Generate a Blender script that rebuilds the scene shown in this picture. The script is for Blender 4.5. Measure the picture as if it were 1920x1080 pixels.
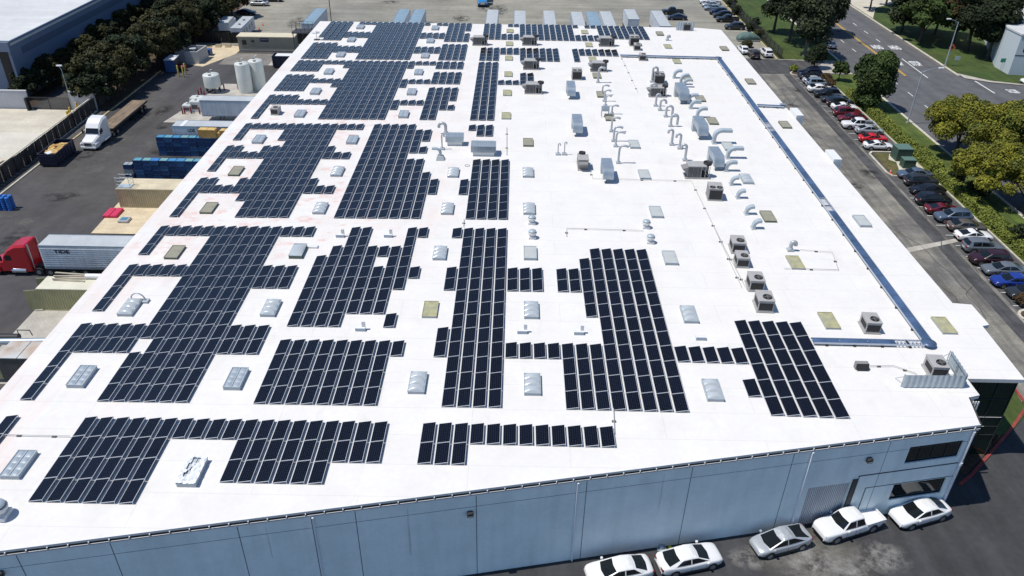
import bpy, math, random
from mathutils import Vector, Matrix
for _o in list(bpy.data.objects): bpy.data.objects.remove(_o)
SC = bpy.context.scene
COL = SC.collection
R = math.radians
random.seed(7)

# ------------------------------------------------------------------ camera, sky, sun, exposure
CAM = Vector((30.7213808, -44.3173245, 47.365222))
MR = ((0.9998454918987031, 0.00910444976097576, 0.01503666599982158),
      (-0.017574034643935175, 0.536309534857791, 0.8438383945560628),
      (0.00038162307855815856, 0.8439722695771287, -0.5363866726053661))
FPX = 1468.0
cam_d = bpy.data.cameras.new('camera')
cam = bpy.data.objects.new('camera', cam_d)
COL.objects.link(cam)
cam_d.sensor_width = 36.0
cam_d.lens = FPX / 1920 * 36.0
cam_d.clip_start = 0.5
cam_d.clip_end = 3000
cam.matrix_world = Matrix(((MR[0][0], MR[1][0], -MR[2][0], CAM.x), (MR[0][1], MR[1][1], -MR[2][1], CAM.y),
                           (MR[0][2], MR[1][2], -MR[2][2], CAM.z), (0, 0, 0, 1)))
SC.camera = cam
SUN_EL, SUN_AZ = 65.0, 9.0          # shadows fall towards +X, turned 9 degrees to +Y
sdir = Vector((-math.cos(R(SUN_EL)) * math.cos(R(SUN_AZ)), -math.cos(R(SUN_EL)) * math.sin(R(SUN_AZ)), math.sin(R(SUN_EL))))
W = bpy.data.worlds.new('World')
SC.world = W
W.use_nodes = True
nt = W.node_tree
sky = nt.nodes.new('ShaderNodeTexSky')
sky.sky_type = 'NISHITA'
sky.sun_disc = False
sky.sun_elevation = R(SUN_EL)
sky.sun_rotation = math.atan2(sdir.x, sdir.y)
sky.air_density = 1.0
sky.dust_density = 0.05
sky.ozone_density = 8.0
bg = nt.nodes['Background']
bg.inputs['Strength'].default_value = 0.108
nt.links.new(sky.outputs[0], bg.inputs[0])
sun_d = bpy.data.lights.new('sun', 'SUN')
sun_d.energy = 4.4
sun_d.angle = R(0.5)
sun_d.color = (1.0, 0.965, 0.90)
sun = bpy.data.objects.new('sun', sun_d)
sun.rotation_euler = (-sdir).to_track_quat('-Z', 'Y').to_euler()
sun.location = (0, 0, 90)
COL.objects.link(sun)
SC.view_settings.view_transform = 'Standard'
SC.view_settings.look = 'None'
SC.view_settings.exposure = 0.0
SC.view_settings.gamma = 1.0
SC.render.engine = 'CYCLES'
SC.cycles.use_denoising = True
SC.cycles.max_bounces = 6

# ------------------------------------------------------------------ helpers
def at(px, py, z=0.0):
    """a point of the place at height z, from where it stands in the survey photo"""
    a, b = (px - 960) / FPX, -(py - 540) / FPX
    d = Vector([a * MR[0][k] + b * MR[1][k] + MR[2][k] for k in range(3)])
    return CAM + d * ((z - CAM.z) / d.z)

def tag(o, label=None, cat=None, group=None, kind=None):
    if label: o['label'] = label
    if cat: o['category'] = cat
    if group: o['group'] = group
    if kind: o['kind'] = kind
    return o

def thing(name, label, cat, loc=(0, 0, 0), rotz=0.0, group=None):
    o = bpy.data.objects.new(name, None)
    o.empty_display_size = 0.3
    COL.objects.link(o)
    o.location = loc
    o.rotation_euler = (0, 0, rotz)
    return tag(o, label, cat, group)

def dup(o, parent=None):
    c = o.copy()
    COL.objects.link(c)
    c.parent = parent
    for ch in KIDS.get(o.name, []): KIDS.setdefault(c.name, []).append(dup(ch, c))
    return c
KIDS = {}

MATS = {}
def mat(name, col, rough=0.7, metal=0.0, noise=None, streak=None, coat=0.0, spec=0.5, bump=None, col2=None, island=0.0, trans=0.0):
    """procedural material: base colour varied by noise (scale, amount), streaks (scale xyz, amount), per-island tint"""
    if name in MATS: return MATS[name]
    m = bpy.data.materials.new(name)
    MATS[name] = m
    m.use_nodes = True
    t = m.node_tree
    p = t.nodes['Principled BSDF']
    p.inputs['Roughness'].default_value = rough
    p.inputs['Metallic'].default_value = metal
    p.inputs['Specular IOR Level'].default_value = spec
    if coat:
        p.inputs['Coat Weight'].default_value = coat
        p.inputs['Coat Roughness'].default_value = 0.16
    if trans: p.inputs['Transmission Weight'].default_value = trans
    rgb = t.nodes.new('ShaderNodeRGB')
    rgb.outputs[0].default_value = (*col, 1)
    out = rgb.outputs[0]
    tc = t.nodes.new('ShaderNodeTexCoord')
    def mixmul(src, fac_socket, lo, hi):
        mr = t.nodes.new('ShaderNodeMapRange')
        mr.inputs[1].default_value, mr.inputs[2].default_value = 0.3, 0.7
        mr.inputs[3].default_value, mr.inputs[4].default_value = lo, hi
        t.links.new(fac_socket, mr.inputs[0])
        vm = t.nodes.new('ShaderNodeVectorMath')
        vm.operation = 'SCALE'
        t.links.new(src, vm.inputs[0])
        t.links.new(mr.outputs[0], vm.inputs['Scale'])
        return vm.outputs[0]
    if col2:
        n = t.nodes.new('ShaderNodeTexNoise')
        n.inputs['Scale'].default_value = (noise or (1, 0))[0] * 0.37
        n.inputs['Detail'].default_value = 4
        t.links.new(tc.outputs['Object'], n.inputs['Vector'])
        mx = t.nodes.new('ShaderNodeMix')
        mx.data_type = 'RGBA'
        mr = t.nodes.new('ShaderNodeMapRange')
        mr.inputs[1].default_value, mr.inputs[2].default_value = 0.42, 0.62
        t.links.new(n.outputs[0], mr.inputs[0])
        t.links.new(mr.outputs[0], mx.inputs[0])
        t.links.new(out, mx.inputs[6])
        mx.inputs[7].default_value = (*col2, 1)
        out = mx.outputs[2]
    if noise:
        for k, sc in enumerate((noise[0], noise[0] * 7.3)):
            n = t.nodes.new('ShaderNodeTexNoise')
            n.inputs['Scale'].default_value = sc
            n.inputs['Detail'].default_value = 6
            t.links.new(tc.outputs['Object'], n.inputs['Vector'])
            a = noise[1] * (1.0 if k == 0 else 0.6)
            out = mixmul(out, n.outputs[0], 1 - a, 1 + a)
    if streak:
        mp = t.nodes.new('ShaderNodeMapping')
        mp.inputs['Scale'].default_value = streak[0]
        t.links.new(tc.outputs['Object'], mp.inputs[0])
        n = t.nodes.new('ShaderNodeTexNoise')
        n.inputs['Scale'].default_value = 1.0
        n.inputs['Detail'].default_value = 5
        t.links.new(mp.outputs[0], n.inputs['Vector'])
        out = mixmul(out, n.outputs[0], 1 - streak[1], 1 + streak[1])
    if island:
        g = t.nodes.new('ShaderNodeNewGeometry')
        mr = t.nodes.new('ShaderNodeMapRange')
        mr.inputs[3].default_value, mr.inputs[4].default_value = 1 - island, 1 + island
        t.links.new(g.outputs['Random Per Island'], mr.inputs[0])
        vm = t.nodes.new('ShaderNodeVectorMath')
        vm.operation = 'SCALE'
        t.links.new(out, vm.inputs[0])
        t.links.new(mr.outputs[0], vm.inputs['Scale'])
        out = vm.outputs[0]
    t.links.new(out, p.inputs['Base Color'])
    if bump:
        n = t.nodes.new('ShaderNodeTexNoise')
        n.inputs['Scale'].default_value = bump[0]
        n.inputs['Detail'].default_value = 4
        t.links.new(tc.outputs['Object'], n.inputs['Vector'])
        b = t.nodes.new('ShaderNodeBump')
        b.inputs['Strength'].default_value = bump[1]
        b.inputs['Distance'].default_value = 0.05
        t.links.new(n.outputs[0], b.inputs['Height'])
        t.links.new(b.outputs[0], p.inputs['Normal'])
    return m

class MB:
    """collects shapes and links them as ONE mesh object"""
    def __init__(s): s.v, s.f, s.m, s.uv, s.sm = [], [], [], {}, []
    def face(s, pts, m=0, uv=None, smooth=False):
        b = len(s.v)
        s.v += [tuple(p) for p in pts]
        s.f.append(tuple(range(b, b + len(pts))))
        s.m.append(m)
        s.sm.append(smooth)
        if uv: s.uv[len(s.f) - 1] = uv
    def idx(s, verts, faces, m=0, smooth=False):
        b = len(s.v)
        s.v += [tuple(p) for p in verts]
        for f in faces:
            s.f.append(tuple(b + i for i in f))
            s.m.append(m)
            s.sm.append(smooth)
        return s
    def box(s, c, d, m=0, rz=0.0, top=None):
        hx, hy, hz = d[0] / 2, d[1] / 2, d[2] / 2
        tx, ty = (hx, hy) if top is None else (top[0] / 2, top[1] / 2)
        cs, sn = math.cos(rz), math.sin(rz)
        P = [(-hx, -hy, -hz), (hx, -hy, -hz), (hx, hy, -hz), (-hx, hy, -hz), (-tx, -ty, hz), (tx, -ty, hz), (tx, ty, hz), (-tx, ty, hz)]
        P = [(c[0] + x * cs - y * sn, c[1] + x * sn + y * cs, c[2] + z) for x, y, z in P]
        return s.idx(P, [(0, 3, 2, 1), (4, 5, 6, 7), (0, 1, 5, 4), (1, 2, 6, 5), (2, 3, 7, 6), (3, 0, 4, 7)], m)
    def bb(s, x0, x1, y0, y1, z0, z1, m=0): return s.box(((x0 + x1) / 2, (y0 + y1) / 2, (z0 + z1) / 2), (x1 - x0, y1 - y0, z1 - z0), m)
    def bevelbox(s, x0, x1, y0, y1, z0, z1, b, m=0):
        """box with chamfered vertical and top edges"""
        def ring(i, z): return [(x0 + i + b, y0 + i, z), (x1 - i - b, y0 + i, z), (x1 - i, y0 + i + b, z), (x1 - i, y1 - i - b, z), (x1 - i - b, y1 - i, z), (x0 + i + b, y1 - i, z), (x0 + i, y1 - i - b, z), (x0 + i, y0 + i + b, z)]
        s.loft([ring(0, z0), ring(0, z1 - b), ring(b * 0.6, z1)], m, caps=True, smooth=False)
        return s
    def loft(s, rings, m=0, caps=True, smooth=True, closed=True):
        n = len(rings[0])
        V = [p for r in rings for p in r]
        F = []
        for k in range(len(rings) - 1):
            for i in range(n if closed else n - 1):
                j = (i + 1) % n
                F.append((k * n + i, k * n + j, (k + 1) * n + j, (k + 1) * n + i))
        s.idx(V, F, m, smooth)
        if caps and closed:
            s.face(list(reversed(rings[0])), m)
            s.face(rings[-1], m)
        return s
    def cyl(s, p0, p1, r0, r1=None, n=12, m=0, smooth=True):
        r1 = r0 if r1 is None else r1
        p0, p1 = Vector(p0), Vector(p1)
        d = (p1 - p0).normalized()
        u = d.orthogonal().normalized()
        w = d.cross(u)
        rg = lambda c, r: [c + (u * math.cos(2 * math.pi * i / n) + w * math.sin(2 * math.pi * i / n)) * r for i in range(n)]
        return s.loft([rg(p0, r0), rg(p1, r1)], m, True, smooth)
    def tube(s, path, r, n=8, m=0):
        pts = [Vector(p) for p in path]
        rings = []
        u = None
        for i, p in enumerate(pts):
            d = (pts[min(i + 1, len(pts) - 1)] - pts[max(i - 1, 0)]).normalized()
            if u is None: u = d.orthogonal().normalized()
            u = (u - d * u.dot(d)).normalized()
            w = d.cross(u)
            rr = r[i] if isinstance(r, (list, tuple)) else r
            rings.append([p + (u * math.cos(2 * math.pi * k / n) + w * math.sin(2 * math.pi * k / n)) * rr for k in range(n)])
        return s.loft(rings, m, True, True)
    def lathe(s, prof, c=(0, 0, 0), n=20, m=0):
        return s.loft([[(c[0] + r * math.cos(2 * math.pi * i / n), c[1] + r * math.sin(2 * math.pi * i / n), c[2] + z) for i in range(n)] for r, z in prof], m, True, True)
    def prism(s, poly, z0, z1, m=0, mtop=None):
        n = len(poly)
        s.face([(x, y, z1) for x, y in poly], m if mtop is None else mtop)
        s.face([(x, y, z0) for x, y in reversed(poly)], m)
        for i in range(n):
            (x0, y0), (x1, y1) = poly[i], poly[(i + 1) % n]
            s.face([(x0, y0, z0), (x1, y1, z0), (x1, y1, z1), (x0, y0, z1)], m)
        return s
    def build(s, name, mats, parent=None, loc=None, rotz=0.0):
        me = bpy.data.meshes.new(name)
        me.from_pydata(s.v, [], s.f)
        if not isinstance(mats, (list, tuple)): mats = [mats]
        for x in mats: me.materials.append(x)
        me.polygons.foreach_set('material_index', s.m)
        me.polygons.foreach_set('use_smooth', s.sm)
        if s.uv:
            ul = me.uv_layers.new(name='UVMap')
            for fi, uv in s.uv.items():
                for k, li in enumerate(me.polygons[fi].loop_indices): ul.data[li].uv = uv[k]
        me.update()
        o = bpy.data.objects.new(name, me)
        COL.objects.link(o)
        if parent is not None:
            o.parent = parent
            KIDS.setdefault(parent.name, []).append(o)
        if loc is not None: o.location = loc
        if rotz: o.rotation_euler = (0, 0, rotz)
        return o

def text_mesh(txt, name, m, parent, size, matrix, sx=1.0):
    cu = bpy.data.curves.new(name, 'FONT')
    cu.body = txt
    cu.size = size
    cu.offset = 0.04 * size
    cu.align_x, cu.align_y = 'CENTER', 'CENTER'
    tmp = bpy.data.objects.new(name + '_tmp', cu)
    COL.objects.link(tmp)
    bpy.context.view_layer.update()
    me = bpy.data.meshes.new_from_object(tmp.evaluated_get(bpy.context.evaluated_depsgraph_get()))
    bpy.data.objects.remove(tmp)
    bpy.data.curves.remove(cu)
    me.materials.clear()
    me.materials.append(m)
    o = bpy.data.objects.new(name, me)
    COL.objects.link(o)
    if parent is not None:
        o.parent = parent
        KIDS.setdefault(parent.name, []).append(o)
    o.matrix_local = matrix @ Matrix.Diagonal((sx, 1, 1, 1))
    return o

def frame_matrix(o, x, y):
    """matrix with origin o, x axis, y axis (unit vectors)"""
    x, y = Vector(x).normalized(), Vector(y).normalized()
    z = x.cross(y)
    return Matrix(((x.x, y.x, z.x, o[0]), (x.y, y.y, z.y, o[1]), (x.z, y.z, z.z, o[2]), (0, 0, 0, 1)))

ORD = ['first', 'second', 'third', 'fourth', 'fifth', 'sixth', 'seventh', 'eighth', 'ninth', 'tenth', 'eleventh', 'twelfth', 'thirteenth', 'fourteenth', 'fifteenth', 'sixteenth', 'seventeenth', 'eighteenth', 'nineteenth', 'twentieth']
# ------------------------------------------------------------------ materials
M_ASPH = mat('asphalt_dark', (0.042, 0.042, 0.044), 0.9, noise=(0.25, 0.22), streak=((0.9, 0.06, 1), 0.22), bump=(9, 0.3))
M_ASPH_YARD = mat('asphalt_yard', (0.060, 0.058, 0.062), 0.9, noise=(0.12, 0.2), streak=((0.25, 0.05, 1), 0.25), col2=(0.070, 0.064, 0.058), bump=(9, 0.3))
M_ASPH_LOT = mat('asphalt_worn', (0.135, 0.128, 0.116), 0.92, noise=(0.5, 0.25), streak=((1.1, 0.05, 1), 0.35), col2=(0.20, 0.186, 0.155), bump=(7, 0.4))
M_ASPH_OLD = mat('asphalt_patch', (0.062, 0.061, 0.062), 0.92, noise=(0.6, 0.3), streak=((1.4, 0.08, 1), 0.3), bump=(7, 0.4))
M_ROAD = mat('asphalt_street', (0.098, 0.098, 0.102), 0.9, noise=(0.4, 0.15), streak=((0.5, 0.03, 1), 0.16), bump=(8, 0.3))
M_BACK = mat('asphalt_bleached', (0.265, 0.25, 0.205), 0.95, noise=(0.12, 0.16), streak=((0.04, 0.5, 1), 0.14), col2=(0.215, 0.205, 0.175), bump=(5, 0.3))
M_CONC = mat('concrete_pale', (0.52, 0.475, 0.385), 0.9, noise=(0.25, 0.12), streak=((0.06, 0.5, 1), 0.08), bump=(6, 0.2))
M_CONC_G = mat('concrete_grey', (0.40, 0.37, 0.32), 0.9, noise=(0.6, 0.18), bump=(6, 0.2))
M_TAN = mat('concrete_tan', (0.56, 0.46, 0.31), 0.9, noise=(0.5, 0.12), streak=((0.3, 1.5, 1), 0.08), bump=(6, 0.2))
M_KERB = mat('kerb_concrete', (0.50, 0.46, 0.38), 0.9, noise=(1.2, 0.2))
M_KERB_Y = mat('kerb_yellow_grey', (0.46, 0.38, 0.22), 0.9, noise=(1.2, 0.2))
M_KERB_R = mat('kerb_red', (0.26, 0.045, 0.035), 0.85, noise=(1.5, 0.3))
M_LAWN = mat('lawn', (0.036, 0.066, 0.009), 0.95, noise=(0.35, 0.25), streak=((1.3, 0.12, 1), 0.2), col2=(0.052, 0.076, 0.011), bump=(30, 0.8))
M_VERGE = mat('verge_grass', (0.066, 0.100, 0.013), 0.95, noise=(0.5, 0.25), streak=((1.3, 0.12, 1), 0.2), col2=(0.085, 0.108, 0.018), bump=(30, 0.8))
M_SOIL = mat('soil', (0.075, 0.048, 0.028), 0.95, noise=(2, 0.35), bump=(10, 0.8))
M_PAINT_W = mat('road_paint_white', (0.62, 0.62, 0.60), 0.8, noise=(3, 0.15))
M_PAINT_Y = mat('road_paint_yellow', (0.62, 0.36, 0.03), 0.8, noise=(3, 0.15))
M_STAIN = mat('bleached_stain', (0.30, 0.29, 0.27), 0.95, noise=(1.2, 0.5))

def sheet(name, poly, z, m, kind='structure'):
    b = MB()
    b.face([(x, y, z) for x, y in poly])
    o = b.build(name, m)
    return tag(o, kind=kind)
def rect(x0, x1, y0, y1): return [(x0, y0), (x1, y0), (x1, y1), (x0, y1)]

# ------------------------------------------------------------------ ground, roads, lots
sheet('ground', rect(-700, 800, -300, 900), 0.0, mat('ground', (0.10, 0.095, 0.085), 0.95, noise=(0.05, 0.3)))
sheet('back_lot', rect(-57, 86.5, 118, 260), 0.004, M_BACK)
sheet('yard_pavement', [(-41, -80), (-7, -80), (-7, 126), (-30, 126), (-36, 112), (-39.6, 108), (-39.6, 40), (-41, 20)], 0.008, M_ASPH_YARD)
sheet('yard_pavement', rect(-130, -41, -80, 54), 0.008, M_ASPH_YARD)
sheet('front_pavement', rect(-7, 200, -80, 12), 0.008, M_ASPH)
sheet('back_lot_apron', rect(-29, 72, 112, 120), 0.012, mat('asphalt_apron', (0.20, 0.185, 0.165), 0.93, noise=(0.3, 0.2), streak=((0.05, 0.6, 1), 0.15)))
sheet('side_lot', rect(70, 87.5, 12, 120), 0.012, M_ASPH_LOT)
sheet('parking_bays', [(86.2, 12), (92.6, 12), (92.6, 112), (86.2, 112)], 0.016, mat('asphalt_bay', (0.078, 0.076, 0.076), 0.92, noise=(0.8, 0.25), bump=(7, 0.4)))
sheet('side_lot_strip', [(73, 13), (78.6, 13), (78.2, 40), (77.2, 66), (77.6, 92), (76.5, 112), (73, 112)], 0.016, M_ASPH_OLD)
sheet('side_lot_strip', [(83.6, 13), (85.6, 13), (86.0, 112), (84.6, 112)], 0.016, M_ASPH_OLD)
sheet('driveway', [(72, 112), (99, 112.5), (99, 121.4), (72, 123.5)], 0.020, M_ASPH_OLD)
sheet('driveway_apron', [(93.0, 113.4), (98.9, 112.9), (98.9, 121.2), (95.8, 121.0), (93.6, 118.5)], 0.024, M_CONC_G)
# concrete gutter crossing the side lot
b = MB()
b.face([(72, 37.0, .020), (79.5, 39.9, .020), (87.2, 43.0, .020), (87.2, 43.8, .020), (79.5, 41.0, .020), (72, 38.2, .020)])
tag(b.build('concrete_gutter_path', M_CONC_G), kind='structure')
# street
sheet('street', rect(99.2, 120.3, 20, 420), 0.008, M_ROAD)
sheet('side_street', [(120.3, 95.9), (200, 92.5), (200, 105), (130, 107.6), (125, 109.0), (120.3, 111.5)], 0.012, M_ROAD)
def strip(name, x0, x1, y0, y1, z, m): return sheet(name, rect(x0, x1, y0, y1), z, m)
def kerb(name, pts, w=0.35, h=0.13, m=None):
    b = MB()
    for (x0, y0), (x1, y1) in zip(pts, pts[1:]):
        d = Vector((x1 - x0, y1 - y0, 0)); L = d.length; d.normalize(); n = Vector((-d.y, d.x, 0)) * w / 2
        b.prism([(x0 - n.x, y0 - n.y), (x1 - n.x, y1 - n.y), (x1 + n.x, y1 + n.y), (x0 + n.x, y0 + n.y)], 0.0, h)
    return tag(b.build(name, m or M_KERB), kind='structure')
kerb('street_kerb', [(99.2, 20), (99.2, 112.6)], 0.5)
kerb('street_kerb', [(99.2, 121.4), (99.2, 420)], 0.5)
kerb('street_kerb', [(120.3, 113.0), (120.3, 420)], 0.5)
kerb('street_kerb', [(120.3, 20), (120.3, 94.5)], 0.5)
kerb('street_kerb', [(121.2, 112.2), (124.8, 109.6), (130, 108.0), (150, 107), (200, 105.4)], 0.3)
kerb('street_kerb', [(121.6, 94.0), (124, 92.6), (126, 88), (127, 80), (127, 40)], 0.3)
strip('road_edge_line', 119.4, 119.5, 114, 420, 0.012, mat('faded_yellow', (0.26, 0.19, 0.08), 0.9))
b = MB()
for x in (109.2, 109.52): b.face([(x - .09, 112.5, .012), (x + .09, 112.5, .012), (x + .8, 200, .012), (x + .62, 200, .012)])
tag(b.build('road_centre_line', M_PAINT_Y), kind='structure')
b = MB()
for y in (160.3, 152.8, 145.3, 137.9): b.bb(114.0, 114.2, y, y + 2.6, .009, .013)
for y in (168, 176): b.bb(114.3, 114.6, y, y + 2.6, .009, .013)
b.face([(113.2, 111.4, .012), (113.45, 111.4, .012), (113.75, 124.7, .012), (113.5, 124.7, .012)])
for y in (136.9, 129.5, 107.0, 99.8, 92.4, 122, 85, 77): b.bb(105.4, 105.58, y, y + 2.4, .009, .013)
b.face([(122.0, 102.4, .016), (122.3, 102.4, .016), (122.2, 109.9, .016), (121.9, 109.9, .016)])
tag(b.build('road_lane_marking', M_PAINT_W), kind='structure')
for word, x, y in (('AHEAD', 111.7, 133.5), ('AHEAD', 115.6, 133.3), ('STOP', 111.3, 121.2), ('STOP', 115.1, 121.1)):
    t = text_mesh(word, 'road_word_marking', M_PAINT_W, None, 1.0, frame_matrix((x, y, .0135), (1, 0, 0), (0, 1, 0)) @ Matrix.Diagonal(((0.72 if word == 'AHEAD' else 0.86), 4.2, 1, 1)))
    tag(t, kind='structure')
t = text_mesh('STOP', 'road_word_marking', M_PAINT_W, None, 1.0, frame_matrix((126.2, 103.8, .0175), (0.05, -1, 0), (1, 0.05, 0)) @ Matrix.Diagonal((0.9, 2.6, 1, 1)))
tag(t, kind='structure')
# lawns and verges
sheet('lawn', rect(92.6, 97.2, 20, 112.2), 0.10, M_VERGE)
sheet('verge_lawn', rect(97.2, 98.95, 20, 112.6), 0.12, M_VERGE)
sheet('lawn', [(86.6, 122.0), (98.9, 121.6), (98.9, 420), (86.6, 420)], 0.10, M_LAWN)
sheet('lawn', [(120.6, 113.2), (124.8, 110.0), (130, 108.4), (150, 107.4), (220, 105.4), (220, 420), (120.6, 420)], 0.10, M_LAWN)
sheet('lawn', [(120.6, 20), (127, 20), (127, 80), (126, 88), (124, 92.2), (120.6, 94.4)], 0.10, M_LAWN)
sheet('lawn', [(127.3, 20), (220, 20), (220, 88), (128, 91), (126, 90)], 0.09, M_LAWN)
sheet('pavement_corner', [(120.6, 111.2), (124.6, 108.9), (130, 107.4), (130, 108.2), (125, 109.9), (120.6, 114.5)], 0.135, M_CONC_G)
sheet('pavement_corner', [(120.6, 95.9), (126.5, 95.6), (124.6, 92.6), (120.6, 94.2)], 0.135, M_CONC_G)
sheet('footpath', [(120.8, 160), (126, 172), (136, 180), (136, 186), (120.8, 180)], 0.125, M_CONC)
sheet('back_lot', [(57, 260), (86.5, 260), (86.5, 420), (-57, 420), (-57, 260)], 0.002, M_BACK)
kerb('lot_kerb', [(86.3, 122.4), (86.3, 260)], 0.3, m=M_KERB_Y)
kerb('lot_kerb', [(86.3, 122.2), (98.9, 121.5)], 0.25)
kerb('bay_kerb', [(92.5, 14), (92.5, 112)], 0.2)
# parking bay lines
b = MB()
for k in range(11):
    y = 28.3 + k * 2.72
    b.bb(86.3, 91.6, y, y + .11, .017, .021)
for k in range(14):
    y = 74.6 + k * 2.68
    b.bb(86.3, 91.6, y, y + .11, .017, .021)
tag(b.build('parking_line_marking', M_PAINT_W), kind='structure')
# tar cracks wandering along the side lot
rc = random.Random(21)
b = MB()
def crack(x, y, L, ang, w):
    p = Vector((x, y, 0)); a = ang
    for k in range(int(L / .8)):
        a += rc.gauss(0, .25); a += (ang - a) * .2
        q = p + Vector((math.cos(a), math.sin(a), 0)) * .8
        n = Vector((-math.sin(a), math.cos(a), 0)) * w * rc.uniform(.5, 1.2)
        b.face([(p.x - n.x, p.y - n.y, .031), (q.x - n.x, q.y - n.y, .031), (q.x + n.x, q.y + n.y, .031), (p.x + n.x, p.y + n.y, .031)])
        p = q
for k in range(20):
    crack(rc.uniform(72.5, 85.5), rc.uniform(16, 95), rc.uniform(6, 24), math.pi / 2 + rc.gauss(0, .12), rc.uniform(.015, .045))
for k in range(14):
    crack(rc.uniform(72.5, 80), rc.uniform(16, 105), rc.uniform(3, 9), rc.gauss(0, .4), rc.uniform(.015, .035))
for k in range(8):
    crack(rc.uniform(74, 92), rc.uniform(113, 122), rc.uniform(3, 8), rc.gauss(0, .8), rc.uniform(.015, .035))
tag(b.build('road_crack_lines', mat('tar_crack', (0.05, 0.049, 0.05), 0.9)), kind='structure')
# planted island with the green cabinets
sheet('island_lawn', [(87.0, 62.6), (92.4, 62.6), (92.4, 71.6), (87.0, 71.6)], 0.10, mat('dry_lawn', (0.075, 0.085, 0.02), 0.95, noise=(0.8, 0.3), col2=(0.13, 0.095, 0.04), bump=(30, 0.8)))
kerb('island_kerb', [(92.4, 72.1), (87.2, 72.1), (86.5, 71.2), (86.4, 64.2), (86.9, 62.9), (88.3, 62.7)], 0.3)
sheet('island_pad', [(88.6, 65.0), (92.4, 64.6), (92.4, 71.4), (89.6, 71.2), (88.6, 69.0), (89.4, 68.0)], 0.106, M_CONC)
# planted island at the aisle's end
pts = [(86.2 + 1.5 * math.cos(a) + 1.2, 26.2 + 1.3 * math.sin(a)) for a in [math.pi * 2 * k / 14 for k in range(15)]]
kerb('island_kerb', pts, 0.3)
sheet('island_soil', pts[:-1], 0.08, M_SOIL)
pts = [(86.3 + 1.3 * math.cos(a) + 1.2, 112.6 + 1.3 * math.sin(a)) for a in [math.pi * 2 * k / 14 for k in range(15)]]
kerb('island_kerb', pts, 0.25)
sheet('island_soil', pts[:-1], 0.08, M_SOIL)
# bed and lawn by the glass corner
sheet('corner_lawn', [(72.2, 7.0), (75.0, 7.6), (78.2, 10.6), (78.6, 14.5), (72.2, 14.5)], 0.10, M_LAWN)
kerb('corner_kerb', [(78.8, 16), (78.6, 11.4), (75.2, 8.0), (69.0, 2.4), (67.6, 1.4)], 0.24, m=M_KERB_R)
sheet('corner_bed_soil', [(66.8, 2.0), (68.8, 2.6), (74.9, 8.0), (72.0, 7.2), (66.8, 4.0)], 0.09, M_SOIL)
# stains on the front pavement
def blob(name, cx, cy, rx, ry, z, m, seed):
    rnd = random.Random(seed)
    n = 26
    b = MB()
    b.face([(cx + rx * (0.75 + 0.5 * rnd.random()) * math.cos(2 * math.pi * k / n), cy + ry * (0.75 + 0.5 * rnd.random()) * math.sin(2 * math.pi * k / n), z) for k in range(n)])
    return tag(b.build(name, m), kind='structure')
def stain_mat(name, col, thr, scale):
    m = bpy.data.materials.new(name)
    m.use_nodes = True
    t = m.node_tree
    p = t.nodes['Principled BSDF']
    p.inputs['Base Color'].default_value = (*col, 1)
    p.inputs['Roughness'].default_value = 0.95
    tc = t.nodes.new('ShaderNodeTexCoord')
    n = t.nodes.new('ShaderNodeTexNoise')
    n.inputs['Scale'].default_value = scale
    n.inputs['Detail'].default_value = 9
    n.inputs['Roughness'].default_value = 0.72
    t.links.new(tc.outputs['Object'], n.inputs['Vector'])
    mr = t.nodes.new('ShaderNodeMapRange')
    mr.inputs[1].default_value, mr.inputs[2].default_value = thr, thr + 0.17
    mr.inputs[4].default_value = 0.75
    t.links.new(n.outputs[0], mr.inputs[0])
    ln = t.nodes.new('ShaderNodeVectorMath'); ln.operation = 'LENGTH'
    mp = t.nodes.new('ShaderNodeMapping')
    t.links.new(tc.outputs['Generated'], mp.inputs[0])
    mp.inputs['Location'].default_value = (-1, -1, 0)
    mp.inputs['Scale'].default_value = (2, 2, 0)
    t.links.new(mp.outputs[0], ln.inputs[0])
    m2 = t.nodes.new('ShaderNodeMapRange')
    m2.inputs[1].default_value, m2.inputs[2].default_value = 1.0, 0.35
    t.links.new(ln.outputs['Value'], m2.inputs[0])
    mu = t.nodes.new('ShaderNodeMath'); mu.operation = 'MULTIPLY'
    t.links.new(mr.outputs[0], mu.inputs[0]); t.links.new(m2.outputs[0], mu.inputs[1])
    t.links.new(mu.outputs[0], p.inputs['Alpha'])
    return m
SM = stain_mat('chalky_stain', (0.30, 0.29, 0.27), 0.42, 0.9)
SM2 = stain_mat('sandy_stain', (0.17, 0.16, 0.135), 0.36, 0.5)
blob('pavement_stain_surface', 53.6, -6.6, 4.6, 3.6, 0.013, SM2, 3)
p = at(1660, 1045); blob('pavement_stain_surface', p.x, p.y, 2.4, 1.5, 0.017, SM, 4)
p = at(1585, 1060); blob('pavement_stain_surface', p.x, p.y, 2.0, 1.3, 0.021, SM, 5)
p = at(1405, 1045); blob('pavement_stain_surface', p.x, p.y, 1.6, 1.1, 0.025, SM, 6)
p = at(1520, 1050); blob('pavement_stain_surface', p.x, p.y, 3.4, 2.0, 0.029, SM, 8)
DK = stain_mat('oily_stain', (0.018, 0.018, 0.019), 0.44, 0.8)
LT_ = stain_mat('dusty_stain', (0.13, 0.125, 0.115), 0.44, 0.35)
rs = random.Random(14)
zz = [0.0332]
def spots(n, x0, x1, y0, y1, r0, r1, m):
    for k in range(n):
        zz[0] += .0006
        blob('pavement_stain_surface', rs.uniform(x0, x1), rs.uniform(y0, y1), rs.uniform(r0, r1), rs.uniform(r0, r1) * rs.uniform(.5, 2.2), zz[0], m, 50 + k)
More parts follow.
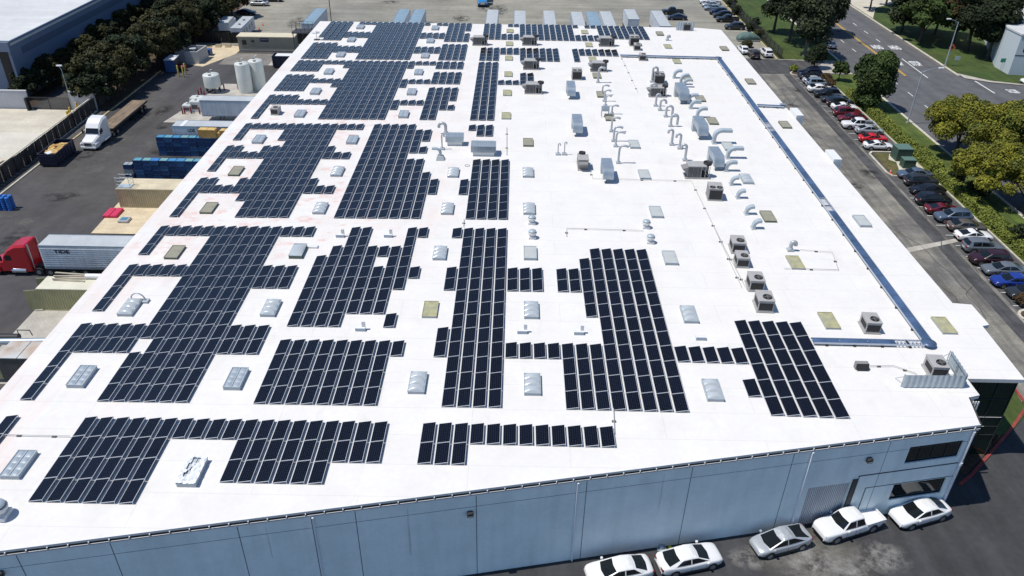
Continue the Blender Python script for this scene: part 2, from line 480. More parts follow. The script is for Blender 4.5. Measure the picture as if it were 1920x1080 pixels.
spots(12, -36, -20, 34, 100, 1.2, 3.0, DK); spots(10, -37, -22, 30, 100, 2.0, 4.5, LT_); spots(10, -26, 70, 130, 172, 1.5, 4.5, DK); spots(9, 76, 86, 20, 108, .8, 2.0, DK)
spots(8, 20, 66, -30, -4, 1.0, 2.6, LT_); spots(5, 101, 118, 70, 150, 1.0, 1.6, DK)
# left neighbour's pad, yard pads
sheet('loading_pad', rect(-110, -40.6, 54, 84.6), 0.012, M_CONC)
sheet('loading_pad_strip', rect(-110, -40.6, 64, 74), 0.016, mat('concrete_pale_strip', (0.56, 0.53, 0.45), 0.9, noise=(0.25, 0.1), streak=((0.06, 0.5, 1), 0.06)))
sheet('yard_pad', [(-21.7, 41.0), (-7.6, 41.0), (-7.6, 50), (-22.0, 50)], 0.12, M_TAN)
sheet('yard_pad', [(-19.9, 12), (-7.6, 12), (-7.6, 24.4), (-19.9, 24.4)], 0.014, M_CONC_G)
sheet('yard_pad', [(-27.6, 79.6), (-7.6, 79.6), (-7.6, 100), (-24, 100)], 0.014, M_CONC_G)
sheet('yard_pad', [(-37.6, 112.6), (-31.6, 110.4), (-27.8, 119.5), (-27.8, 125.5), (-38, 125.5)], 0.014, M_TAN)
sheet('yard_pad', [(-19, 112), (-7.6, 112), (-7.6, 118), (-19, 118)], 0.016, M_CONC_G)
kerb('yard_kerb', [(-38.9, 50), (-38.9, 71)], 0.25)
kerb('yard_kerb', [(-38.6, 71), (-38.6, 107)], 0.25, m=M_KERB_Y)
sheet('planting_soil', rect(-57.5, -38.9, 85, 260), 0.05, M_SOIL)
sheet('neighbour_lane', rect(-52.6, -45.4, 85, 150), 0.055, M_ASPH_YARD)
# ------------------------------------------------------------------ the warehouse
H = 8.5
M_ROOF = mat('roof_membrane', (0.72, 0.695, 0.66), 0.6, noise=(0.35, 0.035), spec=0.3)
M_WALL = mat('painted_concrete_panel', (0.84, 0.92, 0.90), 0.8, noise=(0.5, 0.05), streak=((1.2, 1.2, 0.10), 0.06), spec=0.3)
M_WALLT = mat('painted_concrete_trim', (0.78, 0.80, 0.82), 0.75, noise=(0.8, 0.05))
M_JOINT = mat('wall_joint', (0.06, 0.07, 0.085), 0.9)
M_GUT = mat('gutter_dark', (0.035, 0.033, 0.034), 0.8)
M_GLASS = mat('dark_glass', (0.010, 0.014, 0.014), 0.06, spec=0.6)
M_GLASS_T = mat('tinted_curtain_glass', (0.007, 0.024, 0.016), 0.06, spec=0.4)
M_WHITE = mat('white_paint', (0.70, 0.70, 0.69), 0.5, noise=(1.5, 0.04))
M_STEEL = mat('galvanised_steel', (0.36, 0.42, 0.47), 0.38, 0.5, noise=(1.5, 0.10))
M_STEELP = mat('pale_galvanised_steel', (0.40, 0.46, 0.495), 0.5, 0.15, noise=(1.5, 0.08))
M_DARKST = mat('dark_steel', (0.05, 0.05, 0.055), 0.6, 0.3)
M_BLACK = mat('black_plastic', (0.012, 0.012, 0.013), 0.6)
M_RUBBER = mat('tyre_rubber', (0.015, 0.015, 0.016), 0.85)
def stain_roof_mat():
    """white membrane with reddish dust stains and grey scuffs that have a shape of their own"""
    m = M_ROOF
    t = m.node_tree
    p = t.nodes['Principled BSDF']
    src = p.inputs['Base Color'].links[0].from_socket
    tc = t.nodes.new('ShaderNodeTexCoord')
    def layer(src, col, scale, thr, amt, xr, yr=None, stretch=(1, 1, 1)):
        mp = t.nodes.new('ShaderNodeMapping')
        mp.inputs['Scale'].default_value = stretch
        t.links.new(tc.outputs['Object'], mp.inputs[0])
        n = t.nodes.new('ShaderNodeTexNoise')
        n.inputs['Scale'].default_value = scale
        n.inputs['Detail'].default_value = 8
        n.inputs['Roughness'].default_value = 0.65
        t.links.new(mp.outputs[0], n.inputs['Vector'])
        mr = t.nodes.new('ShaderNodeMapRange')
        mr.inputs[1].default_value, mr.inputs[2].default_value = thr, thr + 0.2
        mr.inputs[4].default_value = amt
        t.links.new(n.outputs[0], mr.inputs[0])
        f = mr.outputs[0]
        sp = t.nodes.new('ShaderNodeSeparateXYZ')
        t.links.new(tc.outputs['Object'], sp.inputs[0])
        for ax, rg in ((0, xr), (1, yr)):
            if not rg: continue
            for a, bb in ((rg[0] - rg[2], rg[0]), (rg[1] + rg[2], rg[1])):
                k = t.nodes.new('ShaderNodeMapRange')
                k.inputs[1].default_value, k.inputs[2].default_value = a, bb
                t.links.new(sp.outputs[ax], k.inputs[0])
                mu = t.nodes.new('ShaderNodeMath'); mu.operation = 'MULTIPLY'
                t.links.new(f, mu.inputs[0]); t.links.new(k.outputs[0], mu.inputs[1])
                f = mu.outputs[0]
        mx = t.nodes.new('ShaderNodeMix'); mx.data_type = 'RGBA'
        t.links.new(f, mx.inputs[0]); t.links.new(src, mx.inputs[6])
        mx.inputs[7].default_value = (*col, 1)
        return mx.outputs[2]
    bk = t.nodes.new('ShaderNodeTexBrick')
    bk.inputs['Scale'].default_value = 1.0
    bk.inputs['Brick Width'].default_value = 14.0
    bk.inputs['Row Height'].default_value = 2.9
    bk.inputs['Mortar Size'].default_value = 0.035
    bk.inputs['Color1'].default_value = (1, 1, 1, 1)
    bk.inputs['Color2'].default_value = (.985, .985, .985, 1)
    bk.inputs['Mortar'].default_value = (.90, .90, .90, 1)
    t.links.new(tc.outputs['Object'], bk.inputs['Vector'])
    mb_ = t.nodes.new('ShaderNodeMix'); mb_.data_type = 'RGBA'; mb_.blend_type = 'MULTIPLY'; mb_.inputs[0].default_value = 1.0
    t.links.new(src, mb_.inputs[6]); t.links.new(bk.outputs[0], mb_.inputs[7])
    src = mb_.outputs[2]
    s = layer(src, (0.70, 0.50, 0.44), 0.30, 0.48, 0.30, (-7, 22, 9), (28, 125, 16), (1, 0.6, 1))
    s = layer(s, (0.70, 0.50, 0.45), 0.30, 0.48, 0.4, (-9, -1, 5), (-12, 30, 8), (1.5, 0.3, 1))
    s = layer(s, (0.66, 0.30, 0.24), 0.9, 0.545, 0.75, (-6, 14, 6), (26, 62, 8), (0.6, 1, 1))
    s = layer(s, (0.50, 0.48, 0.43), 0.5, 0.56, 0.28, (-9, 72, 3), None, (1, 0.5, 1))
    s = layer(s, (0.60, 0.54, 0.42), 0.35, 0.50, 0.30, (60, 72, 5), (60, 105, 10))
    t.links.new(s, p.inputs['Base Color'])
stain_roof_mat()

BLD = thing('warehouse_building', 'white roofed warehouse covered in solar panels with blue grey concrete walls', 'building', (0, 0, 0))
WA = Vector((0.4, -13.5, 0)); WD = Vector((65.0, 12.7, 0)).normalized(); WN = Vector((WD.y, -WD.x, 0))
S0, S1 = -8.35, 66.2
def wp(s, z, off=0.0): return WA + WD * s + WN * off + Vector((0, 0, z))
def at_wall(px, py):
    a, bq = (px - 960) / FPX, -(py - 540) / FPX
    d = Vector([a * MR[0][k] + bq * MR[1][k] + MR[2][k] for k in range(3)])
    t = (WA - CAM).dot(WN) / d.dot(WN)
    q = CAM + d * t
    return (q - WA).dot(WD), q.z
c0, c1 = wp(S0, 0), wp(S1, 0)
EX0, EX1, EY1 = -7.85, 70.75, 113.4
roof_poly = [(c0.x, c0.y), (c1.x, c1.y), (66.0, 2.3), (67.0, 2.6), (67.0, 4.6), (71.6, 4.6), (71.9, 12.0), (72.6, 12.2), (72.6, 15.4), (70.95, 15.6), (EX1, 60), (EX1, 112.2), (66.3, EY1), (EX0, EY1)]
b = MB()
b.prism(roof_poly, H - 0.35, H)
b.build('roof', M_ROOF, BLD)
# side and back walls
b = MB()
ins = 0.12
side = [(66.0 - ins, 2.3), (67.0 - ins, 2.8), (67.0 - ins, 4.85)]
def wallseg(b, p, q, z0=0.0, z1=H - 0.36, m=0): b.face([(p[0], p[1], z0), (q[0], q[1], z0), (q[0], q[1], z1), (p[0], p[1], z1)], m)
loop = [(c1.x - .15, c1.y + .15)] + side
for p, q in zip(loop, loop[1:]): wallseg(b, p, q)
loop = [(71.36, 4.91), (71.6, 12.1), (72.4, 12.4), (72.4, 15.2), (70.8, 15.4), (EX1 - ins, 60), (EX1 - ins, 112.1), (66.2, EY1 - ins), (EX0 + ins, EY1 - ins), (EX0 + ins, c0.y + ins)]
for p, q in zip(loop, loop[1:]): wallseg(b, p, q)
b.build('side_wall', M_WALL, BLD)
# pilaster caps that rise over the right edge
for y0, y1, x1 in ((29.6, 36.0, 72.0), (51.0, 56.0, 71.9), (12.4, 17.2, 72.6)):
    pass
def edge_box(px0, py0, name='parapet_block'):
    q = at(px0, py0, H)
    b = MB(); b.bb(0, 1.05, 1.0, 4.2, -3.4, .5)
    b.build(name, M_WHITE, BLD, loc=(EX1 + .02, q.y - 2.5, H))
edge_box(1500, 216)
edge_box(1568, 297)
# front wall with openings
def opening(pts):
    q = [at_wall(*p) for p in pts]
    return min(a for a, _ in q), max(a for a, _ in q), min(c for _, c in q), max(c for _, c in q)
def op2(pl, pr, ptop, pbot):
    return at_wall(*pl)[0], at_wall(*pr)[0], at_wall(*pbot)[1], at_wall(*ptop)[1]
s_u0 = (at_wall(1706, 840.5)[0] + at_wall(1694.5, 871)[0]) / 2
s_u1 = (at_wall(1808, 824)[0] + at_wall(1796, 855)[0]) / 2
z_u1, z_u0 = at_wall(1757, 832)[1], at_wall(1745, 863)[1]
s_l0 = (at_wall(1676, 909.5)[0] + at_wall(1665, 939)[0]) / 2
s_l1 = (at_wall(1776, 894)[0] + at_wall(1763, 924)[0]) / 2
z_l1, z_l0 = at_wall(1726, 902)[1], at_wall(1714, 931)[1]
d_s0, d_s1 = at_wall(1499, 972)[0], at_wall(1577, 961)[0]
z_d1 = at_wall(1560, 902)[1]
z_d1 = max(3.2, min(4.2, z_d1))
z_u0, z_u1 = max(z_u0, 5.0), min(z_u1, 7.8)
z_l0 = max(z_l0, 0.8)
holes = [(s_u0, s_u1, z_u0, z_u1), (s_l0, s_l1, z_l0, z_l1), (d_s0, d_s1, 0.0, z_d1)]
ss = sorted({S0, S1 - .2} | {h[0] for h in holes} | {h[1] for h in holes})
zs = sorted({0.0, H - .36} | {h[2] for h in holes} | {h[3] for h in holes})
b = MB()
for i in range(len(ss) - 1):
    for j in range(len(zs) - 1):
        sm, zm = (ss[i] + ss[i + 1]) / 2, (zs[j] + zs[j + 1]) / 2
        if any(h[0] < sm < h[1] and h[2] < zm < h[3] for h in holes): continue
        b.face([wp(ss[i], zs[j]), wp(ss[i + 1], zs[j]), wp(ss[i + 1], zs[j + 1]), wp(ss[i], zs[j + 1])])
DEP = -0.18
for a0, a1, q0, q1 in holes:
    for (sa, za), (sb, zb) in (((a0, q0), (a1, q0)), ((a1, q0), (a1, q1)), ((a1, q1), (a0, q1)), ((a0, q1), (a0, q0))):
        b.face([wp(sa, za), wp(sb, zb), wp(sb, zb, DEP), wp(sa, za, DEP)])
b.build('front_wall', M_WALL, BLD)
def wrect(b, s0, s1, z0, z1, off, m=0): b.face([wp(s0, z0, off), wp(s1, z0, off), wp(s1, z1, off), wp(s0, z1, off)], m)
def wbox(b, s0, s1, z0, z1, o0, o1, m=0):
    P = [wp(s, z, o) for o in (o0, o1) for (s, z) in ((s0, z0), (s1, z0), (s1, z1), (s0, z1))]
    b.idx(P, [(0, 3, 2, 1), (4, 5, 6, 7), (0, 1, 5, 4), (1, 2, 6, 5), (2, 3, 7, 6), (3, 0, 4, 7)], m)
for (a0, a1, q0, q1), nm in ((holes[0], 4), (holes[1], 1)):
    b = MB(); wrect(b, a0, a1, q0, q1, DEP + .02); g = b.build('window', M_GLASS, BLD)
    b = MB()
    for k in range(nm + 1):
        s = a0 + (a1 - a0) * k / nm
        wbox(b, s - .03, s + .03, q0, q1, DEP + .022, DEP + .07)
    for z in (q0, q1): wbox(b, a0, a1, z - .03, z + .03, DEP + .024, DEP + .075)
    b.build('window_frame', M_DARKST, g)
b = MB()
n = 22
for k in range(n):
    wa = d_s0 + (d_s1 - d_s0) * k / n; wb = d_s0 + (d_s1 - d_s0) * (k + .5) / n; wc = d_s0 + (d_s1 - d_s0) * (k + 1) / n
    wrect(b, wa, wb, 0, z_d1, DEP + .05); wrect(b, wb, wc, 0, z_d1, DEP + .02)
b.build('roller_door', mat('roller_door_grey', (0.66, 0.67, 0.68), 0.6, streak=((2, 2, .2), 0.12)), BLD)
b = MB()
wbox(b, d_s1 + .02, d_s1 + .42, 0, z_d1 + .3, .004, .12)
b.build('door_rail', M_DARKST, BLD)
# panel joints, score line, reveals
b = MB()
jt = [(30, 1033, 45, 1079), (205, 1017, 230, 1079), (445, 987, 467, 1079), (584, 970, 601, 1079), (666, 957, 680.7, 1079), (893.5, 926, 894.2, 1079), (1101, 902, 1087.5, 1046), (1300, 875, 1272, 1015), (1490, 851, 1451, 987)]
JS = []
for x0, y0, x1, y1 in jt:
    s = (at_wall(x0, y0)[0] + at_wall(x1, y1)[0]) / 2
    JS.append(s)
    wbox(b, s - .022, s + .022, 0, H - .38, .001, .006)
s = at_wall(1671, 828)[0]; wbox(b, s - .015, s + .015, 0, H - .38, .001, .006)
zl = at_wall(1150, 905)[1]
for s0, s1 in zip([S0] + sorted(JS), sorted(JS) + [S1 - .2]): wbox(b, s0 + .022, s1 - .022, 6.93, 6.96, .001, .005)
b.build('panel_joint', M_JOINT, BLD)
b = MB()
zr = at_wall(1700, 890)[1]
zr1 = (z_u0 + z_l1) / 2 + .35
wbox(b, d_s1 + .42, S1 - .25, zr1, zr1 + .12, .002, .008)
zr2 = z_l1 + .02
sA = d_s1 + 1.35
wbox(b, sA, s_l1 + .9, zr2 + .03, zr2 + .10, .003, .009)
wbox(b, sA, sA + .08, 0, zr2 + .03, .003, .009)
wbox(b, d_s1 + .45, d_s1 + .53, 0, zr1, .003, .009)
b.build('wall_reveal', M_JOINT, BLD)
# coping, gutter and its brackets along the front edge
b = MB(); wbox(b, S0, S1, H - .32, H - .29, -.05, .13); b.build('gutter', M_GUT, BLD)
b = MB(); wbox(b, S0, S1, H - .50, H - .38, .01, .04); b.build('drip_edge', M_WALLT, BLD)
b = MB(); wbox(b, S0, S1, H - .12, H + .06, .001, .05); b.build('roof_flashing', M_WHITE, BLD)
b = MB(); wbox(b, S0, S1, H - .285, H - .13, .001, .045); b.build('gutter_recess', M_GUT, BLD)
b = MB(); wbox(b, S0, S1, H - .30, H - .25, .10, .13); b.build('gutter_lip', M_WHITE, BLD)
b = MB()
k = 0
s = S0 + .4
while s < S1 - .1:
    wbox(b, s - .03, s + .03, H - .31, H - .10, .052, .135)
    s += 1.17
o = b.build('gutter_bracket', M_WHITE, BLD); o['kind'] = 'stuff'
# downspouts
for x0, y0, x1, y1, wd in ((587, 970, 605, 1079, .12), (1084, 903, 1070, 1050, .11), (1523, 846, 1481, 984, .11)):
    s = (at_wall(x0, y0)[0] + at_wall(x1, y1)[0]) / 2
    b = MB(); wbox(b, s - wd / 2, s + wd / 2, 0.1, H - .45, .01, .22)
    b.build('downspout', M_WALLT, BLD)
b = MB()
b.cyl(wp(S1 - .38, .1, .1), wp(S1 - .38, H - .5, .1), .11, n=10)
b.cyl(wp(S1 - .38, 4.6, .1), wp(S1 - .38, 4.9, .1), .16, n=10)
b.build('downspout', mat('downspout_pale', (0.72, 0.73, 0.76), .5), BLD)
# right side gutter edge near the glass corner
b = MB(); b.prism([(c1.x, c1.y + .05), (c1.x + .12, c1.y + .05), (66.12, 2.3), (66.0, 2.3)], H - .3, H + .02); b.build('roof_flashing', M_GUT, BLD)
# rust streaks on the wall
def rust(px, py0, z0, w):
    s = at_wall(px, py0)[0]
    b = MB()
    n = 10
    for k in range(n):
        za, zb = z0 + (7.6 - z0) * k / n, z0 + (7.6 - z0) * (k + 1) / n
        wa = w * (0.4 + .6 * math.sin(math.pi * (k + .3) / n)); wb = w * (0.4 + .6 * math.sin(math.pi * (k + 1.3) / n))
        b.face([wp(s - wa, za, .009), wp(s + wa, za, .009), wp(s + wb, zb, .009), wp(s - wb, zb, .009)])
    m = stain_rust
    b.build('rust_stain', m, BLD)
stain_rust = bpy.data.materials.new('rust_streak'); stain_rust.use_nodes = True
_t = stain_rust.node_tree; _p = _t.nodes['Principled BSDF']; _p.inputs['Base Color'].default_value = (0.20, 0.13, 0.09, 1); _p.inputs['Roughness'].default_value = .9
_n = _t.nodes.new('ShaderNodeTexNoise'); _n.inputs['Scale'].default_value = 3; _mr = _t.nodes.new('ShaderNodeMapRange'); _mr.inputs[1].default_value = .35; _mr.inputs[2].default_value = .75; _mr.inputs[4].default_value = .55
_t.links.new(_n.outputs[0], _mr.inputs[0]); _t.links.new(_mr.outputs[0], _p.inputs['Alpha'])
rust(763, 948, 3.0, .07); rust(1246, 888, 4.2, .06); rust(497, 984, 4.6, .05)
# glass corner
b = MB(); b.face([(67.0, 4.9, 0), (71.35, 4.9, 0), (71.35, 4.9, H - .36), (67.0, 4.9, H - .36)])
b.face([(66.95, 4.9, 0), (66.95, 4.9, H - .36), (66.95, 2.75, H - .36), (66.95, 2.75, 0)])
g = b.build('curtain_glass', M_GLASS_T, BLD)
b = MB()
for k in range(4): b.bb(67.0 + 1.45 * k - .03, 67.0 + 1.45 * k + .03, 4.83, 4.897, 0, H - .37)
for z in (2.35, 3.3, 4.4, 6.2): b.bb(67.06, 71.4, 4.85, 4.894, z - .02, z + .02, 0)
b.build('curtain_frame', M_DARKST, g)
b = MB(); b.bb(67.06, 71.3, 4.82, 4.849, 4.30, 4.33); b.bb(67.06, 70.2, 4.82, 4.849, 3.3, 3.32); b.build('curtain_trim', M_WHITE, g)
b = MB()
for k in range(6): b.bb(65.85 + k * .2, 65.93 + k * .2, 2.2, 2.3, H - 1.25, H - .36)
b.build('louvre', M_WHITE, BLD)
# wall lamps
def wall_lamp(px, py, label):
    s, z = at_wall(px, py)
    r = thing('wall_lamp', label, 'lamp', wp(s, z, 0.0), math.atan2(WD.y, WD.x))
    b = MB(); b.bevelbox(-.22, .22, -.34, -.01, -.12, .26, .06); b.build('housing', mat('bronze_housing', (.03, .03, .03), .5), r)
    b = MB(); b.face([(-.19, -.345, -.10), (.19, -.345, -.10), (.19, -.345, .06), (-.19, -.345, .06)]); b.face([(-.2, -.33, -.125), (-.2, -.03, -.125), (.2, -.03, -.125), (.2, -.33, -.125)])
    b.build('lens', mat('lamp_lens', (.55, .52, .45), .3), r)
wall_lamp(881, 962, 'dark wall lamp beside a panel joint at the middle of the front wall')
wall_lamp(1628, 861, 'dark wall lamp on the front wall left of the upper window')
wall_lamp(2, 1074, 'dark wall lamp cut by the lower left corner of the picture')
# small vent pipe stub and cap at the wall's foot
q = at(1240, 1027); r = thing('roof_cap_scrap', 'small shiny metal cap lying at the foot of the front wall', 'scrap', (q.x, q.y, .008))
b = MB(); b.lathe([(.22, 0), (.22, .2), (.12, .3), (.02, .32)], n=12); b.build('cap', M_STEEL, r)
b = MB(); b.bb(-.35, .35, -.3, .1, 0.002, .03); b.build('base_plate', M_STEELP, r)
q = at(1256, 1026); b = MB(); b.lathe([(.16, 0), (.12, .05), (.02, .06)], n=9); tag(b.build('yellow_rag', mat('yellow_cloth', (.55, .5, .03), .8), loc=(q.x, q.y, .008)), 'crumpled yellow rag on the pavement beside the small metal cap', 'rag')
# ------------------------------------------------------------------ solar panels
U, ROW = 1.1663083768866547, 1.98
OFF = {1: -4.916504365260789, 2: 0.0, 3: 15.100387775789413, 4: 30.108334359776517, 5: 44.66966586694071}
CO = [[-0.0098, 0.4055], [0.0421, -0.0384], [-0.0052, -0.4985], [-0.0451, -0.325], [0.0062, -0.5598], [0.0387, 0.7103], [-0.1854, 0.2989], [-0.3154, -0.7997], [0.1088, -0.0087], [-0.2232, -0.3565], [-0.0481, -0.0022], [-0.0978, 0.1466], [0.0433, -0.2624], [0.0346, -0.011], [0.3731, -0.051]]
def grid(i, s, j):
    """roof position of column i, row j of array strip s (the roof's slight falls shift it by up to a metre)"""
    g = j + OFF[s]
    x, y = (i - 21) / 27., (g - 25) / 32.
    k = 0
    ox, oy = i * U, g * ROW
    for a in range(5):
        for c in range(5 - a):
            w = x ** a * y ** c
            ox += CO[k][0] * w; oy += CO[k][1] * w
            k += 1
    return ox, oy
def cells_mat(name, far):
    m = bpy.data.materials.new(name)
    m.use_nodes = True
    t = m.node_tree
    p = t.nodes['Principled BSDF']
    p.inputs['Roughness'].default_value = 0.14
    p.inputs['Specular IOR Level'].default_value = 0.24
    uv = t.nodes.new('ShaderNodeUVMap')
    sp = t.nodes.new('ShaderNodeSeparateXYZ')
    t.links.new(uv.outputs[0], sp.inputs[0])
    fs = []
    for ax, n, w in ((0, 6, .03), (1, 12, .03)):
        mu = t.nodes.new('ShaderNodeMath'); mu.operation = 'MULTIPLY'; mu.inputs[1].default_value = n
        t.links.new(sp.outputs[ax], mu.inputs[0])
        fr = t.nodes.new('ShaderNodeMath'); fr.operation = 'FRACT'
        t.links.new(mu.outputs[0], fr.inputs[0])
        pp = t.nodes.new('ShaderNodeMath'); pp.operation = 'PINGPONG'; pp.inputs[1].default_value = 0.5
        t.links.new(fr.outputs[0], pp.inputs[0])
        lt = t.nodes.new('ShaderNodeMath'); lt.operation = 'LESS_THAN'; lt.inputs[1].default_value = w
        t.links.new(pp.outputs[0], lt.inputs[0])
        fs.append(lt.outputs[0])
    mx = t.nodes.new('ShaderNodeMath'); mx.operation = 'MAXIMUM'
    t.links.new(fs[0], mx.inputs[0]); t.links.new(fs[1], mx.inputs[1])
    g = t.nodes.new('ShaderNodeNewGeometry')
    mr = t.nodes.new('ShaderNodeMapRange'); mr.inputs[3].default_value, mr.inputs[4].default_value = 0.8, 1.35
    t.links.new(g.outputs['Random Per Island'] if far else t.nodes.new('ShaderNodeObjectInfo').outputs['Random'], mr.inputs[0])
    vm = t.nodes.new('ShaderNodeVectorMath'); vm.operation = 'SCALE'
    vm.inputs[0].default_value = (0.0020, 0.0030, 0.0080)
    t.links.new(mr.outputs[0], vm.inputs['Scale'])
    mix = t.nodes.new('ShaderNodeMix'); mix.data_type = 'RGBA'
    t.links.new(mx.outputs[0], mix.inputs[0])
    t.links.new(vm.outputs[0], mix.inputs[6])
    mix.inputs[7].default_value = (0.045, 0.05, 0.06, 1)
    t.links.new(mix.outputs[2], p.inputs['Base Color'])
    return m
M_CELL, M_CELLF = cells_mat('solar_cells', False), cells_mat('solar_cells_far', True)
M_FRAME = mat('anodised_frame', (0.60, 0.62, 0.64), 0.45, 0.3)
M_FRAMEF = mat('anodised_frame_far', (0.44, 0.47, 0.50), 0.45, 0.3)
M_BRKT = mat('mounting_bracket', (0.60, 0.61, 0.62), 0.5, 0.2)
PW, PL, ZL, ZH = 0.965, 1.955, 0.10, 0.27
def pz(x): return ZL + (ZH - ZL) * x / PW
def panel_cells(b, T=lambda p: p, m=0):
    f = .024
    b.face([T((f, f, pz(f) + .004)), T((PW - f, f, pz(PW - f) + .004)), T((PW - f, PL - f, pz(PW - f) + .004)), T((f, PL - f, pz(f) + .004))], m, uv=[(0, 0), (1, 0), (1, 1), (0, 1)])
def panel_frame(b, T=lambda p: p, m=0):
    def bar(x0, x1, y0, y1):
        P = []
        for dz in (-.035, .006):
            for x, y in ((x0, y0), (x1, y0), (x1, y1), (x0, y1)): P.append(T((x, y, pz(x) + dz)))
        b.idx(P, [(0, 3, 2, 1), (4, 5, 6, 7), (0, 1, 5, 4), (1, 2, 6, 5), (2, 3, 7, 6), (3, 0, 4, 7)], m)
    fw = .026
    bar(0, fw, 0, PL); bar(PW - fw, PW, 0, PL); bar(fw, PW - fw, 0, fw); bar(fw, PW - fw, PL - fw, PL)
def panel_bracket(b, T=lambda p: p, m=0):
    def bx(x0, x1, y0, y1, z0, z1):
        P = [T((x, y, z)) for z in (z0, z1) for x, y in ((x0, y0), (x1, y0), (x1, y1), (x0, y1))]
        b.idx(P, [(0, 3, 2, 1), (4, 5, 6, 7), (0, 1, 5, 4), (1, 2, 6, 5), (2, 3, 7, 6), (3, 0, 4, 7)], m)
    for y in (.02, PL - .06):
        bx(-.02, PW + .14, y, y + .04, .004, .03)
        bx(PW - .06, PW - .025, y, y + .04, .03, ZH - .045)
        bx(.01, .045, y, y + .04, .03, ZL - .035)
# (strip, first column, last column, first row, last row, where)
BL = [
 (1, -5, -5, 1, 3, 'single column cut by the left picture edge'),
 (1, 0, 5, 0, 3, 'six-column array left of the torn skylight'),
 (1, 6, 9, 3, 3, 'short row behind the torn skylight'),
 (1, 10, 15, 1, 3, 'six-column array right of the torn skylight'),
 (1, 16, 18, 2, 3, 'right end of the array right of the torn skylight'),
 (1, 21, 23, 2, 3, 'small three-column array nearest the front wall'),
 (1, 24, 32, 3, 3, 'nine-panel row nearest the front wall'),
 (2, -5, -5, 0, 2, 'single column along the left roof edge, front part'),
 (2, -5, -1, 3, 4, 'two-row arm behind the left twin dome skylight'),
 (2, 0, 0, 0, 2, 'left column of the long left array, front part'),
 (2, 0, 0, 4, 13, 'left column of the long left array, rear part'),
 (2, 1, 5, 0, 13, 'five full columns of the long left array'),
 (2, -5, -5, 6, 9, 'left edge column beside the lone barrel skylight'),
 (2, -4, -1, 9, 9, 'row behind the lone barrel skylight'),
 (2, -5, -5, 11, 13, 'left edge column beside the tan flat skylight'),
 (2, -4, -1, 13, 13, 'row behind the tan flat skylight'),
 (2, 6, 8, 3, 4, 'right arm of the long left array, front'),
 (2, 6, 8, 8, 9, 'right arm of the long left array, rear'),
 (2, 6, 8, 13, 13, 'row right of the long left array, at the aisle'),
 (2, 10, 17, 0, 3, 'eight-column array left of the middle barrel skylight'),
 (2, 18, 18, 3, 3, 'lone extra column of the eight-column array'),
 (2, 10, 10, 5, 10, 'stepped array, leftmost column'), (2, 11, 11, 5, 11, 'stepped array, next to leftmost column'),
 (2, 12, 13, 5, 13, 'stepped array, two tall columns'), (2, 14, 14, 6, 11, 'stepped array, column right of the tall pair'),
 (2, 15, 15, 6, 9, 'stepped array, column with the gap'), (2, 15, 15, 11, 11, 'stepped array, above the gap'), (2, 16, 16, 6, 11, 'stepped array, column right of the gap'),
 (2, 17, 17, 8, 13, 'stepped array, tall right column'), (2, 17, 17, 5, 5, 'standing alone before the stepped array'),
 (2, 18, 18, 9, 9, 'standing alone right of the stepped array'), (2, 18, 18, 13, 13, 'standing alone at the aisle right of the stepped array'),
 (2, 21, 21, 3, 4, 'left wing of the tall four-column array, front'), (2, 21, 21, 8, 9, 'left wing of the tall four-column array, middle'), (2, 21, 21, 13, 13, 'left wing of the tall four-column array, rear'),
 (2, 22, 25, 0, 13, 'tall four-column array at mid roof'),
 (2, 26, 28, 8, 9, 'small two-row array right of the tall four-column array'),
 (2, 26, 29, 3, 3, 'row linking the tall array and the right array'),
 (2, 30, 31, 8, 9, 'two columns left of the right array, rear'), (2, 32, 32, 6, 10, 'left rear column of the right array'),
 (2, 33, 37, 0, 11, 'five tall columns of the right array'), (2, 30, 32, 0, 3, 'three front left columns of the right array'),
 (2, 38, 42, 3, 3, 'row linking the two rightmost arrays'), (2, 42, 42, 1, 1, 'standing alone left of the rightmost array'), (2, 43, 47, 0, 5, 'five-column array furthest right'),
]
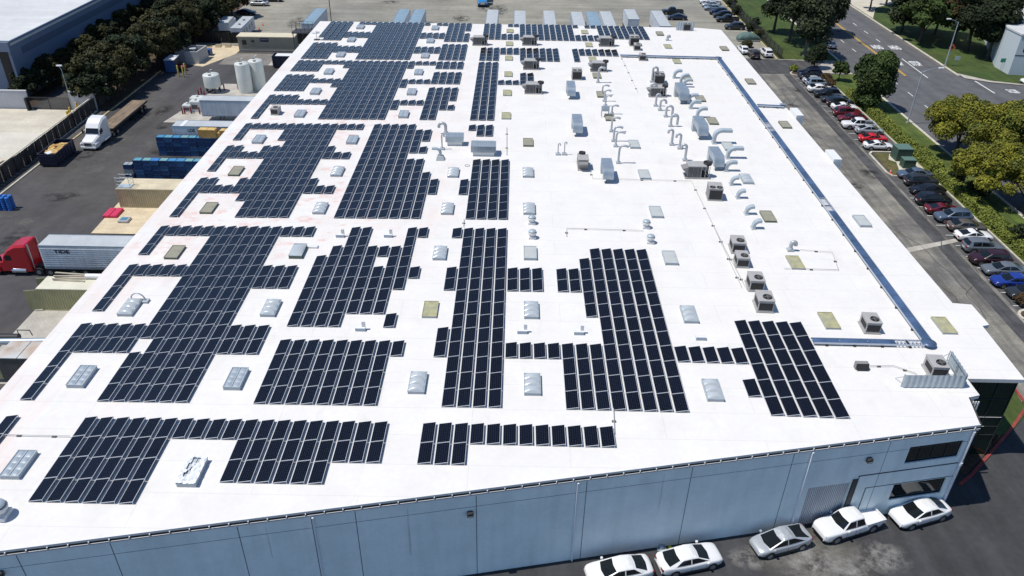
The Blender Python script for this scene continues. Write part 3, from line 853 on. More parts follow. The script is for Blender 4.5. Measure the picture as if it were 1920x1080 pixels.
FAR = [(3, 22, 25, 0, 7), (3, 21, 21, 3, 4), (3, 10, 14, 0, 13), (3, 15, 15, 0, 7), (3, 15, 15, 9, 12), (3, 16, 16, 0, 7), (3, 16, 16, 9, 9), (3, 16, 16, 11, 12), (3, 17, 17, 0, 5), (3, 18, 18, 3, 4),
 (3, 1, 5, 0, 13), (3, 0, 0, 2, 9), (3, 0, 0, 11, 13), (3, -1, -1, 3, 4), (3, -1, -1, 8, 9), (3, -4, 0 - 1, 13, 13), (3, -4, -4, 3, 4), (3, -4, -4, 8, 9), (3, -3, -2, 3, 3), (3, -3, -2, 8, 8),
 (3, -5, -5, 0, 4), (3, -5, -5, 6, 9), (3, -5, -5, 11, 13), (3, 6, 6, 3, 4), (3, 6, 6, 8, 9), (3, 6, 8, 13, 13), (3, 7, 8, 3, 3), (3, 7, 8, 8, 8), (3, 21, 21, 13, 13), (3, 22, 23, 12, 13),
 (4, -5, -5, 0, 4), (4, -4, -2, 3, 4), (4, -1, 2, 3, 3), (4, -5, -2, 6, 9), (4, -1, 1, 8, 8), (4, 2, 2, 7, 8), (4, -5, -2, 11, 13), (4, -1, 1, 13, 13), (4, 2, 2, 12, 13), (4, 3, 10, 0, 13),
 (4, 11, 11, 12, 13), (4, 11, 11, 7, 8), (4, 11, 11, 2, 3), (4, 12, 14, 13, 13), (4, 12, 14, 8, 8), (4, 12, 14, 3, 3), (4, 15, 18, 12, 13), (4, 15, 18, 8, 10), (4, 15, 16, 0, 6), (4, 17, 17, 2, 6), (4, 18, 18, 4, 6), (4, 18, 18, 2, 2),
 (4, 21, 23, 0, 13), (4, 24, 26, 8, 8), (4, 27, 28, 8, 10),
 (5, -5, -2, 0, 4), (5, -5, -5, 7, 12), (5, -4, -2, 6, 12), (5, -1, 2, 2, 3), (5, -1, 2, 7, 8), (5, 0, 2, 12, 12), (5, 3, 10, 0, 12), (5, 11, 11, 12, 12), (5, 13, 14, 12, 12), (5, 11, 14, 2, 3), (5, 11, 14, 7, 8),
 (5, 15, 17, 6, 12), (5, 18, 18, 6, 8), (5, 18, 18, 10, 12), (5, 15, 18, 0, 4), (5, 21, 23, 0, 3), (5, 24, 26, 2, 3), (5, 27, 32, 0, 3), (5, 21, 23, 7, 12), (5, 24, 26, 7, 8), (5, 25, 26, 12, 12), (5, 27, 35, 7, 12),
 (5, 36, 36, 12, 12), (5, 38, 39, 12, 12), (5, 36, 39, 7, 8), (5, 40, 44, 8, 12), (5, 45, 45, 10, 12), (5, 46, 47, 8, 12), (5, 35, 35, 0, 3), (5, 36, 41, 2, 3)]
cells = []
for s, i0, i1, r0, r1, where in BL:
    for i in range(i0, i1 + 1):
        for j in range(r0, r1 + 1):
            x, y = grid(i, s, j)
            one_r, one_c = r1 == r0, i1 == i0
            row, colm = ORD[j - r0], ORD[i - i0]
            if one_r and one_c: lab = 'dark solar panel ' + where
            elif one_r: lab = colm + ' solar panel from the left, ' + where
            elif one_c: lab = row + ' solar panel from the front, ' + where
            else: lab = 'solar panel, column ' + colm + ', row ' + row + ', ' + where
            cells.append((((x - CAM.x) ** 2 + (y - CAM.y) ** 2), i, s, j, lab))
cells.sort(key=lambda c: c[0])
near, rest = cells[:300], cells[300:]
def spot(i, s, j):
    x, y = grid(i, s, j)
    sx = (grid(i + 1, s, j)[0] - x) / U
    sy = (grid(i, s, j + 1)[1] - y) / ROW
    return x, y, sx, sy
P0 = thing('solar_panel', '', 'solar panel', (0, 0, 0), 0, 'solar panels on the white roof')
b = MB(); panel_cells(b); b.build('cell_glass', M_CELL, P0)
b = MB(); panel_frame(b); b.build('frame', M_FRAME, P0)
b = MB(); panel_bracket(b); b.build('mounting_bracket', M_BRKT, P0)
for n, (_, i, s, j, lab) in enumerate(near):
    o = P0 if n == 0 else dup(P0)
    x, y, sx, sy = spot(i, s, j)
    o.location = (x, y, H)
    o.scale = (sx, sy, 1)
    o['label'] = lab
b = MB()
allr = [(i, s, j) for _, i, s, j, _ in rest] + [(i, s, j) for s, i0, i1, r0, r1 in FAR for i in range(i0, i1 + 1) for j in range(r0, r1 + 1)]
for i, s, j in allr:
    x, y, sx, sy = spot(i, s, j)
    T = lambda p: (x + p[0] * sx, y + p[1] * sy, H + p[2])
    panel_cells(b, T, 0); panel_frame(b, T, 1); panel_bracket(b, T, 2)
tag(b.build('solar_panels', [M_CELLF, M_FRAMEF, M_BRKT]), 'dark solar panels in many arrays over the rear of the white roof', 'solar panels', kind='stuff')

# ------------------------------------------------------------------ skylights
M_DOME = mat('skylight_dome', (0.31, 0.355, 0.40), 0.45, noise=(2, 0.08), coat=0.1)
M_BARREL = mat('skylight_barrel', (0.43, 0.465, 0.485), 0.3, noise=(2, 0.06), coat=0.4)
M_YEL = mat('skylight_yellowed', (0.36, 0.345, 0.225), 0.5, noise=(2.5, 0.18), col2=(0.38, 0.36, 0.20))
M_TANS = mat('skylight_tan', (0.285, 0.27, 0.20), 0.5, noise=(1.5, 0.12))
M_FLAT = mat('skylight_white', (0.46, 0.475, 0.455), 0.4, noise=(1.5, 0.06))
M_CURB = mat('skylight_curb', (0.42, 0.45, 0.47), 0.6)
M_CURBD = mat('skylight_curb_dark', (0.12, 0.15, 0.12), 0.8)
M_PLAST = mat('torn_plastic', (0.72, 0.74, 0.76), 0.3, noise=(6, 0.2))
SKY0 = {}
def dome_patch(b, x0, x1, y0, y1, z, h, n=6, barrel=False):
    V, F = [], []
    for a in range(n + 1):
        for c in range(n + 1):
            u, v = a / n, c / n
            hu = math.sin(math.pi * u) ** .7 if not barrel else math.sin(math.pi * (0.08 + .84 * u)) ** .8
            hv = math.sin(math.pi * v) ** .7 if not barrel else (math.sin(math.pi * v) ** .35)
            V.append((x0 + (x1 - x0) * u, y0 + (y1 - y0) * v, z + h * hu * hv))
    for a in range(n):
        for c in range(n): F.append((a * (n + 1) + c, (a + 1) * (n + 1) + c, (a + 1) * (n + 1) + c + 1, a * (n + 1) + c + 1))
    b.idx(V, F, 0, True)
def sky_proto(kind):
    w, l = 1.28, 2.42
    r = thing('skylight', '', 'skylight', (0, 0, 0), 0, 'skylights on the white roof')
    hc = {'double': .30, 'torn': .30, 'barrel': .24, 'tan': .20, 'yellow': .16, 'flat': .24, 'box': .34}[kind]
    b = MB(); b.box((0, 0, hc / 2), (w, l, hc), 0, top=(w - .04, l - .04)); b.build('curb', M_CURBD if kind in ('tan', 'box') else M_CURB, r)
    b = MB()
    for x in (-w / 2 - .01, w / 2 - .05): b.bb(x, x + .06, -l / 2 - .02, l / 2 + .02, hc + .002, hc + .05)
    for y in (-l / 2 - .01, l / 2 - .05): b.bb(-w / 2 + .051, w / 2 - .051, y, y + .06, hc + .002, hc + .05)
    if kind in ('double', 'torn'): b.bb(-.03, .03, -l / 2 + .06, l / 2 - .06, hc + .002, hc + .055)
    b.build('frame', M_STEELP if kind not in ('yellow', 'tan') else (M_TANS if kind == 'tan' else M_YEL), r)
    if kind == 'double':
        for sx in (-1, 1):
            for k in range(4):
                b = MB(); y0 = -l / 2 + .06 + k * (l - .12) / 4
                dome_patch(b, min(sx * .035, sx * (w / 2 - .06)), max(sx * .035, sx * (w / 2 - .06)), y0, y0 + (l - .12) / 4, hc + .004, .075)
                b.build('dome', M_DOME, r)
    elif kind == 'torn':
        b = MB(); b.face([(-w / 2 + .06, -l / 2 + .06, hc - .02), (w / 2 - .06, -l / 2 + .06, hc - .02), (w / 2 - .06, l / 2 - .06, hc - .02), (-w / 2 + .06, l / 2 - .06, hc - .02)]); b.build('opening', M_BLACK, r)
        rnd = random.Random(3)
        b = MB()
        V, F = [], []
        n, mm = 10, 16
        for a in range(n + 1):
            for c in range(mm + 1): V.append((-w / 2 - .03 + (w + .06) * a / n, -l / 2 - .03 + (l + .06) * c / mm, hc + .06 + .10 * rnd.random()))
        for a in range(n):
            for c in range(mm):
                x, y = (a + .5) / n, (c + .5) / mm
                hole = (abs(x - .24 - .22 * (y - .1)) < .13 and .22 < y < .95 and not abs(y - .5 - (x - .3) * 1.2) < .07) or (abs(x - .6) < .07 and .72 < y < .95)
                if not hole: F.append((a * (mm + 1) + c, (a + 1) * (mm + 1) + c, (a + 1) * (mm + 1) + c + 1, a * (mm + 1) + c + 1))
        b.idx(V, F); b.build('plastic_sheet', M_PLAST, r)
    elif kind in ('barrel', 'box'):
        k3 = 3 if kind == 'barrel' else 1
        for k in range(k3):
            b = MB(); y0 = -l / 2 + .06 + k * (l - .12) / k3
            dome_patch(b, -w / 2 + .06, w / 2 - .06, y0 + .005, y0 + (l - .12) / k3 - .005, hc + .01, .26 if kind == 'barrel' else .20, 8, True)
            b.build('dome', M_BARREL, r)
    else:
        b = MB(); dome_patch(b, -w / 2 + .055, w / 2 - .055, -l / 2 + .055, l / 2 - .055, hc + .012, .05, 5); b.build('panel', {'tan': M_TANS, 'yellow': M_YEL, 'flat': M_FLAT}[kind], r)
    return r
LOOK = {'double': 'grey twin dome skylight', 'torn': 'skylight wrapped in torn clear plastic', 'barrel': 'pale ribbed barrel skylight', 'tan': 'tan weathered flat skylight', 'yellow': 'yellowed flat skylight', 'flat': 'white flat skylight', 'box': 'white domed skylight on a tall brown curb'}
SKR = [  # rows from the front: (x, y, kind) in photo pixels, left to right
 [(36, 872, 'double'), (361, 886, 'torn')],
 [(154, 707, 'double'), (443, 711, 'double'), (783, 718, 'barrel'), (998, 721, 'barrel'), (1336, 732, 'barrel')],
 [(244, 577, 'barrel'), (508, 578, 'barrel'), (807, 580, 'yellow'), (996, 582, 'barrel'), (1292, 590, 'barrel'), (1554, 601, 'yellow'), (1770, 610, 'yellow')],
 [(328, 473, 'tan'), (559, 472, 'box'), (825, 475, 'barrel'), (994, 475, 'flat'), (1256, 484, 'flat'), (1491, 492, 'yellow')],
 [(392, 390, 'tan'), (601, 391, 'barrel'), (839, 392, 'barrel'), (992, 392, 'barrel'), (1230, 398, 'flat'), (1440, 406, 'tan'), (1616, 415, 'flat')],
 [(443, 321, 'tan'), (633, 322, 'barrel'), (850, 324, 'barrel'), (990, 324, 'barrel'), (1208, 328, 'flat'), (1399, 336, 'barrel')],
 [(486, 262, 'double'), (661, 263, 'double'), (990, 267, 'tan'), (1189, 271, 'flat'), (1365, 275, 'flat')],
 [(563, 214, 'double'), (757, 215, 'double'), (949, 217, 'yellow'), (1143, 220, 'tan'), (1336, 227, 'tan'), (1472, 234, 'tan')],
 [(592, 172, 'double'), (772, 173, 'double'), (951, 174, 'yellow'), (1127, 177, 'tan'), (1313, 185, 'tan')],
 [(617, 135, 'double'), (785, 136, 'double'), (953, 139, 'yellow'), (1119, 142, 'tan'), (1289, 147, 'tan'), (1407, 153, 'tan')],
 [(639, 103, 'double'), (797, 105, 'double'), (954, 109, 'yellow'), (1111, 111, 'yellow'), (1269, 115, 'yellow')],
 [(659, 75, 'double'), (807, 77, 'double'), (955, 82, 'yellow'), (1104, 84, 'yellow'), (1252, 87, 'yellow'), (1358, 91, 'tan')],
 [(676, 51, 'double'), (816, 53, 'double'), (956, 58, 'yellow'), (1096, 60, 'yellow'), (1237, 63, 'tan')]]
for ri, rowp in enumerate(SKR):
    for ci, (px, py, kind) in enumerate(rowp):
        if kind not in SKY0: o = SKY0[kind] = sky_proto(kind)
        else: o = dup(SKY0[kind])
        q = at(px, py, H + .12)
        o.location = (q.x, q.y, H)
        o['label'] = (LOOK[kind] + ', ' + ORD[ci] + ' from left in the ' + ORD[ri] + ' skylight row from the front') if kind not in ('torn', 'box') else LOOK[kind] + (' beside the front arrays' if kind == 'torn' else ' with a white lid beside it')
# ------------------------------------------------------------------ roof machines
M_UNIT = mat('unit_grey', (0.235, 0.23, 0.225), 0.6, noise=(1.5, 0.08))
M_UNITT = mat('unit_top', (0.37, 0.36, 0.35), 0.6, noise=(1.5, 0.08))
M_UNITD = mat('unit_dark_panel', (0.10, 0.098, 0.095), 0.7, noise=(2, 0.15))
M_COIL = mat('coil_grille', (0.022, 0.022, 0.024), 0.7, streak=((30, 30, 1), 0.4))
M_FAN = mat('fan_black', (0.015, 0.015, 0.016), 0.6)
def fan(b, x, y, z, r):
    b.lathe([(r, 0), (r, .05), (r * .92, .06), (r * .9, .02), (r * .2, .015), (r * .15, .04), (.01, .04)], (x, y, z), 18)
def fan_part(parent, x, y, z, r):
    b = MB(); b.lathe([(r, 0), (r, .06), (r * .93, .06), (r * .9, .012), (.01, .012)], (x, y, z), 20); f = b.build('fan', M_FAN, parent)
    b = MB(); b.lathe([(r * .22, .0), (r * .22, .03), (.01, .035)], (x, y, z + .02), 10)
    for k in range(4):
        a = math.pi / 2 * k
        b.box((x + math.cos(a) * r * .5, y + math.sin(a) * r * .5, z + .03), (r * .75, .10, .01), 0, a)
    b.build('fan_blade', M_UNITD, f)
def package_unit(name='rooftop_unit'):
    """long open-sided packaged unit: light lid, dark side towards -Y, hood at the left end, fan drum at the right end"""
    r = thing(name, '', 'air conditioner', group='packaged air conditioners on the roof')
    b = MB(); b.bb(-1.15, 1.15, -.62, .62, .0, .14); b.build('base_frame', M_UNITT, r)
    b = MB(); b.bb(-.95, .25, -.56, .56, .14, 1.22); b.bb(.25, 1.1, .0, .56, .14, 1.22); b.build('cabinet', M_UNIT, r)
    b = MB()
    for x0, x1, m in ((-.93, -.5, 0), (-.46, -.05, 0), (-.01, .23, 0)): b.bb(x0, x1, -.575, -.562, .2, 1.16)
    b.build('access_panel', M_UNITD, r)
    b = MB(); b.bb(-1.0, .72, -.64, .64, 1.222, 1.30); b.build('lid', M_UNITT, r)
    b = MB(); b.lathe([(.40, 0), (.40, .26), (.36, .27), (.35, .20), (.01, .20)], (.92, .05, 1.222), 18); b.build('fan', M_FAN, r)
    b = MB(); b.idx([(-.955, -.5, 1.1), (-.955, .5, 1.1), (-1.5, .5, .95), (-1.5, -.5, .95), (-.955, -.5, .4), (-.955, .5, .4)], [(0, 1, 2, 3), (0, 3, 4), (1, 5, 2), (3, 2, 5, 4)]); b.build('hood', M_UNIT, r)
    b = MB()
    for x, y in ((.3, -.55), (1.06, -.55), (1.06, .58), (.68, -.55)): b.bb(x - .03, x + .03, y - .02, y + .02, .141, 1.22)
    b.tube([(.3, -.55, 1.18), (1.06, -.55, .2)], .02, 5)
    b.build('frame_post', M_UNITT, r)
    b = MB(); b.cyl((.62, -.2, .14), (.62, -.2, .6), .2, n=12); b.bb(.8, 1.0, -.4, -.1, .14, .55); b.build('compressor', M_BLACK, r)
    return r
def condenser(name='condensing_unit', nf=2, w=1.55, d=1.9, h=1.45, dark=True, group=None):
    r = thing(name, '', 'air conditioner', group=group)
    b = MB(); b.bb(-w / 2 - .06, w / 2 + .06, -d / 2 - .06, d / 2 + .06, 0, .12); b.build('base_frame', M_UNITT, r)
    b = MB(); b.bevelbox(-w / 2, w / 2, -d / 2, d / 2, .121, h, .03); b.build('cabinet', M_UNIT if dark else M_UNITT, r)
    b = MB(); b.bb(-w / 2 + .08, w / 2 - .08, -d / 2 - .012, -d / 2 - .002, .22, h - .18)
    if nf == 1: b.bb(-w / 2 - .012, -w / 2 - .002, -d / 2 + .08, d / 2 - .3, .35, h - .18)
    b.build('coil_grille', M_COIL, r)
    b = MB(); b.bb(-w / 2 - .02, w / 2 + .02, -d / 2 - .02, d / 2 + .02, h + .001, h + .04); b.build('lid', M_UNITT, r)
    if nf == 2:
        for x in (-w * .25, w * .25): fan_part(r, x, -d / 2 + .42, h + .041, .33)
    else: fan_part(r, .12, -d / 2 + .55, h + .041, .34)
    return r
USED = set()
def inst(p):
    if p.name in USED: return dup(p)
    USED.add(p.name)
    return p
def put(proto, px, py, label, z=H, rot=0.0, sc=1.0):
    o = inst(proto)
    q = at(px, py, z)
    o.location = (q.x, q.y, z)
    o.rotation_euler = (0, 0, rot)
    o.scale = (sc, sc, sc)
    o['label'] = label
    return o
PKG = package_unit()
for px, py, sc, lab in ((900, 84, 1.35, 'long rooftop air conditioner in front of the back panels, leftmost of that row'), (993, 84, 1.35, 'long rooftop air conditioner hiding the foot of the wide rear array'),
    (1137, 86, 1.4, 'long rooftop air conditioner in front of the rearmost right array'), (996, 129, 1.35, 'long rooftop air conditioner behind the two short three-panel columns'),
    (1122, 133, 1.35, 'long rooftop air conditioner behind the tall goose-neck pipe'), (1000, 174, 1.35, 'long rooftop air conditioner hiding the foot of a two-column array'),
    (1232, 180, 1.3, 'long rooftop air conditioner behind the row of hooked silver pipes'), (1305, 331, 1.45, 'long rooftop air conditioner beside the nearest big curved duct')):
    put(PKG, px, py, lab, sc=sc * .88)
CON2 = condenser(group='two-fan condensing units on the roof')
for px, py, sc, lab in ((1081, 147, 1.0, 'dark fronted two-fan condenser standing behind a large curved duct'), (1234, 155, 1.05, 'dark fronted two-fan condenser behind the inverted U pipes'),
    (1338, 370, 1.0, 'two-fan condenser with dark grille, nearest one right of the pipes'), (1188, 84, 1.05, 'tall two-fan condenser between the rear right array and skylight'), (1286, 56, .9, 'dark condenser inside the corrugated screen at the back edge')):
    put(CON2, px, py, lab, sc=sc, rot=R(-4) if px == 1338 else 0)
r = package_unit('open_condenser'); r['group'] = 'two-fan condensing units on the roof'
put(r, 1092, 313, 'open sided condenser with two fans standing left of the nearest duct on the bare roof', sc=1.05, rot=R(90))
CON1 = condenser('fan_unit', 1, 1.15, 1.5, 1.0, False, 'single-fan units on the roof')
for px, py, sc, lab in ((1194, 93, 1.0, 'small single-fan unit in front of the tall two-fan condenser'), (1204, 112, 1.0, 'small single-fan unit standing over the far end of the cable tray'),
    (1381, 468, 1.15, 'single-fan unit with side hood, furthest of the four in a line'), (1389, 495, 1.05, 'smaller single-fan unit, second of the four in a line'),
    (1414, 538, 1.15, 'single-fan unit with side hood, third of the four in a line'), (1430, 576, 1.2, 'single-fan unit, nearest of the four in a line'),
    (1629, 616, 1.1, 'lone single-fan unit between two yellowed skylights'), (1751, 698, 1.1, 'single-fan unit behind the corrugated screen near the glass corner'),
    (518, 213, .95, 'brown box unit beside a twin dome skylight at the left edge')):
    put(CON1, px, py, lab, sc=sc, rot=R(-3))
# hoods on the line of four
# ------------------------------------------------------------------ big galvanised ducts
def duct_profile(L, h, t):
    """outer and inner side line of a swan-neck duct in (y, z): level run, then a quarter bend down"""
    out = [(L / 2, h)]
    rr = t * 1.25
    yb = -L / 2 + rr
    out.append((yb, h))
    for k in range(1, 9):
        a = math.pi / 2 * k / 8
        out.append((yb - rr * math.sin(a), h - rr + rr * math.cos(a)))
    out.append((-L / 2, h - rr - .25))
    inn = [(L / 2, h - t), (yb, h - t)]
    ri = rr - t
    for k in range(1, 9):
        a = math.pi / 2 * k / 8
        inn.append((yb - ri * math.sin(a), h - t - ri + ri * math.cos(a)))
    inn.append((-L / 2 + t, h - rr - .25))
    return out, inn
def big_duct(name, L, w, h, t, leg=True):
    r = thing(name, '', 'duct', group='swan-neck ducts on the roof')
    out, inn = duct_profile(L, h, t)
    b = MB()
    n = len(out)
    for k in range(n - 1):
        (y0, z0), (y1, z1) = out[k], out[k + 1]
        b.face([(-w / 2, y0, z0), (-w / 2, y1, z1), (w / 2, y1, z1), (w / 2, y0, z0)], 0, smooth=False)
        (a0, c0), (a1, c1) = inn[k], inn[k + 1]
        b.face([(w / 2, a0, c0), (w / 2, a1, c1), (-w / 2, a1, c1), (-w / 2, a0, c0)], 0)
        for sx in (-1, 1):
            P = [(sx * w / 2, y0, z0), (sx * w / 2, y1, z1), (sx * w / 2, a1, c1), (sx * w / 2, a0, c0)]
            b.face(P if sx > 0 else P[::-1], 0)
    b.build('duct_body', M_STEEL, r)
    b = MB(); b.bb(-w / 2 + .03, w / 2 - .03, -L / 2 + .03, -L / 2 + t - .03, out[-1][1] + .02, out[-1][1] + .04); b.build('opening', M_BLACK, r)
    b = MB(); b.bb(-w / 2, w / 2, L / 2 - t, L / 2 - .002, 0, h - t - .002); b.build('riser', M_STEELP, r)
    b = MB(); b.bb(-w / 2 - .02, w / 2 + .02, L * .18, L * .18 + .04, h - t - .02, h + .025); b.build('seam_flange', M_STEELP, r)
    return r
def place(o, px, py, label, z=H, rot=0.0, sc=1):
    q = at(px, py, z); o.location = (q.x, q.y, z); o.rotation_euler = (0, 0, rot); o.scale = (sc, sc, sc); o['label'] = label; return o
D0 = big_duct('roof_duct', 3.6, 1.25, 1.75, .75)
def mid_y(px, pyb, L): 
    q = at(px, pyb, H); return q
for px, py, lab, sc in ((1071, 187, 'galvanised swan-neck duct in front of a dark condenser, furthest of the left pair', 1.0), (1083, 257, 'galvanised swan-neck duct on bare roof, nearer of the left pair', 1.05), (1140, 345, 'galvanised swan-neck duct standing nearest the viewer left of the hooked pipes', 1.0),
    (1281, 196, 'swan-neck duct among the curved scoops, furthest of the right three', 1.15), (1316, 263, 'swan-neck duct among the curved scoops, middle of the right three', 1.1), (1346, 321, 'swan-neck duct among the curved scoops, nearest of the right three', 1.0)):
    o = inst(D0)
    q = at(px, py, H)
    o.location = (q.x, q.y + 1.8 * sc, H); o.scale = (sc, sc, sc); o['label'] = lab
    if px > 1200: o.rotation_euler = (0, 0, R(2))
# ------------------------------------------------------------------ curved scoops
def scoop(name, w, hh, reach, label, px, py, rot=0.0, sc=1.0, tall=.5, longarm=0.0):
    """rectangular elbow rising from the roof and bending over to +X"""
    r = thing(name, label, 'vent scoop', group='curved intake scoops on the roof')
    t = .40
    path = [(0, 0)] + [(0, tall * .5), (0, tall)]
    rr = hh - tall
    for k in range(1, 9):
        a = math.pi / 2 * k / 8
        path.append((rr * (1 - math.cos(a)), tall + rr * math.sin(a)))
    path.append((rr + longarm + .15, tall + rr))
    def off(d):
        o = []
        for k, p in enumerate(path):
            q0, q1 = path[max(k - 1, 0)], path[min(k + 1, len(path) - 1)]
            dx, dz = q1[0] - q0[0], q1[1] - q0[1]
            l = math.hypot(dx, dz) or 1
            o.append((p[0] + dz / l * d, p[1] - dx / l * d))
        return o
    A, B = off(-t / 2), off(t / 2)
    b = MB()
    for k in range(len(path) - 1):
        for P, s in ((A, 1), (B, -1)):
            Q = [(P[k][0], -w / 2, P[k][1]), (P[k][0], w / 2, P[k][1]), (P[k + 1][0], w / 2, P[k + 1][1]), (P[k + 1][0], -w / 2, P[k + 1][1])]
            b.face(Q if s < 0 else Q[::-1])
        for y in (-w / 2, w / 2):
            Q = [(A[k][0], y, A[k][1]), (B[k][0], y, B[k][1]), (B[k + 1][0], y, B[k + 1][1]), (A[k + 1][0], y, A[k + 1][1])]
            b.face(Q if y < 0 else Q[::-1])
    b.build('elbow', M_STEELP, r)
    b = MB(); b.box((0, 0, .06), (t + .3, w + .3, .12)); b.build('curb', M_CURB, r)
    e, f = A[-1], B[-1]
    b = MB(); b.face([(e[0] + .002, -w / 2 + .03, e[1] - .03), (f[0] + .002, -w / 2 + .03, f[1] + .03), (f[0] + .002, w / 2 - .03, f[1] + .03), (e[0] + .002, w / 2 - .03, e[1] - .03)]); b.build('opening', M_UNITD, r)
    q = at(px, py, H)
    r.location = (q.x, q.y, H); r.rotation_euler = (0, 0, rot); r.scale = (sc, sc, sc)
    return r
for k, (px, py, w, hh, tall, la, lab) in enumerate(((1264, 146, .8, 1.35, .5, .3, 'curved scoop furthest back, beside a weathered tan skylight'), (1276, 158, .8, 1.7, .8, .3, 'curved scoop rising behind the furthest right swan-neck duct'), (1281, 163, .7, 1.3, .4, .3, 'curved scoop whose tip shows over the furthest right duct'),
    (1290, 193, .8, 1.4, .5, .5, 'curved scoop just right of the furthest right swan-neck duct'), (1295, 203, .7, 1.2, .3, .5, 'short curved scoop in front of a tan skylight beside the ducts'), (1307, 220, .8, 1.5, .6, .4, 'curved scoop standing at the rear of the middle duct'),
    (1338, 268, .9, 2.0, 1.0, 1.3, 'tall long armed scoop behind the nearest right duct'), (1364, 296, .8, 1.5, .6, 1.0, 'long armed scoop right of the white flat skylight'), (1361, 320, .7, 1.3, .5, .4, 'curved scoop close beside the foot of the nearest right duct'),
    (1371, 346, .8, 1.25, .45, .1, 'stubby curved scoop furthest back of the free-standing four'), (1383, 371, .8, 1.25, .45, .1, 'stubby curved scoop second of the free-standing four'), (1399, 401, .8, 1.25, .45, .1, 'stubby curved scoop third of the free-standing four'), (1412, 428, .8, 1.25, .45, .1, 'stubby curved scoop nearest of the free-standing four'))):
    scoop('curved_scoop', w, hh, 0, lab, px, py, tall=tall, longarm=la, sc=.72 if la < .2 else .88)
# ------------------------------------------------------------------ goose-neck pipes
M_PIPE = mat('bright_duct_pipe', (0.42, 0.44, 0.46), 0.4, 0.25, noise=(4, 0.1))
def goose(px, py, h, reach, rad, label, two=False, back=0.0):
    r = thing('gooseneck_pipe', label, 'vent pipe', group='goose-neck vent pipes on the roof')
    q = at(px, py, H); r.location = (q.x, q.y, H)
    rr, sg = abs(reach) / 2, (1 if reach > 0 else -1)
    path = [(0, 0, .1), (0, 0, h * .5), (0, 0, h - rr)]
    for k in range(1, 9):
        a = math.pi * k / 8
        path.append((sg * (rr - rr * math.cos(a)), 0, h - rr + rr * math.sin(a)))
    path.append((reach, 0, h - rr - (.12 if not two else h * .55)))
    b = MB(); b.tube(path, rad, 10); b.build('pipe', M_PIPE, r)
    b = MB(); b.box((0, 0, .1), (.6, .6, .2)); b.build('curb', M_CURB, r)
    b = MB(); b.lathe([(rad * 1.5, .201), (rad * 1.5, .25), (rad * 1.05, .36)], n=12); b.build('flashing', M_STEELP, r)
    b = MB(); e = path[-1]; b.lathe([(rad * 1.02, -.03), (rad * 1.02, .0)], e, 10); b.build('mouth', M_UNITD, r)
    return r
def hook(px, py, h, reach, rad, label):
    """pipe with a short side arm and a beak-like outlet to the right"""
    r = thing('hooded_pipe', label, 'vent pipe', group='hooded vent pipes on the roof')
    q = at(px, py, H); r.location = (q.x, q.y, H)
    b = MB(); b.tube([(0, 0, .1), (0, 0, h * .6), (.02, 0, h * .82), (.12, 0, h * .94), (.3, 0, h), (reach * .7, 0, h), (reach, 0, h - .12)], [rad] * 4 + [rad * .95, rad * 1.05, rad * 1.25], 10); b.build('pipe', M_PIPE, r)
    b = MB(); b.box((0, 0, .1), (.55, .55, .2)); b.build('curb', M_CURB, r)
    b = MB(); b.lathe([(rad * 1.5, .201), (rad * 1.5, .26), (rad * 1.05, .34)], n=10); b.build('flashing', M_STEELP, r)
    return r
for px, py, h, re, rad, lab in ((1121, 155, 2.4, 1.0, .17, 'tall hooded pipe in front of a long air conditioner, back end of the left line'), (1129, 178, 1.5, 1.0, .13, 'hooded pipe just in front of the tallest pipe of the left line'), (1133, 190, 1.7, .9, .13, 'hooded pipe behind the small galvanised box of the left line'), (1135, 199, 1.6, .8, .13, 'slim hooded pipe touching the small galvanised box'),
    (1147, 214, 1.3, .9, .13, 'hooded pipe right of the small galvanised box'), (1146, 247, 2.0, 1.1, .14, 'hooded pipe in front of the small galvanised box'), (1150, 265, 2.0, 1.1, .14, 'hooded pipe, third nearest of the left line'), (1154, 275, 2.0, 1.1, .14, 'hooded pipe, second nearest of the left line'), (1159, 306, 2.3, 1.1, .14, 'hooded pipe standing nearest the viewer in the left line')):
    hook(px, py, h, re, rad, lab)
for px, py, h, re, rad, two, lab in ((1222, 154, 2.4, .75, .17, True, 'inverted U pipe left of a dark two-fan condenser'), (1219, 181, 2.0, .8, .17, True, 'inverted U pipe in front of a long dark air conditioner'), (1229, 199, 1.8, .6, .16, False, 'hooked silver pipe overlapping the corner of a long air conditioner'), (1237, 207, 1.6, .8, .17, False, 'hooked silver pipe, fourth from the back of the right line'),
    (1248, 219, 1.6, .9, .17, True, 'inverted U pipe at the middle of the right line'), (1257, 237, 1.7, .9, .17, True, 'inverted U pipe just before the middle of the right line'), (1259, 272, 2.1, -.6, .16, False, 'hooked silver pipe bending back to the left'), (1274, 279, 2.0, -.6, .16, False, 'hooked silver pipe, second nearest of the right line'), (1284, 301, 2.1, -.6, .16, False, 'hooked silver pipe behind the nearest long air conditioner')):
    goose(px, py, h, re, rad, lab, two)
r = thing('duct_box', 'small galvanised box on legs among the hooded pipes', 'duct'); place(r, 1134, 219, r['label'])
b = MB(); b.bb(-.55, .55, -.3, .3, .9, 1.5); b.build('box_body', M_STEEL, r)
b = MB()
for x in (-.5, .5):
    for y in (-.25, .25): b.bb(x - .03, x + .03, y - .03, y + .03, 0, .9)
b.build('leg', M_STEELP, r)
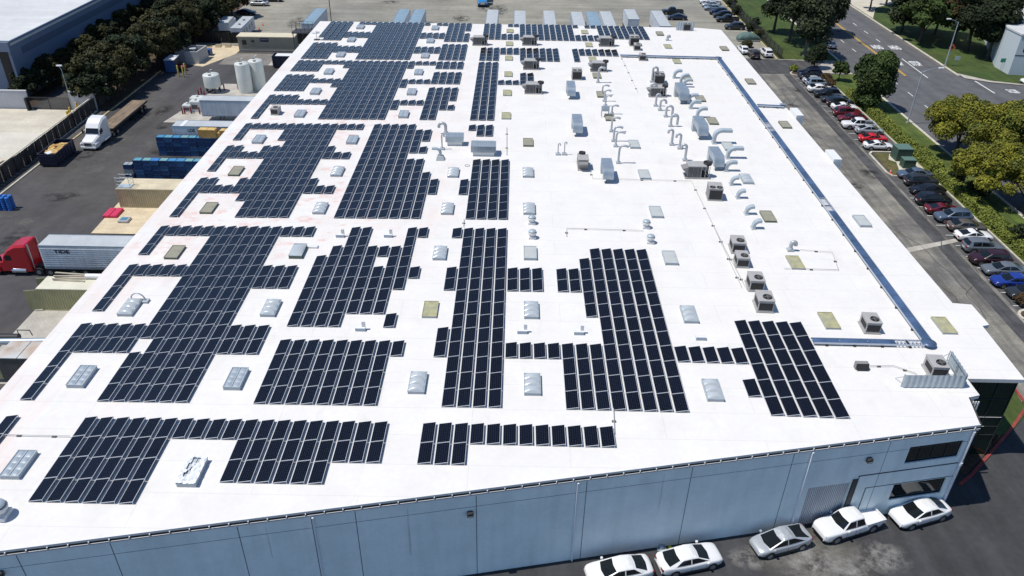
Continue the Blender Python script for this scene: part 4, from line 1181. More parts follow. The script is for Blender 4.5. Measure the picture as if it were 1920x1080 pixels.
# elbow ducts and box units near the middle of the left half
goose(836, 251, 1.5, -.9, .2, 'grey elbow pipe at the back of the small galvanised box unit')
r = goose(829, 280, 2.0, .3, .09, 'thin upright pipe left of the small galvanised box unit')
r = thing('vent_hood', 'pinkish square based vent with a bent hood, left of the ridge topped unit', 'vent'); place(r, 826, 299, '', sc=1.1); r['label'] = 'square based vent with a bent hood near the reddish stains'
b = MB(); b.box((0, 0, .25), (1.0, .9, .5), 0, top=(.6, .6)); b.build('curb', M_CURB, r)
b = MB(); b.tube([(0, 0, .5), (0, 0, .9), (-.1, 0, 1.15), (-.4, 0, 1.3), (-.9, .05, 1.3)], .17, 8); b.build('pipe', M_STEELP, r)
def ridge_unit(px, py, w, d, h, lab, ridge):
    r = thing('air_handler', lab, 'ventilation unit', group='galvanised ventilation boxes on the roof')
    place(r, px, py, lab)
    b = MB(); b.bb(-w / 2 + .2, w / 2 - .2, -d / 2 + .2, d / 2 - .2, 0, h * .4); b.build('curb', M_WHITE, r)
    b = MB()
    rz = h + (.22 if ridge else .02)
    P = [(-w / 2, -d / 2, h * .4), (w / 2, -d / 2, h * .4), (w / 2, d / 2, h * .4), (-w / 2, d / 2, h * .4), (-w / 2, -d / 2, h), (w / 2, -d / 2, h), (w / 2, d / 2, h), (-w / 2, d / 2, h), (-w / 2, 0, rz), (w / 2, 0, rz)]
    b.idx(P, [(0, 1, 5, 4), (1, 2, 6, 9, 5), (2, 3, 7, 6), (3, 0, 4, 8, 7), (4, 5, 9, 8), (8, 9, 6, 7), (0, 3, 2, 1)])
    b.build('casing', M_STEEL, r)
    b = MB()
    n = 9
    for k in range(n + 1):
        x = -w / 2 + w * k / n
        b.idx([(x - .015, -d / 2 - .01, h + .0), (x + .015, -d / 2 - .01, h + .0), (x + .015, 0, rz + .02), (x - .015, 0, rz + .02), (x + .015, d / 2, h + .02), (x - .015, d / 2, h + .02)], [(0, 1, 2, 3), (3, 2, 4, 5)])
        if ridge: b.bb(x - .015, x + .015, -d / 2 - .015, -d / 2 - .002, h * .4, h)
    b.bb(-w / 2, w / 2, -.05, .05, rz + .005, rz + .035)
    b.build('seam', M_STEELP, r)
ridge_unit(853, 270, 2.3, 1.5, 1.3, 'small galvanised box unit with a white base beside grey pipes', False)
ridge_unit(907, 288, 3.1, 2.0, 1.35, 'large ridge topped galvanised box unit behind the tall four-column array', True)
# ------------------------------------------------------------------ white box vents
for px, py, lab in ((640, 441, 'white L shaped vent left of the two tall columns of the stepped array'), (730, 441, 'white L shaped vent right of the two tall columns of the stepped array'), (678, 616, 'white L shaped vent between the stepped array and the eight-column array'), (981, 621, 'white L shaped vent right of the tall four-column array'), (1087, 623, 'white L shaped vent left of the right array'), (1315, 633, 'white box vent before the barrel skylight right of the right array')):
    r = thing('box_vent', lab, 'vent', group='white box vents on the roof'); place(r, px - 2, py + 3, lab)
    b = MB(); b.bb(-.42, .42, -.2, .2, .0, .32); b.build('vent_body', M_WHITE, r)
    if px != 1315:
        b = MB(); b.bb(.14, .42, .0, .2, .321, .85); b.build('vent_riser', M_WHITE, r)
    b = MB(); b.bb(-.40, .40, -.213, -.202, .03, .29); b.build('vent_face', mat('vent_face_blue', (.35, .42, .48), .5), r)
# turbine vents
def turbine(px, py, lab, sc=1.0):
    r = thing('turbine_vent', lab, 'vent', group='round white roof fans'); place(r, px, py, lab, sc=sc)
    b = MB(); b.box((0, 0, .12), (.75, .75, .24)); b.build('curb', M_WHITE, r)
    b = MB(); b.lathe([(.27, .241), (.27, .5), (.44, .52), (.46, .66), (.42, .70)], n=18); b.build('cowl', M_WHITE, r)
    b = MB(); b.lathe([(.40, .701), (.40, .78)], n=18); b.build('louvre', M_UNITD, r)
    b = MB(); b.lathe([(.40, .781), (.36, .86), (.2, .94), (.02, .96)], n=18); b.build('cap', M_STEELP, r)
for px, py, lab in ((997, 419, 'round white roof fan just in front of a barrel skylight'), (998, 446, 'round white roof fan, nearer of the pair right of the four-column array'), (1211, 427, 'round white roof fan, rear of the pair behind the right array'), (1219, 455, 'round white roof fan, front of the pair behind the right array'), (3, 968, 'brown and white roof fan cut by the left picture edge')):
    turbine(px, py, lab, 1.0 if px > 10 else 1.3)
r = goose(1481, 470, 1.0, .45, .2, 'short bent exhaust pipe behind a yellowed skylight on the right roof')
r = goose(1251, 52 + 24, .9, .4, .2, 'short bent exhaust pipe between two yellowed skylights at the back')
for px, py in ((1046, 290), (1058, 290)): goose(px, py, 1.5 if px == 1046 else 1.7, .25, .07, 'slim upright vent pipe ' + ('left' if px == 1046 else 'right') + ' of a close pair on the bare roof')
goose(273, 566, .9, -1.2, .06, 'thin bent pipe at the rear corner of the lone barrel skylight')
# ------------------------------------------------------------------ cable tray
M_TRAY = mat('tray_cover_blue', (0.075, 0.125, 0.22), 0.4, 0.25, noise=(0.7, 0.25), streak=((0.4, 0.4, 1), 0.3))
M_TRAYR = mat('tray_rail', (0.50, 0.55, 0.62), 0.4, 0.5)
TR = thing('cable_tray', 'long blue covered cable tray running round the right side of the roof', 'cable tray', (0, 0, 0))
tp = [at(1163, 103.5, H + .3), at(1347, 108, H + .3), at(1742, 643, H + .3), at(1523, 638, H + .3)]
tray_n = [0]
def tray_run(a, c, w, steps, skip=()):
    d = (c - a); d.z = 0; L = d.length; d.normalize(); n = Vector((-d.y, d.x, 0))
    for k in range(steps):
        s0, s1 = L * k / steps + .02, L * (k + 1) / steps - .02
        P = lambda s, o, z: tuple(a + d * s + n * o + Vector((0, 0, z)))
        if k not in skip:
            b = MB(); b.idx([P(s0, -w / 2, 0), P(s1, -w / 2, 0), P(s1, w / 2, 0), P(s0, w / 2, 0), P(s0, -w / 2, .03), P(s1, -w / 2, .03), P(s1, w / 2, .03), P(s0, w / 2, .03)], [(0, 3, 2, 1), (4, 5, 6, 7), (0, 1, 5, 4), (1, 2, 6, 5), (2, 3, 7, 6), (3, 0, 4, 7)])
            b.build('tray_cover', M_TRAY, TR)
        else:
            b = MB()
            m = int((s1 - s0) / .3)
            for q in range(m):
                s = s0 + (s1 - s0) * (q + .5) / m
                b.idx([P(s - .05, -w / 2, 0), P(s + .05, -w / 2, 0), P(s + .05, w / 2, 0), P(s - .05, w / 2, 0), P(s - .05, -w / 2, .03), P(s + .05, -w / 2, .03), P(s + .05, w / 2, .03), P(s - .05, w / 2, .03)], [(0, 3, 2, 1), (4, 5, 6, 7), (0, 1, 5, 4), (1, 2, 6, 5), (2, 3, 7, 6), (3, 0, 4, 7)])
            b.build('tray_rung', M_TRAYR, TR)
        b = MB()
        s = (s0 + s1) / 2
        b.idx([P(s - .1, -w / 2 - .12, -.30), P(s + .1, -w / 2 - .12, -.30), P(s + .1, w / 2 + .12, -.30), P(s - .1, w / 2 + .12, -.30), P(s - .1, -w / 2 - .12, -.16), P(s + .1, -w / 2 - .12, -.16), P(s + .1, w / 2 + .12, -.16), P(s - .1, w / 2 + .12, -.16)], [(0, 3, 2, 1), (4, 5, 6, 7), (0, 1, 5, 4), (1, 2, 6, 5), (2, 3, 7, 6), (3, 0, 4, 7)])
        b.build('support_foot', M_BLACK, TR)
    b = MB()
    for o in (-w / 2 - .03, w / 2 + .03):
        P = lambda s, q, z: tuple(a + d * s + n * q + Vector((0, 0, z)))
        b.idx([P(0, o - .02, -.12), P(L, o - .02, -.12), P(L, o + .02, -.12), P(0, o + .02, -.12), P(0, o - .02, .05), P(L, o - .02, .05), P(L, o + .02, .05), P(0, o + .02, .05)], [(0, 3, 2, 1), (4, 5, 6, 7), (0, 1, 5, 4), (1, 2, 6, 5), (2, 3, 7, 6), (3, 0, 4, 7)])
    b.build('tray_rail', M_TRAYR, TR)
d12 = (tp[2] - tp[1]).normalized()
tray_run(tp[0], tp[1], .6, 7)
tray_run(tp[1] + d12 * .5, tp[2] - d12 * .5, .76, 24, (9, 16))
tray_run(tp[3], tp[2] - Vector((.5, 0, 0)), .62, 4, (3,))
for c in (tp[1], tp[2]):
    b = MB(); b.lathe([(.6, -.02), (.6, .04), (.02, .045)], c, 20); b.build('tray_cover', M_TRAY, TR)
tray_run(at(1420, 196.5, H + .3), at(1470, 199, H + .3), .45, 2)
r = thing('junction_box', 'small grey box at the end of the short cable tray branch', 'box'); place(r, 1467, 201, r['label'])
b = MB(); b.bb(-.4, .4, -.3, .3, 0, .5); b.build('box_body', M_STEEL, r); b = MB(); b.bb(-.3, .3, -.31, -.302, .1, .4); b.build('cover_plate', M_UNITD, r)
# ------------------------------------------------------------------ corrugated screens
def screen(pts, h, label, lean=.0):
    r = thing('equipment_screen', label, 'screen', pts[0])
    o0 = Vector(pts[0])
    for a, c in zip(pts, pts[1:]):
        a, c = Vector(a), Vector(c)
        d = c - a; L = d.length; d.normalize(); n = Vector((d.y, -d.x, 0))
        b = MB()
        m = max(4, int(L / .22))
        V, F = [], []
        for k in range(m + 1):
            o = .05 if k % 2 else -.02
            for z in (.08, h): V.append(tuple(a - o0 + d * (L * k / m) + n * o + Vector((0, 0, z))))
        for k in range(m): F.append((2 * k, 2 * k + 2, 2 * k + 3, 2 * k + 1))
        b.idx(V, F); b.build('corrugated_sheet', M_STEELP, r)
        b = MB()
        m = max(2, int(L / 1.3))
        for k in range(m + 1):
            p = a - o0 + d * (L * k / m) - n * .12
            b.tube([p, p + Vector((0, 0, h))], .035, 5)
            b.tube([p + Vector((0, 0, h * .8)), p - n * 1.0 + Vector((0, 0, .05))], .025, 5)
        for z in (.3, h - .1): b.tube([a - o0 - n * .09 + Vector((0, 0, z)), c - o0 - n * .09 + Vector((0, 0, z))], .03, 5)
        b.build('brace', M_STEEL, r)
    return r
screen([at(1690, 727, H), at(1806, 728, H), at(1776, 681, H)], 1.25, 'L shaped corrugated steel screen round an air conditioner near the glass corner')
screen([at(1268, 57, H), at(1300, 58, H)], 1.6, 'grey corrugated screen on the back edge of the roof')
# small dark tilted box
r = thing('control_box', 'small dark faced box standing alone left of the corrugated screen', 'box'); place(r, 1614, 692, r['label'])
b = MB(); b.bb(-.5, .5, -.1, .3, 0, .6); b.build('box_body', M_UNIT, r)
b = MB(); b.face([(-.5, -.3, .1), (.5, -.3, .1), (.5, -.11, .62), (-.5, -.11, .62)]); b.build('dark_face', M_COIL, r)
# ------------------------------------------------------------------ gas and condensate lines on blocks
M_LINE = mat('roof_pipe_grey', (0.45, 0.45, 0.45), 0.5)
def line(pts, label, step=3.2):
    r = thing('roof_pipe', label, 'pipe')
    P = [at(x, y, H) for x, y in pts]
    b = MB(); b.tube([p + Vector((0, 0, .14)) for p in P], .028, 6); b.build('pipe', M_LINE, r)
    acc = []
    for p, q in zip(P, P[1:]):
        L = (q - p).length
        n = max(1, int(L / step))
        for k in range(n): acc.append(p.lerp(q, (k + .5) / n))
    for p in acc[:60]:
        b = MB(); b.box((p.x, p.y, H + .055), (.28, .16, .11)); b.build('pipe_block', M_UNITD, r)
line([(1106, 321), (1111, 336), (1296, 341), (1330, 410), (1390, 540)], 'thin pipe on dark blocks from the open condenser to the line of four units')
line([(1062, 445), (1062, 430), (1206, 434)], 'thin pipe on blocks behind the right array')
line([(1163, 105), (1175, 130), (1196, 175)], 'thin pipe on blocks running back from the end of the cable tray')
line([(1330, 410), (1360, 470), (1400, 545)], 'thin pipe on blocks left of the line of four units')
line([(1500, 470), (1560, 475), (1572, 508), (1470, 505)], 'thin pipe on blocks round a yellowed skylight')
line([(1620, 688), (1675, 688), (1718, 703)], 'thin pipe on blocks from the small dark box to the screen')
line([(0, 817), (72, 819), (132, 820)], 'thin pipe on the front left roof behind the torn skylight array')
line([(950, 240), (950, 292)], 'pipe with dark blocks right of the ridge topped unit')
line([(1150, 768), (1152, 815)], 'dark cable between the right array and the front row')
line([(870, 412), (869, 427), (1, 428)][:2], 'conduit crossing the aisle behind the four-column array')
# white lid beside the box skylight, coil of wire
q = at(588, 464, H); b = MB(); b.bevelbox(-.45, .45, -.25, .25, 0, .2, .04); tag(b.build('spare_cover', M_WHITE, loc=(q.x, q.y, H)), 'white lid lying beside the skylight on a tall brown curb', 'cover')
q = at(876, 311, H); b = MB()
b.tube([(.3 * math.cos(a), .3 * math.sin(a), .03 + a * .004) for a in [k * .5 for k in range(28)]], .02, 5); tag(b.build('cable_coil', M_LINE, loc=(q.x, q.y, H)), 'small coil of cable on the roof left of the four-column array', 'cable')
q = at(598, 74, H); r = thing('satellite_antenna', 'cluster of small antennas at the left edge of the rear arrays', 'antenna', (q.x - .3, q.y - .3, H))
b = MB(); b.tube([(0, 0, 0), (0, 0, 1.6)], .05, 6); b.tube([(-.6, 0, 1.1), (.6, .1, 1.2)], .04, 6); b.build('mast', M_STEEL, r)
b = MB(); b.lathe([(.02, 0), (.3, .06), (.42, .16)], (.3, 0, 1.25), 14); b.lathe([(.02, 0), (.2, .05), (.3, .12)], (-.5, 0, 1.1), 12); b.build('dish', M_STEELP, r)
b = MB(); b.bb(-.5, .5, -.4, .4, 0, .12); b.build('base_frame', M_UNITD, r)
# ------------------------------------------------------------------ cars
def paint(name, col, metal=0.0):
    return mat('car_paint_' + name, col, 0.32, metal, coat=0.7)
PT = {'white': paint('white', (.74, .735, .725)), 'silver': paint('silver', (.48, .50, .52), .35), 'black': paint('black', (.008, .008, .010)), 'darkgrey': paint('dark_grey', (.028, .031, .035), .2),
      'navy': paint('navy', (.006, .010, .032)), 'maroon': paint('maroon', (.060, .006, .010)), 'red': paint('red', (.55, .010, .012)), 'darkred': paint('dark_red', (.115, .007, .012)), 'bluegrey': paint('blue_grey', (.11, .15, .21), .35),
      'grey': paint('grey', (.16, .18, .20), .3), 'taupe': paint('taupe', (.13, .115, .095), .3), 'blue': paint('blue', (.012, .035, .24)), 'wine': paint('wine', (.030, .006, .009)), 'brown': paint('brown', (.045, .030, .024), .2), 'silverblue': paint('silver_blue', (.26, .32, .38), .35)}
M_CGLASS = mat('car_glass', (.008, .010, .011), .05, spec=.6)
M_TRIM = mat('car_trim_black', (.014, .014, .015), .5)
M_RIM = mat('wheel_rim', (.30, .31, .32), .4, .6)
M_HEAD = mat('headlight', (.62, .64, .66), .12, .2)
M_TAIL = mat('taillight', (.20, .008, .008), .2)
SPEC = {  # L, W, H, belt, top line, (rear base, rear roof, front roof, front base), kind details
 'sedan': (4.8, 1.84, 1.45, .92, [(-1, .50), (-.985, .86), (-.90, 1.0), (-.70, 1.02), (-.3, .95), (.42, .97), (.72, .915), (.90, .84), (.965, .75), (.99, .60), (1, .42)], (-1.98, -.92, .30, 1.34)),
 'coupe': (4.55, 1.86, 1.30, .84, [(-1, .45), (-.985, .80), (-.90, .95), (-.72, .97), (-.3, .87), (.36, .86), (.68, .82), (.90, .74), (.965, .66), (.99, .52), (1, .40)], (-1.95, -.60, .12, 1.12)),
 'hatch': (4.55, 1.76, 1.48, .92, [(-1, .50), (-.985, .90), (-.93, 1.03), (-.8, 1.05), (-.3, .95), (.42, .95), (.72, .89), (.90, .80), (.965, .72), (.99, .58), (1, .42)], (-2.08, -.62, .30, 1.52)),
 'suv': (4.7, 1.90, 1.70, 1.05, [(-1, .55), (-.99, .98), (-.95, 1.08), (-.8, 1.08), (-.3, 1.06), (.40, 1.07), (.70, 1.03), (.90, .97), (.965, .90), (.99, .74), (1, .50)], (-2.22, -1.80, .34, 1.24)),
 'pickup': (5.5, 1.92, 1.78, 1.08, [(-1, .55), (-.995, .78), (-.9, .80), (-.34, .80), (-.33, 1.07), (.42, 1.07), (.70, 1.08), (.90, 1.04), (.965, .98), (.99, .80), (1, .55)], (-.90, -.72, .62, 1.22))}
def car_proto(kind):
    L, Wd, Hh, belt, top, gh = SPEC[kind]
    r = thing('parked_car' if kind != 'pickup' else 'pickup_truck', '', 'car' if kind != 'pickup' else 'pickup truck')
    def tz(t):
        for (a, za), (c, zc) in zip(top, top[1:]):
            if a <= t <= c: return za + (zc - za) * (t - a) / (c - a)
        return top[-1][1]
    b = MB()
    rings = []
    ts = sorted({-1, -.985, -.95, -.9, -.8, -.7, -.55, -.4, -.335, -.3, -.15, 0, .15, .3, .4, .55, .68, .8, .9, .94, .965, .985, .99, 1})
    for t in ts:
        z = tz(t)
        e = abs(t)
        w = Wd / 2 * (1 - .12 * max(0, (e - .50) / .50) ** 2 - .17 * max(0, (e - .86) / .14) ** 2)
        zb = .24 + .12 * max(0, (e - .86) / .14)
        half = [(0, zb), (w * .80, zb), (w * .97, zb + .10), (w, min(.56, z - .1)), (w * .985, z - .16), (w * .95, z - .06), (w * .86, z - .012), (w * .5, z + .012), (0, z + .02)]
        half = [(y, max(zz, zb)) for y, zz in half]
        ring = [(t * L / 2, -y, zz) for y, zz in half] + [(t * L / 2, y, zz) for y, zz in reversed(half[1:-1])]
        rings.append(ring)
    b.loft(rings, 0, True, True)
    xr0, xr1, xf1, xf0 = gh
    yb, yr = Wd / 2 * .90, Wd / 2 * .70
    zb = belt - .02
    def zt(x): return tz(x / (L / 2)) - .015
    xm = (xf1 + xr1) / 2 + .1
    base = [(xf0, yb * .84), (xf0 - .10, yb * .96), (xm + .04, yb), (xm - .04, yb), (xr0 + (.55 if kind != 'pickup' else .12), yb), (xr0 + .03, yb * .84)]
    roof = [(xf1, yr * .88), (xf1 - .06, yr * .98), (xm + .04, yr), (xm - .04, yr), (xr1 + (.12 if kind != 'pickup' else .08), yr * .98), (xr1, yr * .82)]
    base = base + [(xr0 - .10, 0)] + [(x, -y) for x, y in reversed(base)] + [(xf0 + .13, 0)]
    roof = roof + [(xr1 - .05, 0)] + [(x, -y) for x, y in reversed(roof)] + [(xf1 + .07, 0)]
    n = len(base)
    flag = ['pillar', 'glass', 'pillar', 'glass', 'pillar', 'rear', 'rear', 'pillar', 'glass', 'pillar', 'glass', 'pillar', 'front', 'front']
    def lvl(k, u):
        (x0, y0), (x1, y1) = base[k], roof[k]
        z0 = zt(x0)
        bul = .05 * math.sin(math.pi * u) * (0 if abs(y0) < .01 else 1 if y0 > 0 else -1)
        zr = Hh - .035 - .07 * ((x1 - (xf1 + xr1) / 2) / ((xf1 - xr1) / 2)) ** 2
        return (x0 + (x1 - x0) * u, y0 + (y1 - y0) * u + bul * .6, z0 + (zr - z0) * u)
    lv = (0, .10, .90, 1.0)
    g = MB()
    for a, c in zip(lv, lv[1:]):
        for k in range(n):
            q = [lvl(k, a), lvl(k, c), lvl((k + 1) % n, c), lvl((k + 1) % n, a)]
            if flag[k] != 'pillar' and a == .10: g.face(q, 0)
            else: b.face(q, 0, smooth=True)
    # roof skin
    r0 = [lvl(k, 1.0) for k in range(n)]
    cx = (xf1 + xr1) / 2
    r1 = [(cx + (x - cx) * .90, y * .86, z + .038) for x, y, z in r0]
    r2 = [(cx + (x - cx) * .5, y * .45, Hh + .012) for x, y, z in r0]
    for A, B2 in ((r0, r1), (r1, r2)):
        for k in range(n): b.face([A[k], B2[k], B2[(k + 1) % n], A[(k + 1) % n]], 0, smooth=True)
    b.face(r2[::-1], 0, smooth=True)
    if kind == 'pickup':
        zw = 1.06
        for y in (-Wd / 2 * .96, Wd / 2 * .96 - .09): b.bb(-L / 2 + .04, xr0 - .06, y, y + .09, .70, zw)
        b.bb(-L / 2 + .02, -L / 2 + .09, -Wd / 2 * .85, Wd / 2 * .85, .70, zw)
        b.bb(xr0 - .05, xr0 + .01, -Wd / 2 * .9, Wd / 2 * .9, .70, zw + .02)
    b.build('body', PT['white'], r)
    g.build('windows', M_CGLASS, r)
    if kind == 'pickup':
        q = MB(); q.face([(-L / 2 + .1, -Wd / 2 * .84, .835), (xr0 - .06, -Wd / 2 * .84, .835), (xr0 - .06, Wd / 2 * .84, .835), (-L / 2 + .1, Wd / 2 * .84, .835)]); q.build('bed_liner', PT['white'], r)
    R_ = .33 if kind in ('sedan', 'coupe', 'hatch') else .38
    for x in (-L * .295, L * .305):
        for s in (-1, 1):
            y = s * (Wd / 2 - .02)
            w = MB(); w.cyl((x, y - s * .05, R_ + .02), (x, y + s * .024, R_ + .02), R_ * 1.14, n=18, smooth=False); a = w.build('wheel_arch', M_TRIM, r)
            w = MB(); w.cyl((x, y - s * .2, R_), (x, y + s * .034, R_), R_, n=20); wh = w.build('wheel', M_RUBBER, r)
            w = MB(); w.cyl((x, y + s * .02, R_), (x, y + s * .040, R_), R_ * .66, n=14)
            w.build('rim', M_RIM, wh)
    for s in (-1, 1):
        w = MB(); w.bevelbox(L / 2 * .93, L / 2 * .972, s * Wd * .31 - .17, s * Wd * .31 + .17, tz(.965) - .20, tz(.965) - .055, .02); w.build('headlight', M_HEAD, r)
        w = MB(); w.bevelbox(-L / 2 * 1.004, -L / 2 * .945, s * Wd * .31 - .17, s * Wd * .31 + .17, tz(-.985) - .17, tz(-.985) - .01, .02); w.build('taillight', M_TAIL, r)
        w = MB(); w.bevelbox(xf0 - .42, xf0 - .24, s * (Wd / 2 + .06) - .09, s * (Wd / 2 + .06) + .09, belt + .0, belt + .13, .03); w.build('wing_mirror', PT['white'], r)
    w = MB(); w.bb(L / 2 - .05, L / 2 + .012, -.62, .62, .37, tz(1) + .03); w.build('grille', M_TRIM, r)
    w = MB(); w.bb(-L / 2 - .010, -L / 2 + .05, -.6, .6, .36, .46); w.build('rear_bumper_trim', M_TRIM, r)
    w = MB(); w.bb(-L / 2 - .014, -L / 2 + .02, -.26, .26, .56, .68); w.build('number_plate', M_WHITE, r)
    for s in (-1, 1):
        w = MB(); w.bb(-L * .22, L * .22, s * (Wd / 2 - .03) - .04, s * (Wd / 2 - .03) + .04, .22, .36); w.build('sill', M_TRIM, r)
        w = MB()
        for x in (xf0 - .35, xm, xr0 + .55):
            if kind != 'pickup' or x > xr0: w.bb(x - .010, x + .010, s * (Wd / 2 - .012) - .013, s * (Wd / 2 - .012) + .013, .40, belt - .20)
        w.build('door_gap', M_TRIM, r)
    w = MB(); w.face([(-L / 2 * .92, -Wd * .42, .20), (L / 2 * .92, -Wd * .42, .20), (L / 2 * .92, Wd * .42, .20), (-L / 2 * .92, Wd * .42, .20)]); w.build('underbody', M_TRIM, r)
    return r
CARS = {}
def car(kind, x, y, rot, color, label, group, sunroof=False, z=.021, bed=None):
    if kind in CARS: o = dup(CARS[kind])
    else: o = CARS[kind] = car_proto(kind)
    o.location = (x, y, z)
    o.rotation_euler = (0, 0, R(rot))
    o['label'] = label
    o['group'] = group
    for ch in KIDS[o.name]:
        nm = ch.name.split('.')[0]
        if nm in ('body', 'wing_mirror') or (nm == 'bed_liner'):
            ch.material_slots[0].link = 'OBJECT'
            ch.material_slots[0].material = (bed or PT[color]) if nm == 'bed_liner' else PT[color]
    if sunroof:
        Hh = SPEC[kind][2]
        b = MB(); b.face([(-.25, -.38, Hh + .004), (.2, -.38, Hh + .002), (.2, .38, Hh + .002), (-.25, .38, Hh + .004)]); b.build('sunroof', M_CGLASS, o)
    return o
G1 = 'cars parked nose in along the hedge beside the warehouse'
# y from the photo: near lower corner of each car's aisle end
row = [(1497, 146, 'suv', 180, 'navy', 'dark blue car parked first at the far end of the hedge row'), (1500, 151, 'sedan', 180, 'black', 'black car second from the far end of the hedge row'), (1506, 159, 'sedan', 0, 'silver', 'silver car third from the far end, beside a silver estate car'), (1512, 165, 'suv', 0, 'silverblue', 'silver estate car with roof rails, fourth from the far end'),
       (1515, 175, 'sedan', 0, 'white', 'white saloon between a silver estate and a black car'), (1528, 185, 'suv', 180, 'black', 'black car just below the white saloon in the hedge row'), (1541, 194, 'sedan', 180, 'darkgrey', 'dark grey car in the shade of the round tree'), (1552, 202, 'suv', 0, 'black', 'black car with red tail lamps beside a white coupe'),
       (1560, 209, 'coupe', 0, 'white', 'white coupe wedged between a black car and a dark red one'), (1564, 221, 'suv', 0, 'darkred', 'dark red high car beside the maroon pickup shape'), (1573, 231, 'sedan', 180, 'darkred', 'maroon car next to the white pickup truck'), (1580, 244, 'pickup', 180, 'white', 'white pickup truck with a dark bed cover facing the aisle'),
       (1605, 254, 'hatch', 0, 'silver', 'silver car between the white pickup and the bright red coupe'), (1612, 269, 'coupe', 0, 'red', 'bright red coupe with a black roof panel'), (1621, 283, 'coupe', 0, 'white', 'white sports coupe beside the grass island with green cabinets'),
       (1686, 338, 'sedan', 180, 'bluegrey', 'blue silver saloon just past the grass island'), (1698, 352, 'suv', 0, 'darkgrey', 'dark grey car second past the grass island'), (1709, 368, 'sedan', 180, 'black', 'black saloon facing the aisle, third past the grass island'), (1720, 388, 'suv', 0, 'black', 'big black car with red tail lamps above the dark red coupe'),
       (1738, 405, 'coupe', 0, 'darkred', 'dark red coupe between a black car and a blue grey one'), (1756, 420, 'suv', 180, 'bluegrey', 'blue grey hatchback style car with a pale windscreen edge, facing the aisle'), (1780, 438, 'sedan', 0, 'taupe', 'taupe saloon with a greenish rear window'), (1794, 455, 'coupe', 0, 'white', 'white coupe at the end of the concrete gutter'),
       (1809, 478, 'suv', 0, 'grey', 'grey high car with a bluish glass roof'), (1823, 501, 'suv', 180, 'wine', 'very dark maroon car between two grey cars'), (1847, 521, 'sedan', 180, 'grey', 'grey saloon facing the aisle above the blue car'), (1864, 543, 'sedan', 180, 'blue', 'vivid blue saloon near the kerbed shrub bed'), (1893, 565, 'sedan', 180, 'darkgrey', 'dark car cut by the right picture edge above the shrub bed')]
for px, py, kind, rot, colr, lab in row:
    q = at(px, py, 0)
    L, Wd = SPEC[kind][0], SPEC[kind][1]
    car(kind, q.x + L / 2 + .1, q.y + Wd / 2 + .05, rot + random.uniform(-2, 2), colr, lab, G1, sunroof=(px in (1621, 1794)), bed=M_TRIM if kind == 'pickup' else None)
G2 = 'cars parked along the front wall'
wa = math.degrees(math.atan2(WD.y, WD.x))
def front(pxa, pya, pxb, pyb, kind, rot, colr, lab):
    """between the two ground ends of the car's near side"""
    a, c = at(pxa, pya), at(pxb, pyb)
    m = (a + c) / 2
    d = (c - a).normalized(); n = Vector((-d.y, d.x, 0))
    m += n * SPEC[kind][1] / 2
    car(kind, m.x, m.y, math.degrees(math.atan2(d.y, d.x)) + rot, colr, lab, G2)
front(1108, 1110, 1224, 1091, 'sedan', 180, 'white', 'white saloon cut by the bottom edge, leftmost car by the front wall')
front(1248, 1088, 1351, 1066, 'sedan', 0, 'white', 'white saloon with its red tail lamp towards the left, second by the front wall')
front(1423, 1055, 1523, 1028, 'hatch', 180, 'silver', 'silver hatchback parked third along the front wall')
front(1548, 1027, 1655, 993, 'pickup', 180, 'white', 'white pickup truck with an open white bed in front of the roller door')
front(1687, 1001, 1786, 973, 'sedan', 180, 'white', 'white saloon below the lower window, nearest the glass corner')
G3 = 'cars parked in the back lot'
for px, py, kind, rot, colr, lab in ((1311, 8, 'pickup', 180, 'white', 'white vehicle at the top of the back lot row'), (1315, 14, 'sedan', 180, 'silver', 'silver car second from the top of the back lot row'), (1319, 20, 'sedan', 180, 'silverblue', 'pale silver saloon third from the top of the back lot row'), (1329, 28, 'suv', 180, 'navy', 'dark blue car below the pale silver saloon in the back lot'),
    (1336, 34, 'suv', 180, 'black', 'black car above the black pickup in the back lot'), (1342, 42, 'pickup', 180, 'black', 'black pickup truck in the back lot row by the fence'), (1358, 56, 'suv', 180, 'darkgrey', 'dark grey car nearest the roof corner in the back lot')):
    q = at(px, py, 0); L, Wd = SPEC[kind][0], SPEC[kind][1]
    car(kind, q.x + L / 2 + .2, q.y + Wd / 2 - .2, rot, colr, lab, G3)
for x, y, kind, rot, colr, lab in ((70.2, 161.2, 'pickup', 180, 'black', 'black pickup truck standing beside a white trailer'), (70.5, 155.6, 'sedan', 180, 'navy', 'dark saloon in front of the black pickup by the trailer'),
    (-35.4, 152.6, 'sedan', 0, 'darkgrey', 'dark saloon behind the white caravan like trailer'), (-35.0, 162.6, 'sedan', 180, 'silver', 'silver saloon by the trees at the top of the lot'), (-32.6, 167.5, 'suv', 0, 'black', 'black car at the very top beside the silver saloon'), (-29.6, 171, 'suv', 180, 'darkgrey', 'dark car cut by the top edge near the trees'), (-35.6, 169.5, 'suv', 0, 'black', 'black car half under the trees at the top edge')):
    car(kind, x, y, rot, colr, lab, G3)
G4 = 'cars parked by the driveway'
for px, py, kind, colr, lab in ((1398, 104, 'sedan', 'white', 'white car half hidden by the roof edge by the driveway'), (1417, 113, 'suv', 'brown', 'dark brown car seen from behind by the driveway'), (1441, 110, 'suv', 'white', 'white car seen from behind at the end of the grass')):
    q = at(px, py, 0); car(kind, q.x, q.y + SPEC[kind][0] / 2, 92, colr, lab, G4)
q = at(1581, 8, 0); car('suv', q.x + 1, q.y + 2, 90, 'navy', 'dark blue car driving up the street at the top edge', 'cars on the street')
q = at(1556, 93, 0); car('sedan', q.x + .6, q.y + 2.2, 90, 'bluegrey', 'blue grey car in the shade of a tree on the street', 'cars on the street')
